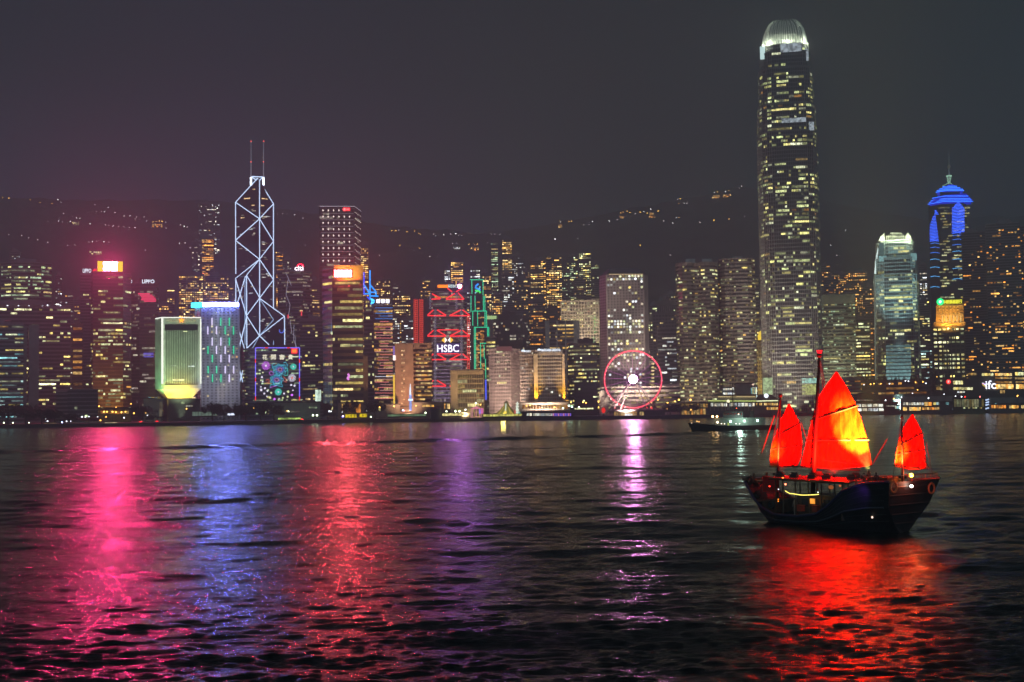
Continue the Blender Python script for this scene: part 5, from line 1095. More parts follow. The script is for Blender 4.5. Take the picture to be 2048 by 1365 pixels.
low_building('glass_pavilion', 'green glass pavilion on the quay between two ferry piers', 'pavilion', 1905, 1970, 797, 818, 1310, mat('green_glass_wall', (.10, .13, .04), .3), rows=[(1908, 1968, 799, 814, 12, 'yel', .28), (1926, 1964, 815, 817.5, 8, 'yel', 1.2)], dep=18)
r, F, H = low_building('ferry_pier', 'grey roofed ferry pier with a blue white stair end, last on the quay', 'ferry pier', 1979, 2090, 806, 824, 1305, PW, rows=[(1982, 2012, 811, 817, 6, 'org', 2.0), (2018, 2052, 811, 817, 7, 'warm', 2.0), (1985, 1998, 807, 808.5, 3, 'cyan', 1.5)], dep=20)
part_box(r, 'grey_roof', F, 1979, 2090, 795, 806, -2, 3, MATS['fascia_grey'])
for y in (799, 804, 809, 816): part_tube(r, 'stair_light', F, 1971, y + 2, 1978, y, -2.5, .7, emit('stair_blue_white', (190, 215, 255), 1.8))
r, F, H = low_building('public_pier', 'low dark covered pier with white and violet lit bays left of the wheel', 'pier', 1044, 1146, 825, 846, 1236, BLACK, rows=[(1053, 1064, 827, 832, 2, 'wht', 3.4), (1066, 1105, 827, 832, 12, 'wht', 1.0)], hip=4, rmat=BLACK, dep=14, eave=2)
rnd = random.Random(4)
for i in range(11): part_box(r, 'lit_bay', F, 1106 + i * 3.4, 1108 + i * 3.4, 827, 832.5, -.3, .3, emit('bay_violet%s' % ('', '_pink')[i % 3 == 0], ((140, 110, 255), (255, 150, 200))[i % 3 == 0], 1.2))
r, F, H = low_building('public_pier', 'covered pier with an arched lit hall at the foot of the wheel', 'pier', 1226, 1330, 822, 842, 1250, BLACK, rows=[(1228, 1288, 824, 832, 13, 'warm', .7), (1244, 1276, 828, 832, 6, 'wht', 1.6)], dep=14, eave=1.5, rmat=mat('roof_rose', (.25, .15, .2)))
# wheel
WX, WY, WD = 1266, 759, 1262
F = Frame(WX, WY, WD); r = F.root('ferris_wheel', 'big ferris wheel with a red glowing rim and a blazing pink white hub', 'ferris wheel')
hub = F.at(WX, WY, 0); RW = 57 * WD / FPX
RIM = emit('rim_red', (255, 72, 95), 3.2); SPK = emit('spoke_pink', (225, 110, 200), 1.3)
cir = lambda R_, v, n: [hub + Vector((R_ * math.cos(2 * math.pi * i / n), v, R_ * math.sin(2 * math.pi * i / n))) for i in range(n)]
for v in (-1.2, 1.2): b = MB(); b.path(cir(RW, v, 72), .5, closed=True); b.build('rim', RIM, r)
b = MB(); b.path(cir(RW - 1.6, 0, 72), .18, closed=True, n=4); b.build('inner_ring', emit('ring_dim', (150, 60, 90), .5), r)
for i in range(21):
    a_ = 2 * math.pi * (i + .3) / 21; d = Vector((math.cos(a_), 0, math.sin(a_))); b = MB(); b.tube(hub + d * 3, hub + d * (RW - .4), .15, n=4); b.build('spoke', SPK, r)
b = MB(); b.tube(hub + Vector((0, -2.6, 0)), hub + Vector((0, 2, 0)), 2.0, n=20); b.build('hub_drum', mat('white_panel', None), r)
HUBL = bpy.data.materials.new('hub_light'); HUBL.use_nodes = True; t = HUBL.node_tree; t.nodes.clear(); o = N(t, 'ShaderNodeOutputMaterial'); e = N(t, 'ShaderNodeEmission'); e.inputs['Color'].default_value = (1, .30, .85, 1); e.inputs['Strength'].default_value = 420; t.links.new(e.outputs[0], o.inputs['Surface']); HUBL.cycles.emission_sampling = 'FRONT'
b = MB(); b.disc(hub + Vector((0, -3.0, 0)), 4.2, .6, (0, 1, 0), 28); b.build('hub_lamp', emit('hub_rim', (255, 190, 250), 6), r); b = MB(); b.add([hub + Vector((4.0 * math.cos(2 * math.pi * i / 12), -3.45, 4.0 * math.sin(2 * math.pi * i / 12))) for i in range(12)], [tuple(range(12))]); b.build('hub_face', HUBL, r)
gm = MB(); gm.ball((0, 0, -1.0), 1.0, 8, 6, (.9, .9, 1.1)); gm = gm.mesh('gondola', mat('gondola_grey', (.3, .25, .27)))
for i in range(42):
    a_ = 2 * math.pi * (i + .5) / 42; o = link('gondola', gm, r); o.location = hub + Vector(((RW + .2) * math.cos(a_), 0, (RW + .2) * math.sin(a_)))
LEG = mat('leg_white', (.10, .07, .09))
for sx in (-1, 1):
    for v, k in ((-7, 22), (7, 26), (-7.5, 14)):
        b = MB(); b.tube(hub + Vector((sx * 1.0, v * .25, 0)), Vector((hub.x + sx * k, v, 1.5)), .55, n=6); b.build('leg', LEG, r)
for x in (1229, 1244, 1293, 1303): b = MB(); b.ball(F.at(x, 816, -4), .9, 8, 5); b.build('foot_lamp', emit('foot_red', (255, 45, 50), 3), r)
lamp(r, 'leg_floodlight', (hub.x, -11, 6), 'POINT', (255, 110, 180), 800, 2)
# red balloon
F = Frame(1207, 821, 1245); r = F.root('balloon_lantern', 'red glowing egg shaped lantern standing left of the wheel', 'lantern')
b = MB(); b.ball(F.at(1207, 821, 0), 2.2, 12, 8, (.85, .85, 1.2)); b.build('balloon', emit('balloon_red', (255, 40, 25), 1.3), r); b = MB(); b.tube(F.at(1207, 828, 0), F.at(1207, 835, 0), .8); b.build('plinth', BLACK, r)
# drum
F = Frame(871, 826, 1238); r = F.root('vent_house', 'dark drum shaped vent house with a flat pointed cap on the sea wall', 'building')
c = F.at(871, 818, 0); b = MB(); b.tube((c.x, 6, -1), (c.x, 6, F.z(817.5, 871)), 5.4, n=18); b.build('drum_wall', mat('dark_green_wall', (.06, .075, .065)), r); b = MB(); b.tube((c.x, 6, F.z(817.5, 871)), (c.x, 6, F.z(813.5, 871)), 5.7, .4, n=18); b.build('roof', ROOFM, r)
# fairground
F = Frame(1010, 815, 1262); r = F.root('circus_tent', 'green and gold striped big top tent on the waterfront', 'tent')
for i in range(20):
    a0, a1 = math.pi * 2 * i / 20, math.pi * 2 * (i + 1) / 20; b = MB(); vs = []
    for k in range(6):
        f = k / 5; R_ = 15.5 * (1 - f) ** 1.5 + 1.6; z = -1 + (F.z(806, 1013) + 1) * f
        vs += [(F.a(1013) + R_ * math.cos(a0), 12 + R_ * math.sin(a0) * .7, z), (F.a(1013) + R_ * math.cos(a1), 12 + R_ * math.sin(a1) * .7, z)]
    b.add(vs, [(2 * k, 2 * k + 1, 2 * k + 3, 2 * k + 2) for k in range(5)]); b.build('canvas_stripe', (mat('canvas_gold', (.55, .48, .2)), mat('canvas_green', (.12, .17, .08)))[i % 2], r)
b = MB(); b.tube((F.a(1013), 12, F.z(807, 1013)), (F.a(1013), 12, F.z(802, 1013)), 3.2, .4, n=10); b.build('cap', mat('canvas_green', None), r)
b = MB(); b.tube(F.at(1011, 822, -2), F.at(1012, 808, 8), .45); b.build('light_seam', emit('seam_white', (220, 245, 235), 1.4), r)
lamp(r, 'tent_lamp', (F.a(1006), -8, 4), 'POINT', (255, 228, 115), 26000, 2)
F = Frame(1035, 818, 1255); r = F.root('funfair_tower', 'little white illuminated fairground tower with a red base right of the striped tent', 'fairground ride')
b = MB(); b.path([F.at(1034.5, y, 0) for y in (833, 820, 808, 803)], [1.4, 1.2, .9, .15], n=8); b.build('shaft', emit('ride_white', (225, 245, 225), 1.4, False, .7, .9), r)
for y in (808, 814, 820): b = MB(); b.disc(F.at(1034.5, y, 0), 1.9, .4, (0, 0, 1), 10); b.build('ring_light', emit('ride_cream', (245, 250, 220), 2), r)
part_box(r, 'base_panel', F, 1028, 1032, 821, 832, -1, 2, emit('ride_red', (235, 110, 90), 1.0)); part_box(r, 'base_panel', F, 1037, 1041, 824, 833, -1, 2, emit('ride_teal', (150, 225, 190), 1.0))
F = Frame(955, 820, 1255); r = F.root('carousel', 'pink lit carousel with a violet entrance left of the striped tent', 'fairground ride')
b = MB(); c = F.at(952, 817, 3); b.tube((c.x, 3, c.z - .6), (c.x, 3, c.z + 1.8), 5.5, .4, n=14); b.build('canopy', emit('canopy_pink', (245, 140, 170), 1.1, False, .6, .8), r)
for i in range(8): a_ = i * math.pi / 4; b = MB(); b.tube((c.x + 4.6 * math.cos(a_), 3 + 4.6 * math.sin(a_), -.5), (c.x + 4.6 * math.cos(a_), 3 + 4.6 * math.sin(a_), c.z - .5), .3, n=5); b.build('pole', emit('pole_pink', (255, 170, 190), .9), r)
part_box(r, 'entrance_panel', F, 958, 961, 819, 828, -3, 1, emit('entrance_violet', (150, 120, 255), 1.5)); part_box(r, 'entrance_panel', F, 962.5, 966.5, 817, 828, -3, 1, emit('entrance_pink', (235, 110, 190), 1.2))
F = Frame(821, 795, 1262); r = F.root('funfair_tower', 'tall thin fairground tower glowing white above blue', 'fairground ride')
b = MB(); b.path([F.at(820.5, y, 0) for y in (790, 780, 768)], [.9, .7, .2], n=6); b.build('spire', emit('ride_spire', (220, 235, 255), 2.2), r); b = MB(); b.tube(F.at(821, 822, 0), F.at(821, 790, 0), .95, n=8); b.build('shaft', emit('ride_blue', (140, 170, 255), 1.7, False, .5, .7), r)
b = MB(); b.disc(F.at(821, 800, 0), 2.2, 1.5, (0, 0, 1), 12); b.build('seat_ring', emit('ride_ring', (190, 225, 255), 3), r)
def lit_box(name, label, cat, x0, x1, y0, y1, D, M_, group=None, roof=True):
    F = Frame((x0 + x1) / 2, y0, D); r = F.root(name, label, cat, group); a0, a1 = F.a(x0), F.a(x1); z0, z1 = F.z(y1, (x0 + x1) / 2), F.z(y0, (x0 + x1) / 2)
    b = MB(); b.box(((a0 + a1) / 2, 2, (z0 + z1) / 2), (a1 - a0, 4, z1 - z0)); b.build('lit_front', M_, r)
    b = MB(); b.box(((a0 + a1) / 2, 2, z1 + .25), (a1 - a0 + 1, 5, .45)); b.build('roof', BLACK, r)
    b = MB()
    for i in range(int((a1 - a0) / 3) + 1): b.box((a0 + i * 3, -.2, (z0 + z1) / 2), (.3, .3, z1 - z0))
    b.box(((a0 + a1) / 2, -.25, z0 - .5), (a1 - a0, .4, 1.0)); b.build('frame', BLACK, r); return r, F
SY = emit('stall_yellow', (245, 215, 10), 1.1, False, .5, .4)
lit_box('market_stall', 'longer yellow lit stall on the quay in front of the golden tower', 'stall', 690, 713, 829, 836, 1246, SY)
lit_box('market_stall', 'shorter yellow lit stall just right of the longer one', 'stall', 719, 734, 828, 835, 1246, SY)
lit_box('market_stall', 'long low pale green marquee on the quay beside the drum shaped vent house', 'stall', 775, 852, 829, 833, 1250, emit('marquee_green', (150, 190, 140), .45, False, .5, .2))
lit_box('market_stall', 'bright cream stall strip on the quay right of the drum shaped vent house', 'stall', 884, 932, 827, 832, 1250, emit('stall_cream', (250, 235, 150), 1.3, False, .7, .35))
lit_box('market_stall', 'yellow green stall strip in front of the striped tent', 'stall', 966, 1044, 829, 833, 1246, emit('stall_lime', (225, 220, 110), 1.2, False, .6, .35))
lit_box('market_stall', 'lime lit shelter strip below the neon peony block', 'stall', 556, 602, 836, 839.5, 1238, emit('shelter_lime', (190, 225, 110), 1.0, False, .8, .25))
lit_box('bus_shelter', 'cream lit shelter on the quay below the pink roofed tower', 'shelter', 210, 234, 845, 851, 1216, emit('shelter_cream', (240, 220, 170), .9, False, .7, .5))
lit_box('bus_shelter', 'dim brown lit shelter below the narrow brown block', 'shelter', 88, 112, 846, 851, 1212, emit('shelter_brown', (140, 110, 80), .5, False, .6, .5))
lit_box('footbridge', 'pale glass walled footbridge in front of the gridded hotel', 'footbridge', 384, 434, 824, 832, 1262, emit('bridge_pale', (150, 180, 160), .45, False, .4, .4))
r, F = lit_box('billboard', 'small pale green and white advertising board left of the golden tower', 'billboard', 630, 642, 780, 803, 1320, emit('board_mint', (215, 240, 220), 1.6, False, .5, .25)); b = MB(); b.tube(F.at(636, 803, 2), F.at(636, 835, 2), .6); b.build('post', BLACK, r)
lit_box('billboard', 'white glowing board low in front of the gridded hotel', 'billboard', 455, 472, 827, 831, 1252, emit('board_white', (220, 230, 255), 2.2))
low_building('office_block', 'grey green lit block left of the upside down pyramid', 'office block', 287, 326, 797, 842, 1300, mat('sage_wall', (.36, .45, .36)), rows=[(296, 322, 795, 797, 4, 'cyan', 2.6), (318, 325, 805, 840, 1, 'dim', .4)])
low_building('office_block', 'dark stepped podium right under the upside down pyramid', 'office block', 337, 400, 800, 840, 1296, mat('podium_grey', (.12, .12, .1)), rows=[(362, 370, 804, 808, 1, 'grn', .8), (371, 386, 811, 814, 3, 'wht', .8)])
low_building('office_block', 'low pale concrete block with few windows at the foot of the neon peony block', 'office block', 548, 640, 806, 838, 1290, mat('sage_wall', None), rows=[(618, 634, 814, 817, 4, 'grn', .8), (560, 600, 822, 825, 4, 'dim', .6)])
low_building('office_block', 'low amber lit arcade at the foot of the golden tower', 'office block', 676, 726, 806, 832, 1300, mat('tan_wall', None), rows=[(683, 690, 808, 826, 2, 'warm', .8), (697, 722, 808, 826, 4, 'org', 1.0)])
low_building('office_block', 'dull grey hall between the golden tower and the terracotta block', 'office block', 722, 800, 810, 834, 1305, mat('hall_grey', (.2, .19, .18)), rows=[(757, 762, 813, 822, 1, 'yel', 1.2)])
low_building('office_block', 'dark hall with an orange bulb lit terrace at the foot of the trussed bank tower', 'office block', 824, 902, 806, 830, 1300, mat('hall_dark', (.1, .09, .09)), rows=[(844, 868, 810, 814, 9, 'warm', 1.6), (888, 900, 808, 818, 4, 'warm', 1.6)])
low_building('colonnade', 'cream arcade with amber bays under the hotel with white lettering', 'arcade', 1040, 1140, 806, 830, 1310, mat('cream_wall', None), rows=[(1044, 1136, 810, 818, 16, 'org', .5)])
low_building('gatehouse', 'amber lit canopy entrance at the foot of the pink roofed tower', 'gatehouse', 197, 262, 817, 842, 1300, mat('amber_wall', (.4, .26, .06)), rows=[(200, 258, 822, 828, 9, 'org', .9)], eave=2)
r_, F_, H_ = None, None, None
# crane mast
F = Frame(674, 800, 1262); r = F.root('mooring_mast', 'thin black mast standing alone on the quay before the golden tower', 'mast'); b = MB(); b.tube(F.at(674, 838, 0), F.at(675, 777, 0), .45, .25); b.build('pole', BLACK, r); b = MB(); b.tube(F.at(668, 790, 0), F.at(681, 789, 0), .12); b.build('yard', BLACK, r)
# street lamps: x, y of the head, colour
LW, LO, LG, LB, LR = (240, 245, 255), (255, 185, 80), (225, 245, 195), (150, 140, 255), (255, 50, 40)
LAMPS = [(198, 813, LO, 5), (232, 815, LO, 3), (262, 808, LO, 4), (208, 824, LO, 6), (214, 824, LO, 6), (225, 824, LO, 6), (232, 825, LO, 6), (243, 825, LO, 6), (251, 824, LO, 5), (268, 827, LO, 6), (284, 823, LO, 6), (291, 826, LO, 4), (295, 832, LW, 5), (8, 846, LG, 6), (26, 846, LG, 5), (53, 846, (190, 170, 255), 6), (58, 846, LG, 4), (91, 838, LW, 5), (95, 843, LW, 4), (124, 845, (170, 190, 255), 7), (133, 843, LW, 4), (141, 843, LW, 4), (150, 830, LO, 3), (139, 839, LO, 4), (164, 834, LW, 5), (171, 835, LW, 4), (178, 834, LW, 4), (195, 835, LW, 5), (212, 834, LO, 4), (175, 841, LO, 4), (201, 841, LO, 5), (248, 836, LW, 4),
 (373, 818, LO, 5), (435, 818, LO, 5), (476, 818, LO, 5), (507, 817, LO, 5), (532, 826, LG, 10), (577, 823, LG, 5), (574, 822, LO, 3), (626, 831, LG, 9), (634, 831, LG, 9), (658, 823, LW, 7), (662, 823, LW, 6), (684, 825, LW, 5), (686, 833, LB, 10), (705, 823, LO, 9), (708, 835, LO, 7), (732, 822, LW, 7), (742, 834, LG, 6), (759, 815, LO, 6), (788, 813, LO, 6), (806, 821, (170, 190, 255), 7), (809, 822, (255, 120, 120), 5), (832, 812, LO, 4), (851, 826, LG, 8), (893, 823, LG, 7), (911, 823, LG, 10), (919, 823, LG, 10), (931, 820, LW, 6), (952, 807, LG, 7), (961, 810, LO, 4), (1053, 812, LO, 4), (1060, 811, LO, 4), (1080, 817, (255, 70, 50), 5), (1098, 809, LO, 8), (1109, 815, LO, 7), (1126, 817, LG, 9), (1138, 812, (190, 255, 215), 9), (1144, 814, (190, 255, 215), 9), (1142, 805, LO, 5), (1158, 815, LG, 8), (1166, 805, LO, 5), (1172, 806, LO, 5), (1197, 804, LO, 5), (1197, 815, LO, 4), (1316, 800, LO, 6), (1335, 806, LO, 5), (1350, 803, LO, 6), (1358, 800, LO, 7), (1335, 818, LO, 5), (1381, 800, LO, 8), (1318, 821, (80, 150, 255), 7), (1355, 820, LO, 6), (1382, 820, LO, 5), (1771, 801, LW, 4), (1788, 798, LO, 7), (1803, 795, LW, 4), (1857, 797, LW, 5), (1911, 793, LW, 3), (1923, 794, LW, 4), (1930, 794, LR, 4), (1960, 794, (255, 130, 120), 4), (2035, 792, LO, 6), (1728, 770, LW, 3), (1741, 769, LO, 5), (1748, 768, LO, 5), (1762, 768, LO, 4), (1779, 768, LW, 4), (1811, 762, LW, 4), (1817, 763, LW, 4), (1831, 765, LO, 5), (1846, 764, LO, 5), (1852, 767, LW, 4), (1874, 754, LO, 3), (1825, 787, LW, 3), (1888, 789, LW, 3), (1835, 780, LO, 4)]
BACK = [(60, 'the leftmost dark trees'), (130, 'the narrow brown block'), (196, 'the low black cubic block'), (262, 'the pink roofed tower'), (330, 'the round tree by the grey green block'), (440, 'the footbridge'), (520, 'the gridded hotel'), (600, 'the neon peony block'), (650, 'the low pale concrete block'), (740, 'the golden tower'), (800, 'the striped tower'), (860, 'the terracotta block'), (940, 'the trussed bank tower'), (1000, 'the carousel'), (1045, 'the striped tent'), (1140, 'the hotel with white lettering'), (1200, 'the nearly black block'), (1330, 'the round windowed tower'), (1420, 'the twin drummed towers'), (1700, 'the tallest skyscraper'), (1770, 'the tree terrace under the louvred slab'), (1860, 'the trees below the flared glass tower'), (2100, 'the shopping podium')]
CN = {LW: 'white', LO: 'amber', LG: 'pale green', LB: 'violet', LR: 'red'}
for i, (px, py, c, st) in enumerate(LAMPS):
    D = 1262 if py > 790 else 1400; p = at_y(px, py, D); nm = CN.get(c, 'tinted'); where = next(w for x, w in BACK if px < x)
    r = thing('street_lamp', '%s street lamp standing before %s' % (nm, where), 'street lamp', (p.x, p.y, G), 0, '%s lamps before %s' % (nm, where))
    b = MB(); b.tube((0, 0, 0), (0, 0, p.z - G), .16, .1, n=5); b.build('post', BLACK, r)
    b = MB(); b.ball((0, 0, p.z - G), .42 + .035 * st, 8, 6); b.build('lamp_head', emit('lamp_%s_%d' % (nm.replace(' ', '_') + str(c[0] + c[2]), st), c, st * 1.9), r)
# trees
TRUNK = mat('bark', (.05, .035, .025), .9); LEAF = mat('foliage', (.035, .05, .025), .8, 0, .5, .8)
def tree_kind(seed, conical=False):
    rnd = random.Random(seed); r = thing('tree', 't', 'tree'); b = MB(); b.tube((0, 0, 0), (0, 0, .5), .035, .02, n=6)
    for k in range(6): a_ = k * 1.05; b.tube((0, 0, .28 + .03 * k), (.28 * math.cos(a_), .28 * math.sin(a_), .58 + .03 * k), .014, .004, n=4)
    b.build('trunk', TRUNK, r); b = MB(); cl = [(rnd.uniform(-.34, .34), rnd.uniform(-.34, .34), rnd.uniform(.38, .85), rnd.uniform(.12, .24)) for _ in range(16)]
    for _ in range(1500):
        x, y, z, q = rnd.choice(cl); d = Vector((rnd.gauss(0, 1), rnd.gauss(0, 1), rnd.gauss(0, 1))).normalized() * q * rnd.uniform(.5, 1); p = Vector((x, y, z)) + d
        if conical: k = max(.05, 1.0 - p.z); p.x *= k * .9; p.y *= k * .9
        u = Vector((rnd.gauss(0, 1), rnd.gauss(0, 1), rnd.gauss(0, 1))).normalized() * .035; w = u.orthogonal().normalized() * .026; b.add([p - u, p + w, p + u, p - w], [(0, 1, 2, 3)])
    b.build('crown', LEAF, r); return r
T0 = [tree_kind(1), tree_kind(2), tree_kind(3, True)]
TREES = [(16, 808, 850, 70, 0, 'huge dark tree at the left end of the quay'), (52, 806, 850, 62, 1, 'broad dark tree second from the left end'), (84, 818, 850, 46, 0, 'round dark tree before the narrow brown block'), (110, 818, 850, 44, 1, 'dark tree below the dim low slab'), (140, 828, 850, 36, 0, 'bushy tree under the low black cubic block'), (178, 834, 850, 40, 1, 'low tree under the right corner of the black cubic block'), (284, 811, 846, 46, 0, 'rounded tree left of the grey green block'), (306, 830, 846, 24, 1, 'small tree at the foot of the grey green block'), (325, 833, 846, 16, 0, 'tiny tree before the dark stepped podium'), (425, 804, 838, 36, 1, 'tree between the podium and the gridded hotel'), (448, 808, 838, 34, 0, 'tree right before the gridded hotel'), (470, 806, 838, 20, 2, 'pointed conifer before the gridded hotel'), (492, 808, 838, 40, 1, 'dark tree left of the neon peony block foot'), (522, 804, 838, 40, 0, 'dark tree at the foot of the neon peony block'), (548, 808, 838, 34, 1, 'dark tree below the peonies, right one'), (655, 805, 835, 26, 0, 'tree left of the golden tower foot'), (750, 800, 834, 36, 1, 'tree in front of the striped tower foot'), (700, 802, 834, 34, 0, 'tree in front of the golden tower foot'), (1340, 806, 838, 32, 1, 'tree by the quay right of the wheel'), (1362, 808, 838, 28, 0, 'small tree left of the glass fronted hall'), (1390, 806, 838, 26, 1, 'tree before the glass fronted hall')]
for i, (px, yt, yb, w, k, lab) in enumerate(TREES):
    D = 1258 if px > 620 else (1222 if px < 240 else 1250); p = at_y(px, yt, D); o = T0[k] if T0[k]['label'] == 't' else dup(T0[k]); h = p.z - G + .5
    o.location = (p.x, D, G); o.scale = (w * D / FPX * 1.15, w * D / FPX * 1.15, h); o.rotation_euler = (0, 0, i * 1.3); o['label'] = lab; o['group'] = 'trees along the quay'
for i in range(17):
    px = 1706 + i * 10; yt = 752 + 5 * math.sin(i * 1.9) - (6 if i > 12 else 0); D = 1425; p = at_y(px, yt, D); o = dup(T0[i % 2]); o.location = (p.x, D, G); h = p.z - G
    o.scale = (9.5, 9.5, h); o.rotation_euler = (0, 0, i * 1.7); o['label'] = 'dark tree in the planted row below the flared glass tower'; o['group'] = 'planted row on the terrace'
# cars with tail lamps
def car(px, py, D, label, c):
    p = at_y(px, py, D); r = thing('parked_car', label, 'car', (p.x, D, G), 0); b = MB(); b.box((0, 0, .75), (1.8, 4.2, .7)); b.prism([(-.8, -1.6), (.8, -1.6), (.8, 1.2), (-.8, 1.2)], 1.1, 1.6, [(-.65, -1.1), (.65, -1.1), (.65, .8), (-.65, .8)]); b.build('body', c, r)
    for s_ in (-1, 1):
        b = MB(); b.ball((s_ * .7, -2.1, .8), .3, 6, 4); b.build('tail_lamp', emit('tail_red', (255, 40, 40), 14), r)
        for q in (-1.3, 1.3): b = MB(); b.tube((s_ * .92, q, .33), (s_ * .75, q, .33), .33, n=10); b.build('wheel', BLACK, r)
car(283, 840, 1238, 'dark car showing red tail lamps under the rounded tree', DARKC); car(315, 840, 1238, 'dark car with bright red tail lamps before the podium', BLACK); car(605, 834, 1248, 'pale car with red lamps before the concrete block', WHITE)
# lamps and houses on the hill
HL = [(0, 408), (8, 404), (20, 405), (63, 409), (82, 413), (106, 416), (118, 408), (124, 414), (192, 418), (218, 424), (195, 432), (205, 432), (211, 432), (232, 434), (129, 436), (143, 452), (155, 445), (162, 446), (120, 451), (127, 453), (98, 452), (150, 455), (182, 457), (213, 459), (220, 460), (228, 461), (240, 462), (250, 463), (261, 464), (272, 465), (250, 441), (262, 441), (275, 443), (290, 443), (272, 447), (295, 451), (308, 453), (314, 452), (320, 451), (326, 452), (333, 453), (334, 465), (363, 459), (370, 462), (376, 463), (20, 479), (46, 480), (60, 485), (78, 489), (98, 494), (138, 500), (152, 499), (180, 494), (187, 493), (195, 492), (210, 493), (220, 494), (293, 510), (372, 495), (382, 505), (390, 506), (404, 504), (413, 502), (420, 500), (437, 500), (361, 496), (545, 436), (556, 437), (566, 436), (575, 437), (590, 438), (607, 445), (784, 470), (792, 470), (798, 469), (815, 472), (830, 471), (838, 475), (842, 478), (868, 477), (872, 480), (888, 478), (902, 477), (912, 476), (918, 479), (924, 480), (906, 496), (914, 495), (916, 504), (938, 497), (948, 497), (955, 497), (975, 494), (983, 477), (990, 477), (1000, 478), (1119, 450), (1121, 453), (1138, 452), (1143, 451), (1167, 458), (1178, 458), (1185, 452), (1218, 451), (1234, 448), (1241, 434), (1246, 433), (1254, 431), (1259, 434), (1270, 436), (1280, 433), (1287, 432), (1294, 435), (1300, 431), (1301, 427), (1304, 433), (1316, 431), (1327, 451), (1345, 455), (1352, 444), (1358, 444), (1355, 407), (1360, 406), (1357, 416), (1368, 415), (1373, 415), (1428, 394), (1434, 392), (1450, 392), (1456, 390), (1478, 385), (1482, 381), (1399, 454), (1427, 450), (1457, 447), (1488, 442), (840, 505), (860, 522), (800, 500), (760, 520), (612, 500), (600, 470), (660, 560), (1110, 487), (1155, 486), (1660, 500), (1672, 520), (1690, 470), (1280, 500), (1340, 520)]
WARM = [(308, 333), (784, 845), (938, 957), (1119, 1145), (1240, 1320), (1355, 1362), (1425, 1480)]
hb = MB(); hb.ball((0, 0, 0), 1.0, 8, 6); hms = {k: hb.mesh('lamp_head', emit('hill_lamp_' + k, c, st)) for k, c, st in (('amber', (255, 190, 80), 12), ('white', (240, 235, 235), 9), ('dim', (230, 210, 215), 4))}
pb = MB(); pb.tube((0, 0, -9), (0, 0, -.9), .2, n=4); pm = pb.mesh('post', BLACK); rnd = random.Random(7)
HB = [(60, 'above the grey bulging tower'), (180, 'high above the thin pale lit tower'), (300, 'above the pink billboard'), (470, 'left of the braced prism tower'), (640, 'between the prism tower and the star studded tower'), (860, 'right of the star studded tower'), (1060, 'above the green outlined tower'), (1210, 'above the golden windowed pair'), (1335, 'above the round windowed tower'), (1500, 'above the twin drummed towers'), (2100, 'right of the tallest skyscraper')]
for px, py in HL:
    p = on_hill(px, py)
    if p is None: continue
    k = 'amber' if any(a <= px <= b_ for a, b_ in WARM) and rnd.random() < .8 or px < 110 and py < 420 else rnd.choice(['white', 'dim', 'dim']); w = next(w for x, w in HB if px < x)
    col = {'amber': 'amber', 'white': 'bright white', 'dim': 'faint'}[k]
    r = thing('hillside_lamp', '%s hillside lamp %s' % (col, w), 'lamp', p + Vector((0, -8, 9)), 0, '%s hillside lamps %s' % (col, w)); o = link('lamp_head', hms[k], r); q = rnd.uniform(.6, 1.15); o.scale = (q, q, q); link('post', pm, r)
def house(px, py, w, h, label, pal='org', st=4):
    p = on_hill(px, py)
    if p is None: return
    r = thing('hillside_house', label, 'house', (p.x, p.y - 14, p.z - 4), -math.atan2(p.x, p.y), None); b = MB(); b.box((0, 7, h / 2), (w, 12, h + 6)); b.build('wall', DARKC, r); b = MB(); b.prism([(-w / 2 - .8, .2), (w / 2 + .8, .2), (w / 2 + .8, 13.8), (-w / 2 - .8, 13.8)], h + 3.01, h + 6, [(-w / 3, 6), (w / 3, 6), (w / 3, 8), (-w / 3, 8)]); b.build('roof', ROOFM, r); rnd = random.Random(int(px))
    put_windows(r, [(-w / 2 + w * (i + .5) / 6, .9, h * (.3 if j else .75), w / 6 * .7, h * .28, 0, s2l(rnd.choice(PAL[pal])), st * rnd.uniform(.4, 1.4)) for i in range(6) for j in range(2) if rnd.random() < .75])
house(320, 454, 28, 9, 'long gold lit house on the ridge above the pink billboard'); house(950, 500, 18, 8, 'gold lit house above the green outlined tower'); house(914, 497, 16, 6, 'white lit house left of the gold one above the orange roof sign', 'wht'); house(1302, 436, 14, 16, 'warm lit house tower on the ridge above the round windowed tower', 'org', 3); house(1245, 436, 18, 6, 'warm lit house at the left end of the ridge cluster above the round windowed tower'); house(1120, 455, 10, 9, 'small rosy lit house on the ridge above the golden pair', 'warm', 3); house(1430, 396, 18, 8, 'amber lit house near the hilltop left of the tallest skyscraper', 'org', 4); house(1452, 394, 20, 8, 'amber lit house close to the hilltop, right of its neighbour', 'org', 4); house(155, 448, 16, 6, 'pale lit house on the slope far above the long dark block', 'yel', 3); house(195, 508, 26, 8, 'yellow lit house just above the pink billboard', 'yel', 3)
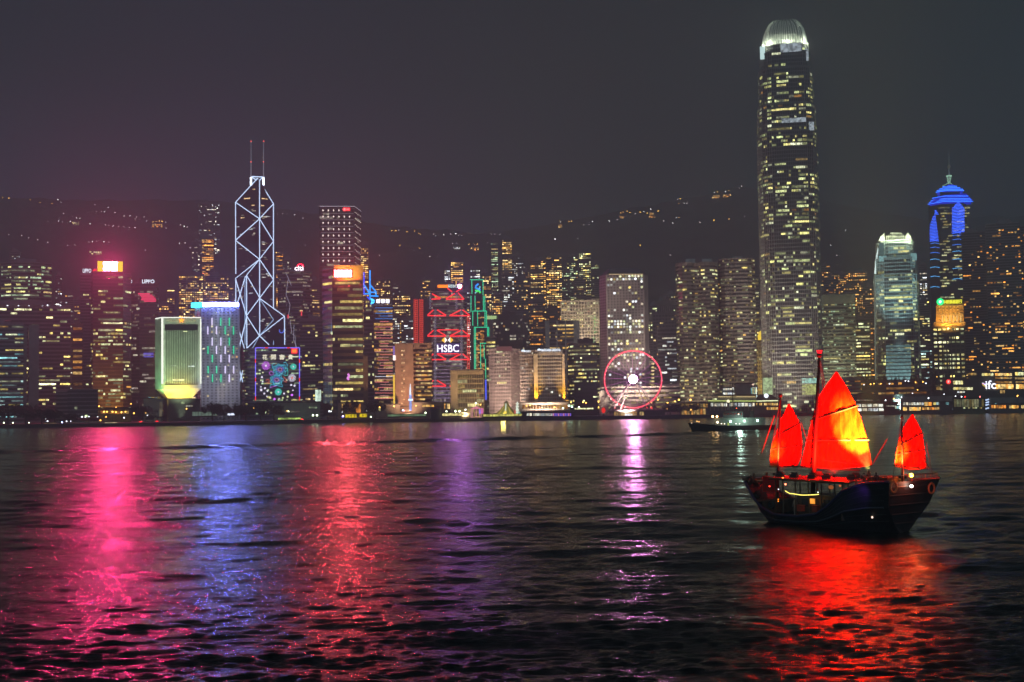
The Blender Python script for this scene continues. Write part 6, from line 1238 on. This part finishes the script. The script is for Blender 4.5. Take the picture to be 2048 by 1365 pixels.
# ------------------------------------------------------------------ the red sailed junk
TH = math.radians(52.0); JO = at_z(1822, 1064, 0.0); JL = 18.7
JF = Vector((-math.cos(TH), math.sin(TH), 0)); JP = Vector((-math.sin(TH), -math.cos(TH), 0))
junk = thing('sailing_junk', 'dark wooden junk with three glowing red battened sails, stern towards the viewer', 'sailing boat', JO, math.pi - TH)
def jl(p): d = p - JO; return Vector((d.dot(JF), d.dot(JP), d.z))
def jw(x, y, z): return JO + JF * x + JP * y + Vector((0, 0, z))
def jat(px, py, ax, val):
    d = ray(px, py); e = Vector((0, 0, CAM_H)); n = {'x': JF, 'y': JP, 'z': Vector((0, 0, 1))}[ax]
    t = (JO + n * val - e).dot(n) / d.dot(n); return jl(e + d * t)
HULLM = mat('dark_hull_timber', (.022, .014, .018), .55, 0, .4, .8); TIM = mat('worn_timber', (.11, .055, .03), .6, 0, .35, 1.2); REDP = mat('red_canvas', (.35, .012, .008), .8); ROPE = mat('rope', (.06, .025, .02), .9); RUB = mat('tyre_rubber', (.012, .012, .013), .7)
def sheer(s): return float(np.interp(s, [0, .12, .25, .34, .42, .55, .72, .82, .92, 1], [4.75, 4.55, 3.7, 2.3, 1.4, 1.05, 1.05, 1.6, 2.8, 4.0]))
def hb_(s, f):
    k = [0, .15, .4, .7, .88, 1]; kel = np.interp(s, k, [.15, 1.2, 2.0, 1.8, .9, .2]); wl = np.interp(s, k, [.9, 2.4, 3.2, 2.9, 1.7, .5]); md = np.interp(s, k, [3.1, 3.6, 3.75, 3.4, 2.3, .95]); tp = np.interp(s, k, [3.9, 4.0, 3.9, 3.6, 2.7, 1.35])
    return float(np.interp(f, [-.25, 0, .5, 1], [kel, wl, md, tp]))
def hx(s, f):
    x = s * JL; 
    return x + (-1.5 * f + .9) * max(0, 1 - s * 6) + (2.4 * f - 2.0) * max(0, (s - .8) * 5)
FR = [-.25, -.1, 0, .15, .3, .5, .7, .85, 1.0]; NS = 36
b = MB(); rows = []
for i in range(NS + 1):
    s = i / NS; sh = sheer(s); row = []
    for sd in (1, -1):
        for f in FR: row.append((hx(s, max(f, 0)), sd * hb_(s, f), f * sh if f >= 0 else f * 3.2))
    rows.append(row)
b.v = [p for r_ in rows for p in r_]; nf_ = len(FR); w = 2 * nf_
for i in range(NS):
    for sd in (0, 1):
        for j in range(nf_ - 1):
            a0 = i * w + sd * nf_ + j; q = (a0, a0 + 1, a0 + w + 1, a0 + w); b.f.append(q if sd else q[::-1])
    b.f.append((i * w, i * w + nf_, (i + 1) * w + nf_, (i + 1) * w))
for i in (0, NS): b.f.append(tuple([i * w + j for j in range(nf_)] + [i * w + nf_ + j for j in range(nf_ - 1, -1, -1)]))
b.build('hull', HULLM, junk)
for sd in (1, -1):
    b = MB(); b.path([(hx(i / 40, 1), sd * (hb_(i / 40, 1) + .03), sheer(i / 40) + .05) for i in range(41)], .13, n=6); b.build('gunwale', mat('violet_paint', (.05, .03, .08), .5), junk)
    b = MB(); b.path([(hx(i / 40, .5), sd * (hb_(i / 40, .5) + .04), sheer(i / 40) * .5) for i in range(1, 38)], .09, n=6); b.build('rubbing_strake', mat('grey_strake', (.05, .04, .055), .5), junk)
for f in (.22, .36, .64, .76, .88):
    for sd in (1, -1):
        b = MB(); b.path([(hx(i / 40, f), sd * (hb_(i / 40, f) + .012), sheer(i / 40) * f) for i in range(1, 40)], .035, n=4); b.build('hull_strake', mat('strake_timber', (.03, .018, .022), .5), junk)
def deck(s0, s1, z, name='deck'):
    b = MB(); vs = []; n = 8
    for i in range(n + 1):
        s = s0 + (s1 - s0) * i / n; f = min(1, z / sheer(s)); y = hb_(s, f) - .06; vs += [(hx(s, f), y, z), (hx(s, f), -y, z)]
    b.add(vs, [(2 * i, 2 * i + 1, 2 * i + 3, 2 * i + 2) for i in range(n)]); b.build(name, TIM, junk)
deck(.005, .27, 3.75); deck(.27, .84, .55); deck(.84, .995, 2.2)
for s, z0_, z1_ in ((.27, .95, 3.75), (.84, .95, 2.2)):
    y = hb_(s, .6) - .08; b = MB(); b.box((s * JL, 0, (z0_ + z1_) / 2), (.1, 2 * y, z1_ - z0_)); b.build('bulkhead', TIM, junk)
# transom boards, stern rail, rings
b = MB()
for z in (.8, 1.7, 2.6, 3.5, 4.3):
    f = z / 4.75; b.box((hx(0, f) - .05, 0, z), (.06, 2 * hb_(0, f) - .1, .09))
b.build('transom_board', mat('dark_trim', (.05, .022, .02), .5), junk)
RING = mat('ring_orange', (.85, .16, .05), .5)
for px, py in ((1787, 975), (1863, 977)):
    c = jat(px, py, 'x', hx(0, .9) - .28); b = MB(); b.path([(c.x, c.y + .46 * math.cos(a_), c.z + .46 * math.sin(a_)) for a_ in [2 * math.pi * i / 20 for i in range(20)]], .105, n=8, closed=True); o = b.build('life_ring', RING, junk, smooth=True)
    b = MB(); b.path([(c.x, c.y + .6 * math.cos(a_), c.z + .6 * math.sin(a_)) for a_ in [2 * math.pi * i / 8 for i in range(8)]], .015, n=4, closed=True); b.build('grab_line', ROPE, o)
for sd in (1, -1):
    b = MB(); 
    for i in range(7): s = .01 + i * .038; b.tube((hx(s, 1), sd * (hb_(s, 1) - .05), sheer(s)), (hx(s, 1), sd * (hb_(s, 1) - .05), sheer(s) + .55), .035, n=5)
    b.path([(hx(.01 + i * .038, 1), sd * (hb_(.01 + i * .038, 1) - .05), sheer(.01 + i * .038) + .55) for i in range(7)], .04, n=5); b.build('stern_rail', TIM, junk)
b = MB(); b.path([(hx(0, 1) - .02, y, sheer(0) + .55) for y in np.linspace(-3.3, 3.3, 9)], .045, n=5)
for y in np.linspace(-3.3, 3.3, 9): b.tube((hx(0, 1) - .02, y, sheer(0)), (hx(0, 1) - .02, y, sheer(0) + .55), .035, n=5)
b.build('stern_rail', TIM, junk)
b = MB(); b.box((2.6, 0, 4.35), (2.2, 2.6, 1.2)); b.box((2.6, 0, 4.98), (2.6, 3.0, .08)); b.build('wheelhouse', TIM, junk)
# amidships: canopy, posts, cabin
x0, x1 = .245 * JL, .80 * JL
b = MB(); vs = []; n = 14
for i in range(n + 1):
    x = x0 + (x1 - x0) * i / n; hw_ = 2.75 - .9 * max(0, (i / n - .75) * 4) ** 2 * .5
    for j in range(7): t = j / 6 * 2 - 1; vs.append((x, hw_ * t, 4.50 + .16 * (1 - t * t) + .1 * (i / n)))
b.add(vs, [(i * 7 + j, i * 7 + j + 1, (i + 1) * 7 + j + 1, (i + 1) * 7 + j) for i in range(n) for j in range(6)]); b.build('canopy', REDP, junk)
b = MB()
for sd in (1, -1): b.path([(x0 + (x1 - x0) * i / n, sd * (2.75 - .9 * max(0, (i / n - .75) * 4) ** 2 * .5), 4.44 + .1 * i / n) for i in range(n + 1)], .12, n=6)
b.build('canopy_frame', TIM, junk)
for i in range(7):
    for sd in (1, -1):
        x = x0 + .4 + (x1 - x0 - .8) * i / 6; s = x / JL; y = sd * min(2.62, hb_(s, 1) - .25) * (1 if i < 6 else .72); b = MB(); b.tube((x, y, .95), (x, y, 4.45), .075, n=6); b.build('canopy_post', TIM, junk)
for x, y in ((5.4, 1.6), (7.2, -1.4), (8.3, 1.7), (10.2, 1.5), (11.6, -1.2), (12.4, 1.6), (14.4, 1.4), (6.4, -.2)):
    b = MB(); b.box((x, y, 4.86), (.75, .5, .34), .3); b.box((x + .1, y - .2, 5.05), (.6, .12, .3), .3); b.build('deck_bench', mat('dark_bench', (.03, .02, .02)), junk)
b = MB(); b.box((9.4, -.2, 1.95), (5.6, 3.2, 2.0)); b.box((9.4, -.2, 3.0), (6.0, 3.6, .12)); cab = b.build('cabin', mat('cabin_panel', (.10, .06, .045), .5), junk)
WGL = emit('cabin_amber', (255, 160, 60), 1.1, False, .6, 1.5)
for x in (7.3, 8.6, 9.9, 11.2):
    b = MB(); b.box((x, 1.42, 2.25), (.8, .08, .75)); b.build('cabin_window', mat('cabin_glass', (.05, .05, .06), .1), cab)
c = jat(1625, 1003, 'y', 2.2); b = MB(); b.box(c, (.55, .1, .5)); b.build('lit_window', WGL, junk)
for px, py, wd, M_ in ((1600, 1012, .75, mat('red_box', (.5, .06, .03))), (1632, 1013, .55, MATS['red_box'])):
    c = jat(px, py, 'y', 2.1); b = MB(); b.box((c.x, c.y, c.z - .25), (wd, .5, .55)); b.box((c.x, c.y, c.z + .05), (wd + .1, .6, .06)); b.build('deck_locker', M_, junk)
b = MB(); b.path([jat(px, py, 'y', 2.72) for px, py in ((1570.5, 982), (1575, 985), (1580, 987.5), (1586, 988), (1592, 989), (1600, 990.3), (1608, 990.8), (1616, 990.5), (1625, 990.2), (1632, 989.8), (1637.5, 989))], .035, n=5); b.build('string_light', emit('string_yellow', (255, 235, 110), 2.4), junk)
for px, py, c_, st, rad in [(1556.5, 999, (255, 150, 50), 2, .07), (1556.5, 1003, (255, 150, 50), 2, .07), (1567, 1011, (170, 140, 60), 1.2, .07), (1557, 979, (235, 235, 245), 2, .07), (1636, 985, (240, 240, 230), 3, .06), (1571, 969, (255, 130, 90), 6, .1), (1539, 973, (255, 60, 40), 4, .09), (1566, 956.5, (255, 140, 60), 4, .1), (1704, 980, (255, 190, 110), 2, .06), (1713.5, 977, (255, 215, 160), 2, .06), (1690, 983, (255, 150, 70), 1.5, .07), (1724, 974, (240, 225, 220), 1.5, .05), (1680, 972, (230, 120, 70), .8, .12), (1662, 975, (200, 110, 60), .5, .25), (1663, 1003, (235, 225, 220), .9, .05), (1687, 998, (235, 225, 220), 1.2, .05)]:
    c = jat(px, py, 'y', 2.3); b = MB(); b.ball(c, rad, 8, 5, (1.3, .5, .8)); b.build('deck_lamp', emit('deck_lamp_%d_%d' % (px, py), c_, st), junk)
for px, py, rad in ((1736, 1025, .07), (1744.5, 1035, .11)):
    s = .1; c = jat(px, py, 'y', 3.05); b = MB(); b.ball(c, rad, 8, 5, (1, .6, 1)); b.build('port_light', emit('port_white', (255, 225, 200), 1.6), junk)
# stern lamps
for px, py, c_, st, rad, nm in ((1822.5, 951, (255, 190, 60), 30, .17, 'stern_lantern'), (1823, 973, (255, 245, 220), 30, .12, 'stern_lantern')):
    c = jat(px, py, 'x', hx(0, 1) - .25 if py > 960 else .4); b = MB(); b.ball(c, rad, 10, 7, (1, 1.4, 1)); b.build(nm, emit('lantern_%d' % py, c_, st), junk)
    if py < 960: b = MB(); b.tube((c.x, c.y, 3.75), (c.x, c.y, c.z - .1), .05); b.build('lantern_post', TIM, junk)
    lamp(junk, 'lantern_light', (c.x - .3, c.y, c.z + (.2 if py < 960 else 0)), 'POINT', (255, 80, 35) if py < 960 else (255, 105, 50), 420 if py < 960 else 85, .15)
# bow fenders and anchor gear
for px, py, ry_ in ((1497.5, 963, .36), (1515, 990, .44), (1543, 1010, .46)):
    c = jat(px, py, 'y', 1.2 if py < 1000 else 2.4)
    b = MB(); b.path([(c.x + .3 * math.cos(a_), c.y, c.z + .3 * math.sin(a_)) for a_ in [2 * math.pi * i / 16 for i in range(16)]], .17, n=8, closed=True); b.build('tyre_fender', RUB, junk, smooth=True)
b = MB(); b.box((hx(1, 1) - .2, 0, 4.25), (1.0, 2.9, .22)); b.tube((hx(1, 1) - .8, 0, 3.6), (hx(1, 1) + .6, 0, 4.5), .16); b.tube((hx(1, 1) - .9, 1.0, 4.2), (hx(1, 1) - .9, 1.0, 4.9), .12); b.tube((hx(1, 1) - .9, -1.0, 4.2), (hx(1, 1) - .9, -1.0, 4.9), .12); b.build('bow_beam', TIM, junk)
b = MB(); q = jat(1540, 962, 'y', 1.0); b.prism([(q.x - 1, q.y - .2), (q.x + .7, q.y - .2), (q.x + .7, q.y + .3), (q.x - 1, q.y + .3)], q.z - 1.1, [q.z + .2, q.z + .5, q.z + .5, q.z + .2]); b.build('bow_screen', REDP, junk)
# masts, sails
SAIL = bpy.data.materials.new('red_sail_cloth'); SAIL.use_nodes = True; t = SAIL.node_tree; t.nodes.clear()
o = N(t, 'ShaderNodeOutputMaterial'); mx = N(t, 'ShaderNodeMixShader'); df = N(t, 'ShaderNodeBsdfDiffuse'); tl = N(t, 'ShaderNodeBsdfTranslucent'); ge = N(t, 'ShaderNodeTexCoord')
mp = N(t, 'ShaderNodeMapping'); mp.inputs['Scale'].default_value = (3.0, 3.0, .45); t.links.new(ge.outputs['Object'], mp.inputs['Vector'])
no = N(t, 'ShaderNodeTexNoise'); no.inputs['Scale'].default_value = 1.0; no.inputs['Detail'].default_value = 4; t.links.new(mp.outputs[0], no.inputs['Vector'])
cr = N(t, 'ShaderNodeValToRGB'); ramp(cr, [(.28, (.34, .010, .002)), (.5, (.66, .024, .003)), (.72, (.92, .040, .004))])
uv = N(t, 'ShaderNodeUVMap'); su = N(t, 'ShaderNodeSeparateXYZ'); t.links.new(uv.outputs[0], su.inputs[0])
fr = N(t, 'ShaderNodeMath', operation='MULTIPLY'); fr.inputs[1].default_value = 9.0; t.links.new(su.outputs['X'], fr.inputs[0])
fc = N(t, 'ShaderNodeMath', operation='FRACT'); t.links.new(fr.outputs[0], fc.inputs[0])
ls = N(t, 'ShaderNodeMath', operation='LESS_THAN'); ls.inputs[1].default_value = .10; t.links.new(fc.outputs[0], ls.inputs[0])
sm_ = N(t, 'ShaderNodeMath', operation='MULTIPLY_ADD'); sm_.inputs[1].default_value = -.13; t.links.new(ls.outputs[0], sm_.inputs[0]); t.links.new(no.outputs['Fac'], sm_.inputs[2]); t.links.new(sm_.outputs[0], cr.inputs[0])
bu = N(t, 'ShaderNodeBump'); bu.inputs['Distance'].default_value = .2; bu.inputs['Strength'].default_value = .8; t.links.new(no.outputs['Fac'], bu.inputs['Height'])
for n_ in (df, tl): t.links.new(cr.outputs[0], n_.inputs['Color']); t.links.new(bu.outputs[0], n_.inputs['Normal'])
mx.inputs[0].default_value = .5; t.links.new(df.outputs[0], mx.inputs[1]); t.links.new(tl.outputs[0], mx.inputs[2]); t.links.new(mx.outputs[0], o.inputs['Surface'])
class SailPlane:
    def __init__(s, px, py, yaw=8):
        f = jw(*jat(px, py, 'y', 0.0)); s.f = f; v = Vector((f.x, f.y, 0)).normalized(); a = math.radians(yaw)
        s.n = Vector((v.x * math.cos(a) - v.y * math.sin(a), v.x * math.sin(a) + v.y * math.cos(a), 0)); s.fl = jl(f)
    def at(s, px, py, off=0.0):
        d = ray(px, py); e = Vector((0, 0, CAM_H)); t = (s.f + s.n * off - e).dot(s.n) / d.dot(s.n); return jl(e + d * t)
def polyl(pts, t):
    L = [0]
    for a, c in zip(pts[:-1], pts[1:]): L.append(L[-1] + abs(c[1] - a[1]) + .2 * abs(c[0] - a[0]))
    x = t * L[-1]; return (float(np.interp(x, L, [p[0] for p in pts])), float(np.interp(x, L, [p[1] for p in pts])))
def sail(sp, left, right, bat, seed, belly=.55):
    rnd = random.Random(seed); nu, nv = 30, 48; b = MB(); ph = rnd.uniform(0, 6)
    offs = lambda u, t_: belly * math.sin(math.pi * u) * (math.sin(math.pi * min(1, t_ * 1.1)) * .8 + .2) + (.12 * math.sin(u * 9 + t_ * 14 + ph) + .09 * math.sin(u * 26 - t_ * 34) + .06 * math.sin(u * 41 + t_ * 19)) * (1.1 - t_)
    ylo, yhi = left[0][1], left[-1][1]
    for j in range(nv + 1):
        t_ = j / nv; l = polyl(left, t_); r_ = polyl(right, t_)
        for i in range(nu + 1):
            u = i / nu; sag = (math.sin(math.pi * u) * 4.0 * (1 - t_) ** 6)
            px = l[0] + (r_[0] - l[0]) * u; py = l[1] + (r_[1] - l[1]) * u + sag
            b.v.append(tuple(sp.at(px, py, .18 + offs(u, t_))))
    b.f = [(j * (nu + 1) + i, j * (nu + 1) + i + 1, (j + 1) * (nu + 1) + i + 1, (j + 1) * (nu + 1) + i) for j in range(nv) for i in range(nu)]
    so = b.build('sail', SAIL, junk, smooth=True); ul = so.data.uv_layers.new(name='UVMap')
    for lp in so.data.loops: ul.data[lp.index].uv = ((lp.vertex_index % (nu + 1)) / nu, (lp.vertex_index // (nu + 1)) / nv)
    for x0_, y0_, x1_, y1_, rr2 in bat:
        b = MB(); b.path([sp.at(x0_ + (x1_ - x0_) * k / 6, y0_ + (y1_ - y0_) * k / 6, .10 + offs(k / 6, (y0_ + (y1_ - y0_) * k / 6 - ylo) / (yhi - ylo))) for k in range(7)], rr2, n=6); b.build('batten', mat('batten_dark', (.0045, .0015, .001), .8), so)
def mast(sp, base, top, r0, knob=True):
    p, q = sp.at(*base), sp.at(*top); d = (p - q).normalized(); p = p + d * max(0, (p.z - 1.0) / max(.2, -d.z)); b = MB(); b.path([p, p + (q - p) * .5, q], [r0, r0 * .85, r0 * .5], n=10); mo = b.build('mast', mat('mast_timber', (.035, .008, .005), .6), junk, smooth=True)
    if knob: b = MB(); b.ball(q, r0 * 1.1, 8, 6); b.build('masthead', BLACK, mo)
    return q
S1_ = SailPlane(1628, 958); S2_ = SailPlane(1557, 958); S3_ = SailPlane(1805, 950)
mast(S1_, (1627, 958), (1638.5, 711), .25); mast(S2_, (1555.5, 958), (1561, 792), .17); mast(S3_, (1805, 950), (1803.5, 834), .14)
b = MB(); q = S1_.at(1639, 706); b.tube(q - Vector((0, 0, .2)), q + Vector((0, 0, .25)), .16, .3, n=8); b.build('mast_lamp', emit('mast_red', (255, 30, 40), 2), junk)
sail(S1_, [(1601, 934), (1606, 911), (1614, 880), (1623, 843), (1629, 818), (1638, 794), (1651, 772), (1672, 744)], [(1744, 932), (1740, 908), (1734, 877), (1721, 834), (1712, 809), (1694, 775), (1674, 744)], [(1621, 842, 1717, 811, .11), (1611, 881, 1738, 880.5, .1), (1603, 916, 1742, 932, .05), (1601, 934, 1720, 941, .08)], 1)
sail(S2_, [(1539, 931), (1541, 901), (1543, 892), (1551, 871), (1561, 840), (1577, 808)], [(1596, 931), (1602, 914), (1605, 892), (1603, 868), (1600, 846), (1592, 831), (1579, 808)], [(1556, 871, 1600, 846, .07), (1541, 899, 1605, 891, .06), (1538, 934, 1596, 933, .07)], 2, .35)
sail(S3_, [(1788, 933), (1791, 908), (1794, 892), (1805, 858), (1814, 843), (1824, 828)], [(1853, 938), (1852, 918), (1848, 892), (1845, 865), (1835, 846), (1826, 828)], [(1794, 894, 1846, 866, .06), (1789, 910, 1852, 900, .06), (1786, 931, 1841, 937, .06)], 3, .35)
for sp, a0, a1, rr2 in [(S2_, (1523, 907), (1549, 831), .05), (S1_, (1745, 929), (1775, 878), .05), (S3_, (1846, 916), (1859, 939), .06)]: b = MB(); b.tube(sp.at(*a0), sp.at(*a1), rr2, n=6); b.build('spar', mat('spar_red', (.10, .012, .008), .6), junk)
for sp, a0, a1 in [(S1_, (1639, 722), (1648, 790)), (S1_, (1641, 722), (1651, 775)), (S3_, (1806, 836), (1812, 862)), (S3_, (1852, 885), (1866, 955)), (S2_, (1561, 800), (1541, 905)), (S1_, (1602, 846), (1622, 905)), (S2_, (1562, 935), (1558, 962)), (S3_, (1804, 836), (1786, 955))]: b = MB(); b.tube(sp.at(*a0, -.1), sp.at(*a1, -.1), .025, n=4); b.build('rigging_rope', ROPE, junk)
# lamps on deck that shine up into the sails
def spot(sp, src, off, tgt, col, pw, cone, bl=.9):
    p = sp.at(src[0], src[1], -off); lamp(junk, 'sail_floodlight', p, 'SPOT', col, pw, .15, sp.at(*tgt), cone, bl)
    b = MB(); b.tube(p + Vector((0, 0, -.35)), p + Vector((0, 0, -.12)), .12, .16, n=8); b.build('floodlight_housing', BLACK, junk)
spot(S1_, (1738, 944), 3.8, (1717, 872), (255, 240, 105), 190000, 46)
spot(S1_, (1668, 948), 3.8, (1664, 860), (255, 24, 8), 100000, 118)
spot(S2_, (1562, 944), 3.9, (1574, 872), (255, 28, 9), 25000, 75)
spot(S2_, (1548, 944), 3.6, (1547, 905), (255, 200, 90), 16000, 30)
spot(S3_, (1812, 950), 2.0, (1822, 880), (255, 30, 10), 16000, 95)
spot(S3_, (1800, 950), 2.6, (1797, 912), (255, 215, 90), 26000, 34)
p = jat(1725, 975, 'y', 5.0); lamp(junk, 'side_glow', (p.x, p.y, p.z), 'SPOT', (125, 75, 240), 170, .3, jat(1722, 995, 'y', 3.3), 70, .9)
# crew
def person(label, loc, rz, h, joints, mats_):
    r = thing('person', label, 'person', loc, rz, None)
    pos = {'pel': (0, 0, .95), 'bel': (0, 0, 1.12), 'che': (0, .01, 1.34), 'nec': (0, 0, 1.5), 'hd0': (0, .01, 1.58), 'hd1': (0, .015, 1.68), 'top': (0, .01, 1.75), 'lhip': (.1, 0, .9), 'lkn': (.11, .03, .5), 'lan': (.11, -.01, .09), 'lto': (.12, .16, .04), 'rhip': (-.1, 0, .9), 'rkn': (-.11, .04, .5), 'ran': (-.11, -.02, .09), 'rto': (-.12, .15, .04), 'lsh': (.19, 0, 1.42), 'lel': (.24, .02, 1.14), 'lwr': (.22, .14, .92), 'lha': (.21, .19, .84), 'rsh': (-.19, 0, 1.42), 'rel': (-.24, .02, 1.14), 'rwr': (-.22, .14, .92), 'rha': (-.21, .19, .84)}
    pos.update(joints); rad = dict(pel=.15, bel=.135, che=.16, nec=.055, hd0=.085, hd1=.1, top=.05, lhip=.09, lkn=.06, lan=.045, lto=.035, lsh=.06, lel=.045, lwr=.032, lha=.04); rad.update({'r' + k[1:]: v for k, v in list(rad.items()) if k[0] == 'l'})
    ed = ['pel bel', 'bel che', 'che nec', 'nec hd0', 'hd0 hd1', 'hd1 top', 'pel lhip', 'lhip lkn', 'lkn lan', 'lan lto', 'pel rhip', 'rhip rkn', 'rkn ran', 'ran rto', 'che lsh', 'lsh lel', 'lel lwr', 'lwr lha', 'che rsh', 'rsh rel', 'rel rwr', 'rwr rha']
    ks = list(pos); me = bpy.data.meshes.new('body'); me.from_pydata([tuple(Vector(pos[k]) * (h / 1.75)) for k in ks], [tuple(ks.index(x) for x in e.split()) for e in ed], [])
    tmp = bpy.data.objects.new('body', me); COL.objects.link(tmp); sk = tmp.modifiers.new('s', 'SKIN'); ss = tmp.modifiers.new('u', 'SUBSURF'); ss.levels = ss.render_levels = 2
    for i, k in enumerate(ks): d = me.skin_vertices[0].data[i]; q = rad[k] * h / 1.75; d.radius = (q, q); d.use_root = (k == 'pel')
    dg = bpy.context.evaluated_depsgraph_get(); m2 = bpy.data.meshes.new_from_object(tmp.evaluated_get(dg)); bpy.data.objects.remove(tmp); m2.materials.clear(); m2.materials.append(mats_); m2.polygons.foreach_set('use_smooth', [True] * len(m2.polygons)); m2.name = 'body'
    link('body', m2, r); b = MB(); b.ball((0, -.01 * h, h * .965), .098 * h / 1.75, 10, 7, (1, 1.08, .95)); b.build('hair', mat('dark_hair', (.012, .01, .009), .6), r); return r
CL1 = mat('dark_jacket', (.03, .025, .03), .8); CL2 = mat('grey_jacket', (.09, .07, .07), .8); CL3 = mat('pale_shirt', (.35, .28, .25), .8)
def crew(px, py, y, z, lab, rz, h, cl, **j):
    p = jat(px, py, 'y', y); person(lab, jw(p.x, y, z), rz, h, j, cl)
crew(1738, 955, 1.0, 3.78, 'person in dark clothes at the helm under the corner of the main red sail', .6, 1.78, CL1, rel=(-.3, .15, 1.2), rwr=(-.24, .36, 1.28), rha=(-.22, .43, 1.3))
crew(1728, 962, 2.3, 3.78, 'crew member bending over the rail left of the helm', 2.4, 1.66, CL2, nec=(0, .3, 1.4), hd0=(0, .37, 1.46), hd1=(0, .42, 1.52), top=(0, .46, 1.57), che=(0, .18, 1.28), lsh=(.19, .2, 1.34), rsh=(-.19, .2, 1.34))
crew(1753, 962, 1.6, 3.78, 'person in dark jacket standing right of the helm', -.5, 1.72, CL1)
crew(1648, 1005, 2.3, .98, 'passenger in grey jacket standing by the rail amidships', .9, 1.72, CL2)
crew(1668, 1005, 2.2, .98, 'passenger in a pale shirt standing at the rail behind the cabin', -.7, 1.68, CL3)
crew(1590, 990, 1.9, .98, 'passenger in a pale shirt under the yellow string of lights', .4, 1.7, CL3)

# ------------------------------------------------------------------ tugboat and yacht
TO = at_z(1458, 862, 0); F = Frame(1458, 845, TO.y, 0.0); tug = F.root('tugboat', 'black hulled tugboat with two amber searchlights and a row of white deck lamps', 'boat')
def hullmesh(a0, a1, beam, sh, bowleft=True):
    b = MB(); n = 20; L = a1 - a0
    for i in range(n + 1):
        s = i / n; w_ = beam / 2 * min(1, (s / .3) ** .6 if s < .3 else 1) * (1 - .15 * max(0, s - .8) * 5); w_ = max(w_, .15); h = sh(s); x = a0 + L * s
        for sd in (1, -1): b.v += [(x + (1.5 * (1 - s * 5) if s < .2 else 0), sd * w_ * .75, -1), (x, sd * w_, h * .6), (x - (.8 * (1 - s * 5) if s < .2 else 0), sd * w_ * 1.03, h)]
    for i in range(n):
        for sd in (0, 1):
            for j in (0, 1): q = i * 6 + sd * 3 + j; f = (q, q + 1, q + 7, q + 6); b.f.append(f if sd == 0 else f[::-1])
        b.f.append((i * 6 + 2, i * 6 + 5, i * 6 + 11, i * 6 + 8))
    b.f += [(0, 1, 2, 5, 4, 3), tuple(n * 6 + k for k in (0, 3, 4, 5, 2, 1))]; return b
a0, a1 = F.a(1379, 0, 850), F.a(1552, 0, 855); hullmesh(a0, a1, 9, lambda s: 2.4 + 1.6 * max(0, .35 - s) / .35).build('hull', BLACK, tug)
b = MB(); b.path([(a0 + (a1 - a0) * i / 20, -4.7 * min(1, (i / 20 / .3) ** .6 if i < 6 else 1), 2.3 + 1.6 * max(0, .35 - i / 20) / .35) for i in range(1, 20)], .22, n=6); b.build('rubbing_strake', RUB, tug)
TG = mat('tug_white', (.16, .17, .15), .6)
part_box(tug, 'deckhouse', F, 1428, 1530, 836, 852, -2.4, 5, TG); part_box(tug, 'bridge', F, 1446, 1486, 824, 836.5, -1.8, 4, mat('tug_grey', (.07, .07, .07))); part_box(tug, 'funnel', F, 1500, 1508, 822, 836, -1, 2, BLACK)
for i in range(6): part_box(tug, 'bridge_window', F, 1448 + i * 6.3, 1452.5 + i * 6.3, 826, 830, -2.0, .15, GLASS)
part_tube(tug, 'mast', F, 1466, 826, 1465, 768, 0, .16, BLACK)
for y, w_ in ((794, 6), (785, 4), (802, 3)): part_tube(tug, 'mast_arm', F, 1466 - w_, y, 1466 + w_, y, 0, .09, BLACK)
for x, y, c_, st, rr2 in [(1425.5, 833.5, (255, 200, 120), 22, .45), (1434, 833.5, (255, 195, 115), 22, .45), (1435, 845, (255, 225, 190), 16, .35), (1461, 843.5, (200, 255, 230), 14, .42), (1489, 842.5, (200, 255, 230), 16, .45), (1515, 841.5, (200, 255, 230), 14, .42), (1443, 848, (255, 235, 200), 6, .2), (1449, 848, (255, 235, 200), 6, .2), (1472, 848, (235, 240, 225), 6, .2), (1479, 848, (235, 240, 225), 6, .2), (1394, 843, (255, 190, 110), 5, .22), (1398, 844, (255, 190, 110), 5, .2), (1383, 847, (220, 210, 190), 2, .2), (1473, 817, (255, 90, 50), 5, .2), (1477, 829, (225, 230, 200), 4, .3), (1466, 776, (230, 230, 225), 3, .18)]:
    b = MB(); b.ball(F.at(x, y, -3.0), rr2, 8, 6); b.build('deck_lamp', emit('tug_lamp_%d_%d' % (x, y), c_, st), tug)
part_box(tug, 'lit_doorway', F, 1455, 1458.5, 846, 854, -2.6, .2, emit('door_green', (190, 215, 120), .9))
lamp(tug, 'deck_light', F.at(1480, 838, -7), 'POINT', (210, 255, 235), 2600, 1.0)
YO = at_z(1905, 826, 0); F = Frame(1905, 820, YO.y - 18, 0.0); yc = F.root('motor_yacht', 'white motor yacht moored before the long white roofed pier', 'boat'); a0, a1 = F.a(1880, 0, 825), F.a(1928, 0, 825)
hullmesh(a0, a1, 5, lambda s: 1.7 + .8 * max(0, .4 - s)).build('hull', mat('yacht_white', (.5, .5, .52), .3), yc); part_box(yc, 'cabin', F, 1890, 1920, 816, 822, -1.6, 3.5, MATS['yacht_white']); part_box(yc, 'flybridge', F, 1895, 1912, 811, 816, -1.2, 2.5, MATS['yacht_white'])
for i in range(5): part_box(yc, 'lit_window', F, 1892 + i * 5.6, 1896 + i * 5.6, 817.5, 820.5, -1.8, .2, emit('yacht_window', (200, 225, 255), 1.3))
